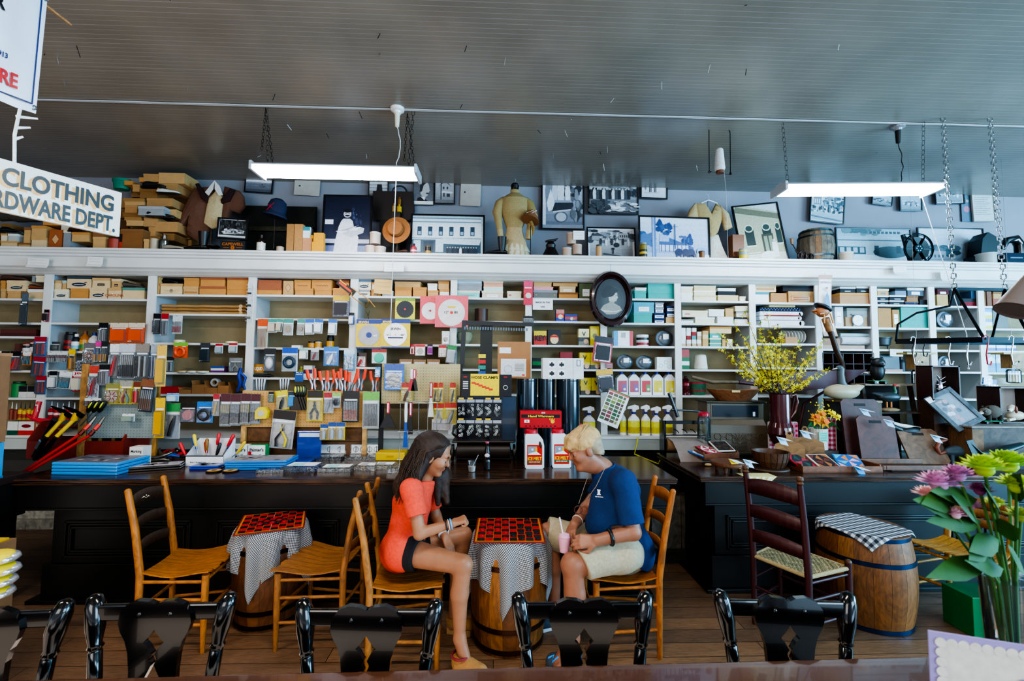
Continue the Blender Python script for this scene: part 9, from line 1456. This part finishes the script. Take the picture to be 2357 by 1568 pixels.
F=[(2160,1115,.055,'#c890b8',7),(2135,1140,.04,'#d8a8a8',6),(2205,1095,.045,'#b87aa8',6),(2230,1165,.035,'#c88ab0',8),(2200,1185,.03,'#e0b0c0',6),(2265,1080,.06,'#a8c820',9),(2320,1070,.065,'#98c018',9),(2340,1120,.05,'#b0cc28',8),(2290,1160,.03,'#b8c840',7),(2350,1190,.04,'#a8b848',6),(2255,1130,.035,'#8a3a70',6)]
for u,v,s,c,n in F:
 s*=1.45
 e=P(u,v,1.05+r6 .uniform(-.05,.05))-p;mb.tu([(0,0,.05),(e.x*.3,e.y*.3,zt),e],.0035,'#3c6a24',5)
 for L_ in RG(5):
  for j in RG(n+3):a=2*PI*j/(n+3)+L_*.4;el=.15+L_*.3;d1=Vc((cos(a)*cos(el),sin(a)*cos(el),sin(el)))*s*(.62-.06*L_);sd=Vc((-sin(a),cos(a),0))*s*.13;fl.add([e,e+d1*.6+sd,e+d1,e+d1*.6-sd],[(0,1,2,3)],c,True)
 fl.ell(e,s*.22,c,8);fl.bd('flower_head','leaf',t);fl=MB()
for u,v,du,dv in((2210,1180,-110,-30),(2280,1290,-150,40),(2260,1200,-130,0),(2300,1240,-70,30),(2250,1150,-110,-20),(2330,1260,20,60),(2250,1200,-60,-60),(2300,1180,-40,-70),(2330,1150,20,-60),(2200,1150,-80,10),(2290,1220,60,0),(2310,1310,-90,-20),(2270,1240,-40,50)):a,b=P(u,v,1.05)-p,P(u+du,v+dv,.98)-p;m_=(a+b)/2;sd=Vc((0,.012,.017));q1,q2=a*.75+b*.25,a*.35+b*.65;lf.add([a,q1+sd,m_+sd*1.25,q2+sd,b,q2-sd,m_-sd*1.25,q1-sd,m_+Vc((0,-.008,0))],[(i,(i+1)%8,8)for i in RG(8)],'#2c5c1a',True)
mb.bd('stems','leaf',t);lf.bd('leaves','leaf',t)
a=P(2137,1452,.88);t=TH('greeting_card','lavender edged card with a small butterfly standing on the table corner','card',(a.x,.88,.76),radians(-20));h=a.z-.76;w=.26;MB().bb(0,w,0,.003,0,h,'#9a8cc0').bd('card_stock',PA,t);mb=MB();mb.rect(.018,.0,w,h-.018,'#d6d2c8');n=14;[mb.disc(.018+i*.018,h-.018,.009,'#d6d2c8')for i in RG(n)];[mb.disc(.018,h-.018-i*.018,.009,'#d6d2c8')for i in RG(12)];mb.disc(.142,h-.072,.011,'#8a7ab8');mb.disc(.158,h-.078,.009,'#8a7ab8');mb.tu([(.146,-.003,h-.084),(.15,-.003,h-.068)],.0012,'#5a4a8a',4);mb.tu([(.06+.01*i,-.003,h-.085+.003*sin(i*2))for i in RG(8)],.001,'#9ab0a8',4);mb.bd(PT,PT,t)
x=P(42,1140,3.4).x;t=TH('side_table','dark wooden side table cut by the left picture edge','table',(x,2.9,0));zt=P(20,1132,2.95).z;MB().bb(-.7,0,0,.6,zt-.05,zt,'#2c1a16').bb(-.68,-.02,.02,.58,zt-.3,zt-.05,'#0c0909').bd('top',WO,t,bev=.004);MB().bb(-.66,-.05,.05,.55,0,zt-.3,'#0c0909').bd('body',SA,t)
t=TH('cardboard_box','tall cardboard box on a blue bin at left edge','box',(P(13,1000,3.3).x,3.0,zt+.25));MB().bb(-.5,.0,0,.3,0,.6,'#8a6444').bd(BY,PA,t);MB().bb(-.5,.0,-.01,.31,.6,.62,'#a87a54').bd('lid',PA,t)
t=TH('blue_bin','bright blue bin edge under the tall cardboard box at left','bin',(P(5,1090,3.3).x,3.0,zt));MB().bb(-.5,0,0,.3,.015,.245,'#2a90c8').bd('body',SA,t);MB().bb(-.5,.003,-.004,.304,0,.015,'#1c70a0').bd('rim',SA,t)
t=TH('goods_carton','open brown carton of yellow packets at bottom left','box',(P(34,1300,2.7).x,2.3,0));zb=P(20,1290,2.4).z;MB().bb(-.6,0,0,.4,0,zb,'#7a5838').bd(BY,PA,t);MB().bb(-.55,-.02,.02,.38,zb,zb+.01,'#c8a018').bd('yellow_lining',SA,t)
zs_=P(20,1400,2.1).z;t=TH('low_carton','low brown carton under the stacked foil bags at bottom left','box',(P(18,1400,2.35).x,2.08,0));MB().bb(-.4,0,0,.2,0,zs_-.012,'#6d5036').bd(BY,PA,t);MB().bb(-.4,.002,-.002,.202,zs_-.012,zs_-.001,'#8a6a48').bd('lid',PA,t)
for i in RG(1,5):q=P(2,(1250,1315,1345,1372,1400)[i],2.28);zz=q.z;t=TH('snack_bag',f'yellow and white foil bag at left edge, {ORD[i - 1]} from the top','bag',(P((0,25,28,22,18)[i],1330,2.18).x-.09,2.45 if i==0 else 2.18,(zb+.012)if i==0 else zs_+(4-i)*.052));m2=MB();m2 .ell((0,0,.025),(.11,.08,.03),'#c8c8cc',14);m2 .bd('foil','foil',t);MB().ell((.02,-.01,.03),(.08,.075,.03),'#d8c018',12).bd('yellow_panel',SA,t);MB().bb(-.1,-.02,-.085,-.05,.01,.04,'#3a5a8a').bd('label',PT,t)
p=PZ(2250,1470,0);t=TH('green_box','green box with an orange side standing on the floor behind the vase','box',(p.x+.12,p.y,0));MB().bb(-.14,.1,0,.2,0,.25,'#0f6a34').bd(BY,SA,t,bev=.003);MB().bb(.0,.1,-.004,0,.02,.2,'#c85a20').bd('orange_panel',PT,t)
# ------ people: smooth distance fields turned into one continuous skin
def snet(G_,org,h):
 I=G_<0;nx,ny,nz=G_.shape;cor=[(i,j,k)for i in(0,1)for j in(0,1)for k in(0,1)]
 sl=lambda A,c:A[c[0]:nx-1+c[0],c[1]:ny-1+c[1],c[2]:nz-1+c[2]]
 cnt=sum(sl(I,c).astype(np.int8)for c in cor);cells=np.argwhere((cnt>0)&(cnt<8));idx=-np.ones((nx-1,ny-1,nz-1),np.int64);idx[tuple(cells.T)]=np.arange(len(cells))
 acc=np.zeros((len(cells),3));n=np.zeros(len(cells));val=[G_[cells[:,0]+c[0],cells[:,1]+c[1],cells[:,2]+c[2]]for c in cor]
 for a in RG(8):
  for b in RG(a+1,8):
   if sum(abs(cor[a][q]-cor[b][q])for q in RG(3))==1:
    m=(val[a]<0)!=(val[b]<0);tt=val[a][m]/(val[a][m]-val[b][m]);ca,cb=np.array(cor[a]),np.array(cor[b]);acc[m]+=ca+tt[:,None]*(cb-ca);n[m]+=1
 V=org+(cells+acc/n[:,None])*h;F=[]
 for ax in RG(3):
  o=[0,0,0];o[ax]=1;A=I[:nx-o[0],:ny-o[1],:nz-o[2]];B_=I[o[0]:,o[1]:,o[2]:];e=np.argwhere(A!=B_);b1_,b2_=[(1,2),(2,0),(0,1)][ax]
  e=e[(e[:,b1_]>0)&(e[:,b2_]>0)&(e[:,b1_]<G_.shape[b1_]-1)&(e[:,b2_]<G_.shape[b2_]-1)];q=[]
  for d1,d2 in((0,0),(1,0),(1,1),(0,1)):c=e.copy();c[:,b1_]-=d1;c[:,b2_]-=d2;q.append(idx[tuple(c.T)])
  q=np.stack(q,1);ins=A[tuple(e.T)];q[~ins]=q[~ins][:,::-1];F.append(q)
 return V,np.concatenate(F)
def pdist(p,X):
 if p[0]=='c':
  a,b=np.array(p[1]),np.array(p[2]);ab=b-a;t=np.clip(((X-a)@ab)/(ab@ab+1e-9),0,1);return np.linalg.norm(X-a-t[...,None]*ab,axis=-1)-(p[3]+(p[4]-p[3])*t)
 Q=(X-np.array(p[1]))@p[3]/np.array(p[2]);k0=np.linalg.norm(Q,axis=-1);k1=np.linalg.norm(Q/np.array(p[2]),axis=-1);return k0*(k0-1)/(k1+1e-9)
def og_(name,prims,mat,parent,h=.005,cuts=(),wob=0,freq=40,pos=(0,0,0)):
 "prims: ('c', a, b, ra, rb, colour, blend) or ('e', centre, radii, rotation, colour, blend)"
 bb=[]
 for p in prims:
  if p[0]=='c':r=max(p[3],p[4]);lo=np.minimum(p[1],p[2])-r;hi=np.maximum(p[1],p[2])+r
  else:r=max(p[2]);lo=np.array(p[1])-r;hi=np.array(p[1])+r
  bb.append((lo,hi))
 org=np.min([b[0]for b in bb],0)-.03;top=np.max([b[1]for b in bb],0)+.03;N_=np.ceil((top-org)/h).astype(int)+1;G_=np.full(N_,.05)
 for p,(lo,hi)in zip(prims,bb):
  i0=np.maximum(0,((lo-.035-org)/h).astype(int));i1=np.minimum(N_,((hi+.035-org)/h).astype(int)+2);g=np.stack(np.meshgrid(*[org[q]+h*np.arange(i0[q],i1[q])for q in RG(3)],indexing='ij'),-1);d=pdist(p,g);k=p[-1];s=tuple(slice(a,b)for a,b in zip(i0,i1));D=G_[s]
  if k<0:G_[s]=np.maximum(D,-d)
  else:hh=np.clip(.5+.5*(D-d)/k,0,1);G_[s]=np.minimum(D*(1-hh)+d*hh-k*hh*(1-hh),.05)
 if cuts or wob:
  g=np.stack(np.meshgrid(*[org[q]+h*np.arange(N_[q])for q in RG(3)],indexing='ij'),-1)
  if wob:G_+=wob*np.sin(freq*(g[...,0]+.6*g[...,2])+2*np.sin(14*g[...,2]))*np.cos(freq*.6*g[...,1]+9*g[...,2])
  for c,nn,R_ in cuts:dd=(g-np.array(c))@(np.array(nn)/np.linalg.norm(nn));far=np.linalg.norm(g-np.array(c),axis=-1)>R_;dd[far]=-1;G_=np.maximum(G_,dd)
 V,F=snet(G_,org,h);me=bpy.data.meshes.new(name);me.from_pydata((V-np.array(pos)).tolist(),[],F.tolist());me.polygons.foreach_set('use_smooth',[True]*len(F))
 best=np.full(len(V),9.);col=np.zeros((len(V),4));col[:,3]=1
 for p in prims:
  if p[-1]<0 or p[-2]is None:continue
  d=pdist(p,V);m=d<best;best[m]=d[m];col[m,:3]=lin(p[-2])
 a=me.color_attributes.new('Col','FLOAT_COLOR','POINT');a.data.foreach_set('color',col.ravel());me.materials.append(mt_(mat));o=bpy.data.objects.new(name,me);C.objects.link(o);o.parent=parent;return o
def cap(a,b,ra,rb,c,k=.02):return('c',tuple(a),tuple(b),ra,rb,c,k)
def head(ctr,fwd,upv,sk,s=1.0,lip='#94544a',old=False):
 f=Vc(fwd).normalized();l=Vc(upv).cross(f).normalized();u=f.cross(l);M=np.array([[f.x,l.x,u.x],[f.y,l.y,u.y],[f.z,l.z,u.z]]);W_=lambda x,y,z:tuple(np.array(ctr)+M@(np.array([x,y,z])*s))
 e=lambda c,r,col,k:('e',W_(*c),tuple(np.array(r)*s),M,col,k)
 P_=[e((-.012,0,.035),(.094,.074,.085),sk,.02),e((.03,0,-.03),(.058,.056,.078),sk,.03),e((.066,0,-.088),(.02,.024,.018),sk,.02),cap(W_(.082,0,.018),W_(.1,0,-.018),.008*s,.0105*s,sk,.012),e((.08,0,.03),(.016,.042,.012),sk,.012)]
 P_+=[e((.055,y*.038,-.02),(.032,.024,.026),sk,.02)for y in(-1,1)]+[e((.082,y*.03,.007),(.014,.016,.010),None,-1)for y in(-1,1)]+[e((.071,y*.03,.006),(.013,.013,.0105),'#a89a90',.002)for y in(-1,1)]+[e((.0815,y*.03,.002),(.0045,.0055,.0045),'#1a110c',.001)for y in(-1,1)]+[e((.0735,y*.03,.0115),(.0135,.0155,.0085),sk,.003)for y in(-1,1)]
 P_+=[e((.089,y*.031,.034),(.005,.018,.0045),'#3a281c'if not old else '#a88a60',.002)for y in(-1,1)]+[e((.084,0,-.047),(.010,.019,.005),lip,.005),e((.082,0,-.056),(.010,.016,.006),lip,.005),e((-.004,-.076,-.005),(.020,.009,.032),sk,.006),e((-.004,.076,-.005),(.020,.009,.032),sk,.006),e((.002,-.086,-.003),(.011,.006,.018),None,-1)]
 return P_,W_
def hand(wr,fwd,back,sk,curl,thumb=1,s=1.0,spread=.019):
 "palm, four fingers of different length bending at three joints, and a thumb leaving the side of the palm"
 f=Vc(fwd).normalized();b=Vc(back);b=(b-f*b.dot(f)).normalized();l=f.cross(b);wr=Vc(wr);o=[]
 for i,(ln,kx)in EN(((.072,.086),(.082,.09),(.076,.087),(.058,.08))):
  y=(i-1.5)*spread*s*thumb;k=wr+f*kx*s+l*y;o.append(cap(wr+l*y*.55+f*.01,k,.014*s,.0115*s,sk,.012));a=k;dr=f.copy();ang=0
  for q,(fr_,r_)in EN(((.45,.0098),(.3,.0088),(.25,.0078))):ang+=radians(curl[q]);dr=f*cos(ang)-b*sin(ang);e=a+dr*ln*fr_*s;o.append(cap(a,e,r_*s,r_*.93*s,sk,.003));a=e
 t0=wr+f*.025*s-l*thumb*.028*s;t1=t0+(f*.6-l*thumb*.55-b*.45).normalized()*.036*s;t2=t1+(f*.95-b*.35+l*thumb*.12).normalized()*.03*s;t3=t2+(f*.8-b*.4+l*thumb*.5).normalized()*.024*s
 return o+[cap(t0,t1,.014*s,.0115*s,sk,.01),cap(t1,t2,.0108*s,.0098*s,sk,.003),cap(t2,t3,.0098*s,.0082*s,sk,.003)]
def shoe3(nm,heel,toe,t,up_c,sole_c,h,thick):
 heel,toe=Vc(heel),Vc(toe);f=(toe-heel);f.z=0;L_=f.length;f.normalize();M=Matrix.Translation((heel.x,heel.y,0))@Matrix.Rotation(atan2(f.y,f.x),4,'Z');out=[(-.04,.0),(-.03,.032),(.05,.038),(L_*.75,.048),(L_*.95,.036),(L_+.01,.0),(L_*.95,-.036),(L_*.75,-.048),(.05,-.038),(-.03,-.032)]
 mb=MB();mb.M=M;mb.slab(out[::-1]if False else[(x,-y)for x,y in out][::-1],0,thick,sole_c);mb.bd(nm+'_sole',SA,t,bev=.004);R_=np.array(M.to_3x3());w=lambda x,z:tuple(M@Vc((x,0,z)))
 og_(nm,[cap(w(.0,thick+.035),w(.0,h),.042,.045,up_c,.02),cap(w(.02,thick+.02),w(L_*.8,thick+.018),.043,.042,up_c,.03),cap(w(L_*.4,thick+.03),w(L_*.8,thick+.02),.042,.036,up_c,.02)],FA,t,.005,[(w(0,thick),(0,0,-1),9),(w(0,h),(0,0,1),9)])
# ---- girl
S1='#9c6c50';t=TH('person','girl with long brown hair in coral t-shirt playing checkers on the oak chair','person')
pel,che,nek,hd=P(930,1262,2.82),P(950,1150,2.82),P(978,1098,2.82),P(1000,1050,2.8)
hipN,kneN,ankN=P(932,1270,2.72),P(1066,1300,2.6),P(1058,1470,2.57);hipF,kneF,ankF=P(940,1262,2.92),P(1068,1232,2.98),P(1042,1440,2.98)
shN,elN,wrN=P(948,1128,2.66),P(966,1228,2.58),P(1040,1206,2.62);shF,elF,wrF=P(985,1125,2.96),P(1004,1190,2.96),P(1024,1236,2.84)
HP,HW=head(hd,(1,-.12,-.42),(.42,0,1),S1,1.0)
body=[cap(pel,che,.095,.088,S1,.04),cap(che,nek,.10,.05,S1,.04),cap(nek,Vc(hd)+Vc((-.02,0,-.03)),.043,.042,S1,.02),cap(che+Vc((0,0,.04)),shN,.07,.045,S1,.03),cap(che+Vc((0,0,.04)),shF,.07,.045,S1,.03)]+HP
for a,k,n in((hipN,kneN,ankN),(hipF,kneF,ankF)):m_=k*.6+n*.4+Vc((-.012,0,0));body+=[cap(a,k,.078,.052,S1,.03),cap(k,m_,.049,.049,S1,.02),cap(m_,n,.047,.030,S1,.02)]
for a,e,w_ in((shN,elN,wrN),(shF,elF,wrF)):body+=[cap(a,e,.042,.034,S1,.02),cap(e,w_,.035,.023,S1,.015)]
body+=hand(wrN,P(1076,1192,2.64)-wrN,(-.2,-.3,1),S1,(75,85,60),1,.88)+hand(wrF,P(1036,1262,2.8)-wrF,(.6,-.6,.3),S1,(20,25,20),1,.85)+[cap(ankN,(ankN.x+.04,ankN.y-.02,.075),.034,.032,S1,.02),cap(ankF,(ankF.x+.1,ankF.y-.03,.04),.034,.03,S1,.02)]
og_('body',body,'skin',t,.0045)
CO='#d84a34';hs=lambda a,e,q:a+(e-a)*q
og_('t_shirt',[cap(pel+Vc((0,0,-.02)),che,.116,.108,CO,.05),cap(pel+Vc((-.03,0,-.01)),hipN+Vc((-.02,.01,0)),.118,.116,CO,.03),cap(che,nek+Vc((0,0,-.02)),.105,.065,CO,.05),cap(che+Vc((0,0,.045)),shN,.08,.062,CO,.04),cap(che+Vc((0,0,.045)),shF,.08,.062,CO,.04),cap(shN,hs(shN,elN,.75),.062,.058,CO,.03),cap(shF,hs(shF,elF,.8),.06,.056,CO,.03)],FA,t,.006,[(hs(shN,elN,.62),elN-shN,.12),(hs(shF,elF,.7),elF-shF,.12),(nek+Vc((.0,0,-.01)),(.2,0,1),.12),(pel+Vc((.07,0,-.035)),(.75,0,-.66),.5)],.004,34)
BK='#12131b';og_('shorts',[cap(pel+Vc((-.02,0,-.01)),hipN,.108,.098,BK,.03),cap(pel+Vc((-.02,0,-.01)),hipF,.108,.098,BK,.03),cap(hipN,hs(hipN,kneN,.42),.1,.09,BK,.02),cap(hipF,hs(hipF,kneF,.5),.1,.085,BK,.02)],FA,t,.006,[(hs(hipN,kneN,.24),kneN-hipN,.18),(hs(hipF,kneF,.4),kneF-hipF,.13)],.003)
HR='#2c1a12';h_=lambda x,y,z:HW(x,y,z);hb_=[P(952,1075,2.80),P(930,1120,2.78),P(920,1150,2.74)]
hair=[('e',h_(-.022,0,.05),(.105,.088,.088),HP[0][3],HR,.02),cap(h_(-.07,0,.03),hb_[0],.085,.075,HR,.04),cap(h_(-.05,-.05,.0),P(950,1110,2.70),.05,.045,HR,.04),cap(hb_[0],hb_[1],.07,.065,'#3a2416',.03),cap(hb_[1],hb_[2],.06,.022,'#5c3c22',.03),cap(P(950,1110,2.7),P(935,1150,2.66),.042,.018,'#6a482a',.02),cap(h_(.0,.075,.03),P(1020,1100,2.9),.035,.045,HR,.03),cap(P(1018,1095,2.88),P(1028,1155,2.86),.045,.02,'#3a2418',.03),cap(P(1006,1100,2.84),P(1008,1160,2.82),.035,.015,HR,.03)]
og_('hair',hair,'hair',t,.005,[(h_(.04,0,.0),(1,0,-.55),.10)],.0012,160)
mb=MB();r7=random.Random(3)
for i in RG(260):
 y=r7 .uniform(-.08,.02);a=h_(r7 .uniform(-.04,.05),y,.125-abs(y)*.5);b=h_(-.07+r7 .uniform(-.05,.05),y*1.1-.02,.02);e=P(r7 .uniform(908,968),r7 .uniform(1125,1165),2.64+r7 .uniform(0,.14));m_=(Vc(b)+e)/2+Vc((-.015,-.02,0));mb.tu([a,b,m_,e],[.0018,.0026,.0026,.001],r7 .choice(['#2a1810','#33200f','#3c2617','#4a3220','#24150e']),4)
for i in RG(50):a=h_(.03+r7 .uniform(-.02,.02),.07,.07);e=P(r7 .uniform(1000,1038),r7 .uniform(1130,1170),2.86);mb.tu([a,h_(.02,.09,-.03),(Vc(h_(.02,.08,-.08))+e)/2,e],[.0018,.0026,.0026,.001],r7 .choice(['#2a1810','#3c2617','#24150e']),4)
mb.bd('hair_strands','hair',t)
def band(a,e,q,r,c,nm,th=.004):o=hs(Vc(a),Vc(e),q);m2=MB();m2 .M=Matrix.Translation(o)@(Vc(e)-Vc(a)).to_track_quat('Z','Y').to_matrix().to_4x4();m2 .ring((0,0,0),r,th,c,'z',24,6);return m2 .bd(nm,SA,t)
band(elN,wrN,.82,.029,'#1c1c24','bracelet',.005);band(elN,wrN,.9,.028,'#d8b8b0','bracelet',.003);band(elN,wrN,.97,.0275,'#3aa0d8','bracelet',.005);band(elF,wrF,.85,.028,'#e0e4ea','watch',.008)
shoe3('slipper',(ankN.x-.0,ankN.y,0),(ankN.x+.145,ankN.y-.085,0),t,'#a87c4a','#b58c5c',.115,.04);shoe3('slipper',(ankF.x,ankF.y,0),(ankF.x+.13,ankF.y-.03,0),t,'#a87c4a','#b58c5c',.1,.04)
m2=MB();m2 .ring((ankN.x+.005,ankN.y-.01,.118),.046,.007,'#8c3038','z',24,6).bd('slipper_trim',FA,t)
# ---- man
S2='#94624a';t=TH('person','older man with blond-grey hair in navy polo and khaki shorts holding a pink cup','person')
pel,bel,che,nek,hd=P(1440,1262,2.86),P(1412,1205,2.86),P(1418,1135,2.88),P(1388,1080,2.88),P(1344,1036,2.84)
hipN,kneN,ankN=P(1430,1272,2.72),P(1318,1300,2.62),P(1318,1470,2.6);hipF,kneF,ankF=P(1425,1262,3.0),P(1262,1228,3.02),P(1275,1420,3.02)
shN,elN,wrN=P(1436,1112,2.7),P(1458,1226,2.62),P(1372,1244,2.6);shF,elF,wrF=P(1400,1105,3.04),P(1350,1172,3.0),P(1322,1208,2.84)
HP,HW=head(hd,(-1,-.22,-.38),(-.38,0,1),S2,1.03,'#8c5446',True)
body=[cap(pel,bel,.12,.14,S2,.04),cap(bel,che,.14,.12,S2,.04),cap(che,nek,.12,.065,S2,.04),cap(nek,Vc(hd)+Vc((.02,0,-.04)),.062,.058,S2,.02),cap(che+Vc((0,0,.05)),shN,.09,.055,S2,.03),cap(che+Vc((0,0,.05)),shF,.09,.055,S2,.03),cap(HW(.05,0,-.085),HW(-.01,0,-.11),.03,.045,S2,.02)]+HP
for a,k,n in((hipN,kneN,ankN),(hipF,kneF,ankF)):m_=k*.6+n*.4+Vc((.012,0,0));body+=[cap(a,k,.095,.068,S2,.03),cap(k,m_,.06,.06,S2,.02),cap(m_,n,.056,.038,S2,.02)]
for a,e,w_ in((shN,elN,wrN),(shF,elF,wrF)):body+=[cap(a,e,.052,.044,S2,.02),cap(e,w_,.044,.031,S2,.015)]
cup=P(1296,1240,2.62);body+=hand(wrN,P(1312,1248,2.60)-wrN,(.1,-.8,.6),S2,(28,45,35),1,1.05)+hand(wrF,P(1308,1236,2.72)-wrF,(-.3,.3,.9),S2,(20,35,30),-1,1.0)+[cap(ankN,(ankN.x-.08,ankN.y-.02,.05),.038,.036,S2,.02),cap(ankF,(ankF.x-.08,ankF.y-.02,.05),.038,.036,S2,.02)]
og_('body',body,'skin',t,.0045)
NV='#0c2f60';og_('polo_shirt',[cap(pel+Vc((.03,0,-.02)),bel,.15,.165,NV,.05),cap(bel,che,.165,.145,NV,.05),cap(che,nek+Vc((.01,0,-.03)),.13,.082,NV,.05),cap(che+Vc((0,0,.06)),shN,.10,.075,NV,.04),cap(che+Vc((0,0,.06)),shF,.10,.075,NV,.04),cap(shN,hs(shN,elN,.9),.074,.072,NV,.03),cap(shF,hs(shF,elF,.75),.072,.068,NV,.03)],FA,t,.006,[(hs(shN,elN,.84),elN-shN,.14),(hs(shF,elF,.62),elF-shF,.13),(nek+Vc((-.01,0,0)),(-.35,0,1),.15),(pel+Vc((-.05,0,-.01)),(-.5,0,-.8),.5)],.004,30)
m2=MB();m2 .M=Matrix.Translation(nek+Vc((.01,0,-.012)))@RY(-18);m2 .la([(.088,-.01),(.092,-.02),(.075,.03),(.07,.028)],NV,28);m2 .bd('collar',FA,t)
KH='#a89c82';og_('shorts',[cap(pel,hipN,.13,.115,KH,.03),cap(pel,hipF,.15,.125,KH,.03),cap(hipN,kneN,.108,.09,KH,.03),cap(hipF,kneF,.118,.1,KH,.03)],FA,t,.006,[(hs(hipN,kneN,.84),kneN-hipN+Vc((0,0,-.1)),.17),(hs(hipF,kneF,1.02),kneF-hipF,.15)],.005,26)
HR='#b89a68';og_('hair',[('e',HW(-.022,0,.056),(.112,.09,.088),HP[0][3],HR,.02),cap(HW(-.06,-.03,.02),HW(-.07,-.03,-.035),.06,.042,'#9a8a72',.02),cap(HW(-.06,.03,.02),HW(-.07,.03,-.035),.06,.042,'#9a8a72',.02),cap(HW(.055,-.035,.085),HW(.085,-.04,.05),.034,.018,HR,.02),cap(HW(.055,.03,.085),HW(.09,.03,.055),.034,.018,HR,.02)],'hair',t,.005,[(HW(.02,0,-.004),Vc(HW(.55,0,-1))-Vc(HW(0,0,0)),.14)],.0015,140)
mb=MB()
for i in RG(220):y=r7 .uniform(-.085,.085);a=HW(-.06+r7 .uniform(-.03,.03),y*.5,.14);b=HW(.03,y*.9,.13-abs(y)*.4);e=HW(.085-abs(y)*.4,y,.06-abs(y)*.35);mb.tu([a,b,e],[.0015,.0022,.001],r7 .choice(['#c9ac78','#a88a58','#d8c090','#8c7450']),4)
mb.bd('hair_strands','hair',t)
mb=MB();q=P(1378,1133,2.665);mb.M=Matrix.Translation(q)@RZ(-20);mb.k=3;mb.rect(-.006,-.012,.008,.012,'#d8dce4');mb.rect(-.009,.009,.011,.015,'#d8dce4');mb.rect(-.01,-.016,.012,-.012,'#d8dce4');[mb.rect(-.02+i*.006,-.03,-.0165+i*.006,-.024,'#c9ced8')for i in RG(8)];mb.bd('embroidered_logo',PT,t)
band(elN,wrN,.62,.040,'#101014','wristwatch',.011);band(elF,wrF,.75,.034,'#b8b4ac','bracelet',.004)
a=P(1400,1062,2.78);b=P(1338,1150,2.8);MB().tu([a,P(1372,1120,2.70),P(1350,1150,2.72),P(1335,1166,2.78)],.002,'#8a7a6a',5).tu([P(1365,1065,2.85),P(1345,1120,2.84),P(1332,1160,2.82)],.002,'#8a7a6a',5).ring(P(1331,1174,2.78),.024,.003,'#5a2c24','y',16,5).ring(P(1344,1176,2.74),.024,.003,'#5a2c24','y',16,5).bd('glasses_on_cord',SA,t)
shoe3('sneaker',(ankN.x+.01,ankN.y,0),PZ(1262,1540,0),t,'#39485a','#c9d0d8',.1,.022);shoe3('sneaker',(ankF.x+.01,ankF.y,0),(ankF.x-.15,ankF.y-.04,0),t,'#39485a','#c9d0d8',.1,.022)
MB().tu([P(1262,1515,2.53),P(1275,1508,2.53),P(1270,1525,2.52),P(1285,1512,2.53)],.005,'#2a8ad8',6).bd('laces',FA,t)
t=TH('drinking_cup','pink plastic cup with a white straw held in both hands of the man','cup',P(1299,1270,2.68));MB().la([(.026,0),(.036,.085)],'#d89ab0',20).bd('cup_body',SA,t);MB().la([(.001,.086),(.034,.086),(.03,.1),(.01,.108),(.001,.108)],'#d8a0b8',18).bd('lid',SA,t);MB().tu([(0,0,.06),(-.03,-.01,.2)],.0045,'#e8d8e4',6).bd('straw',SA,t)
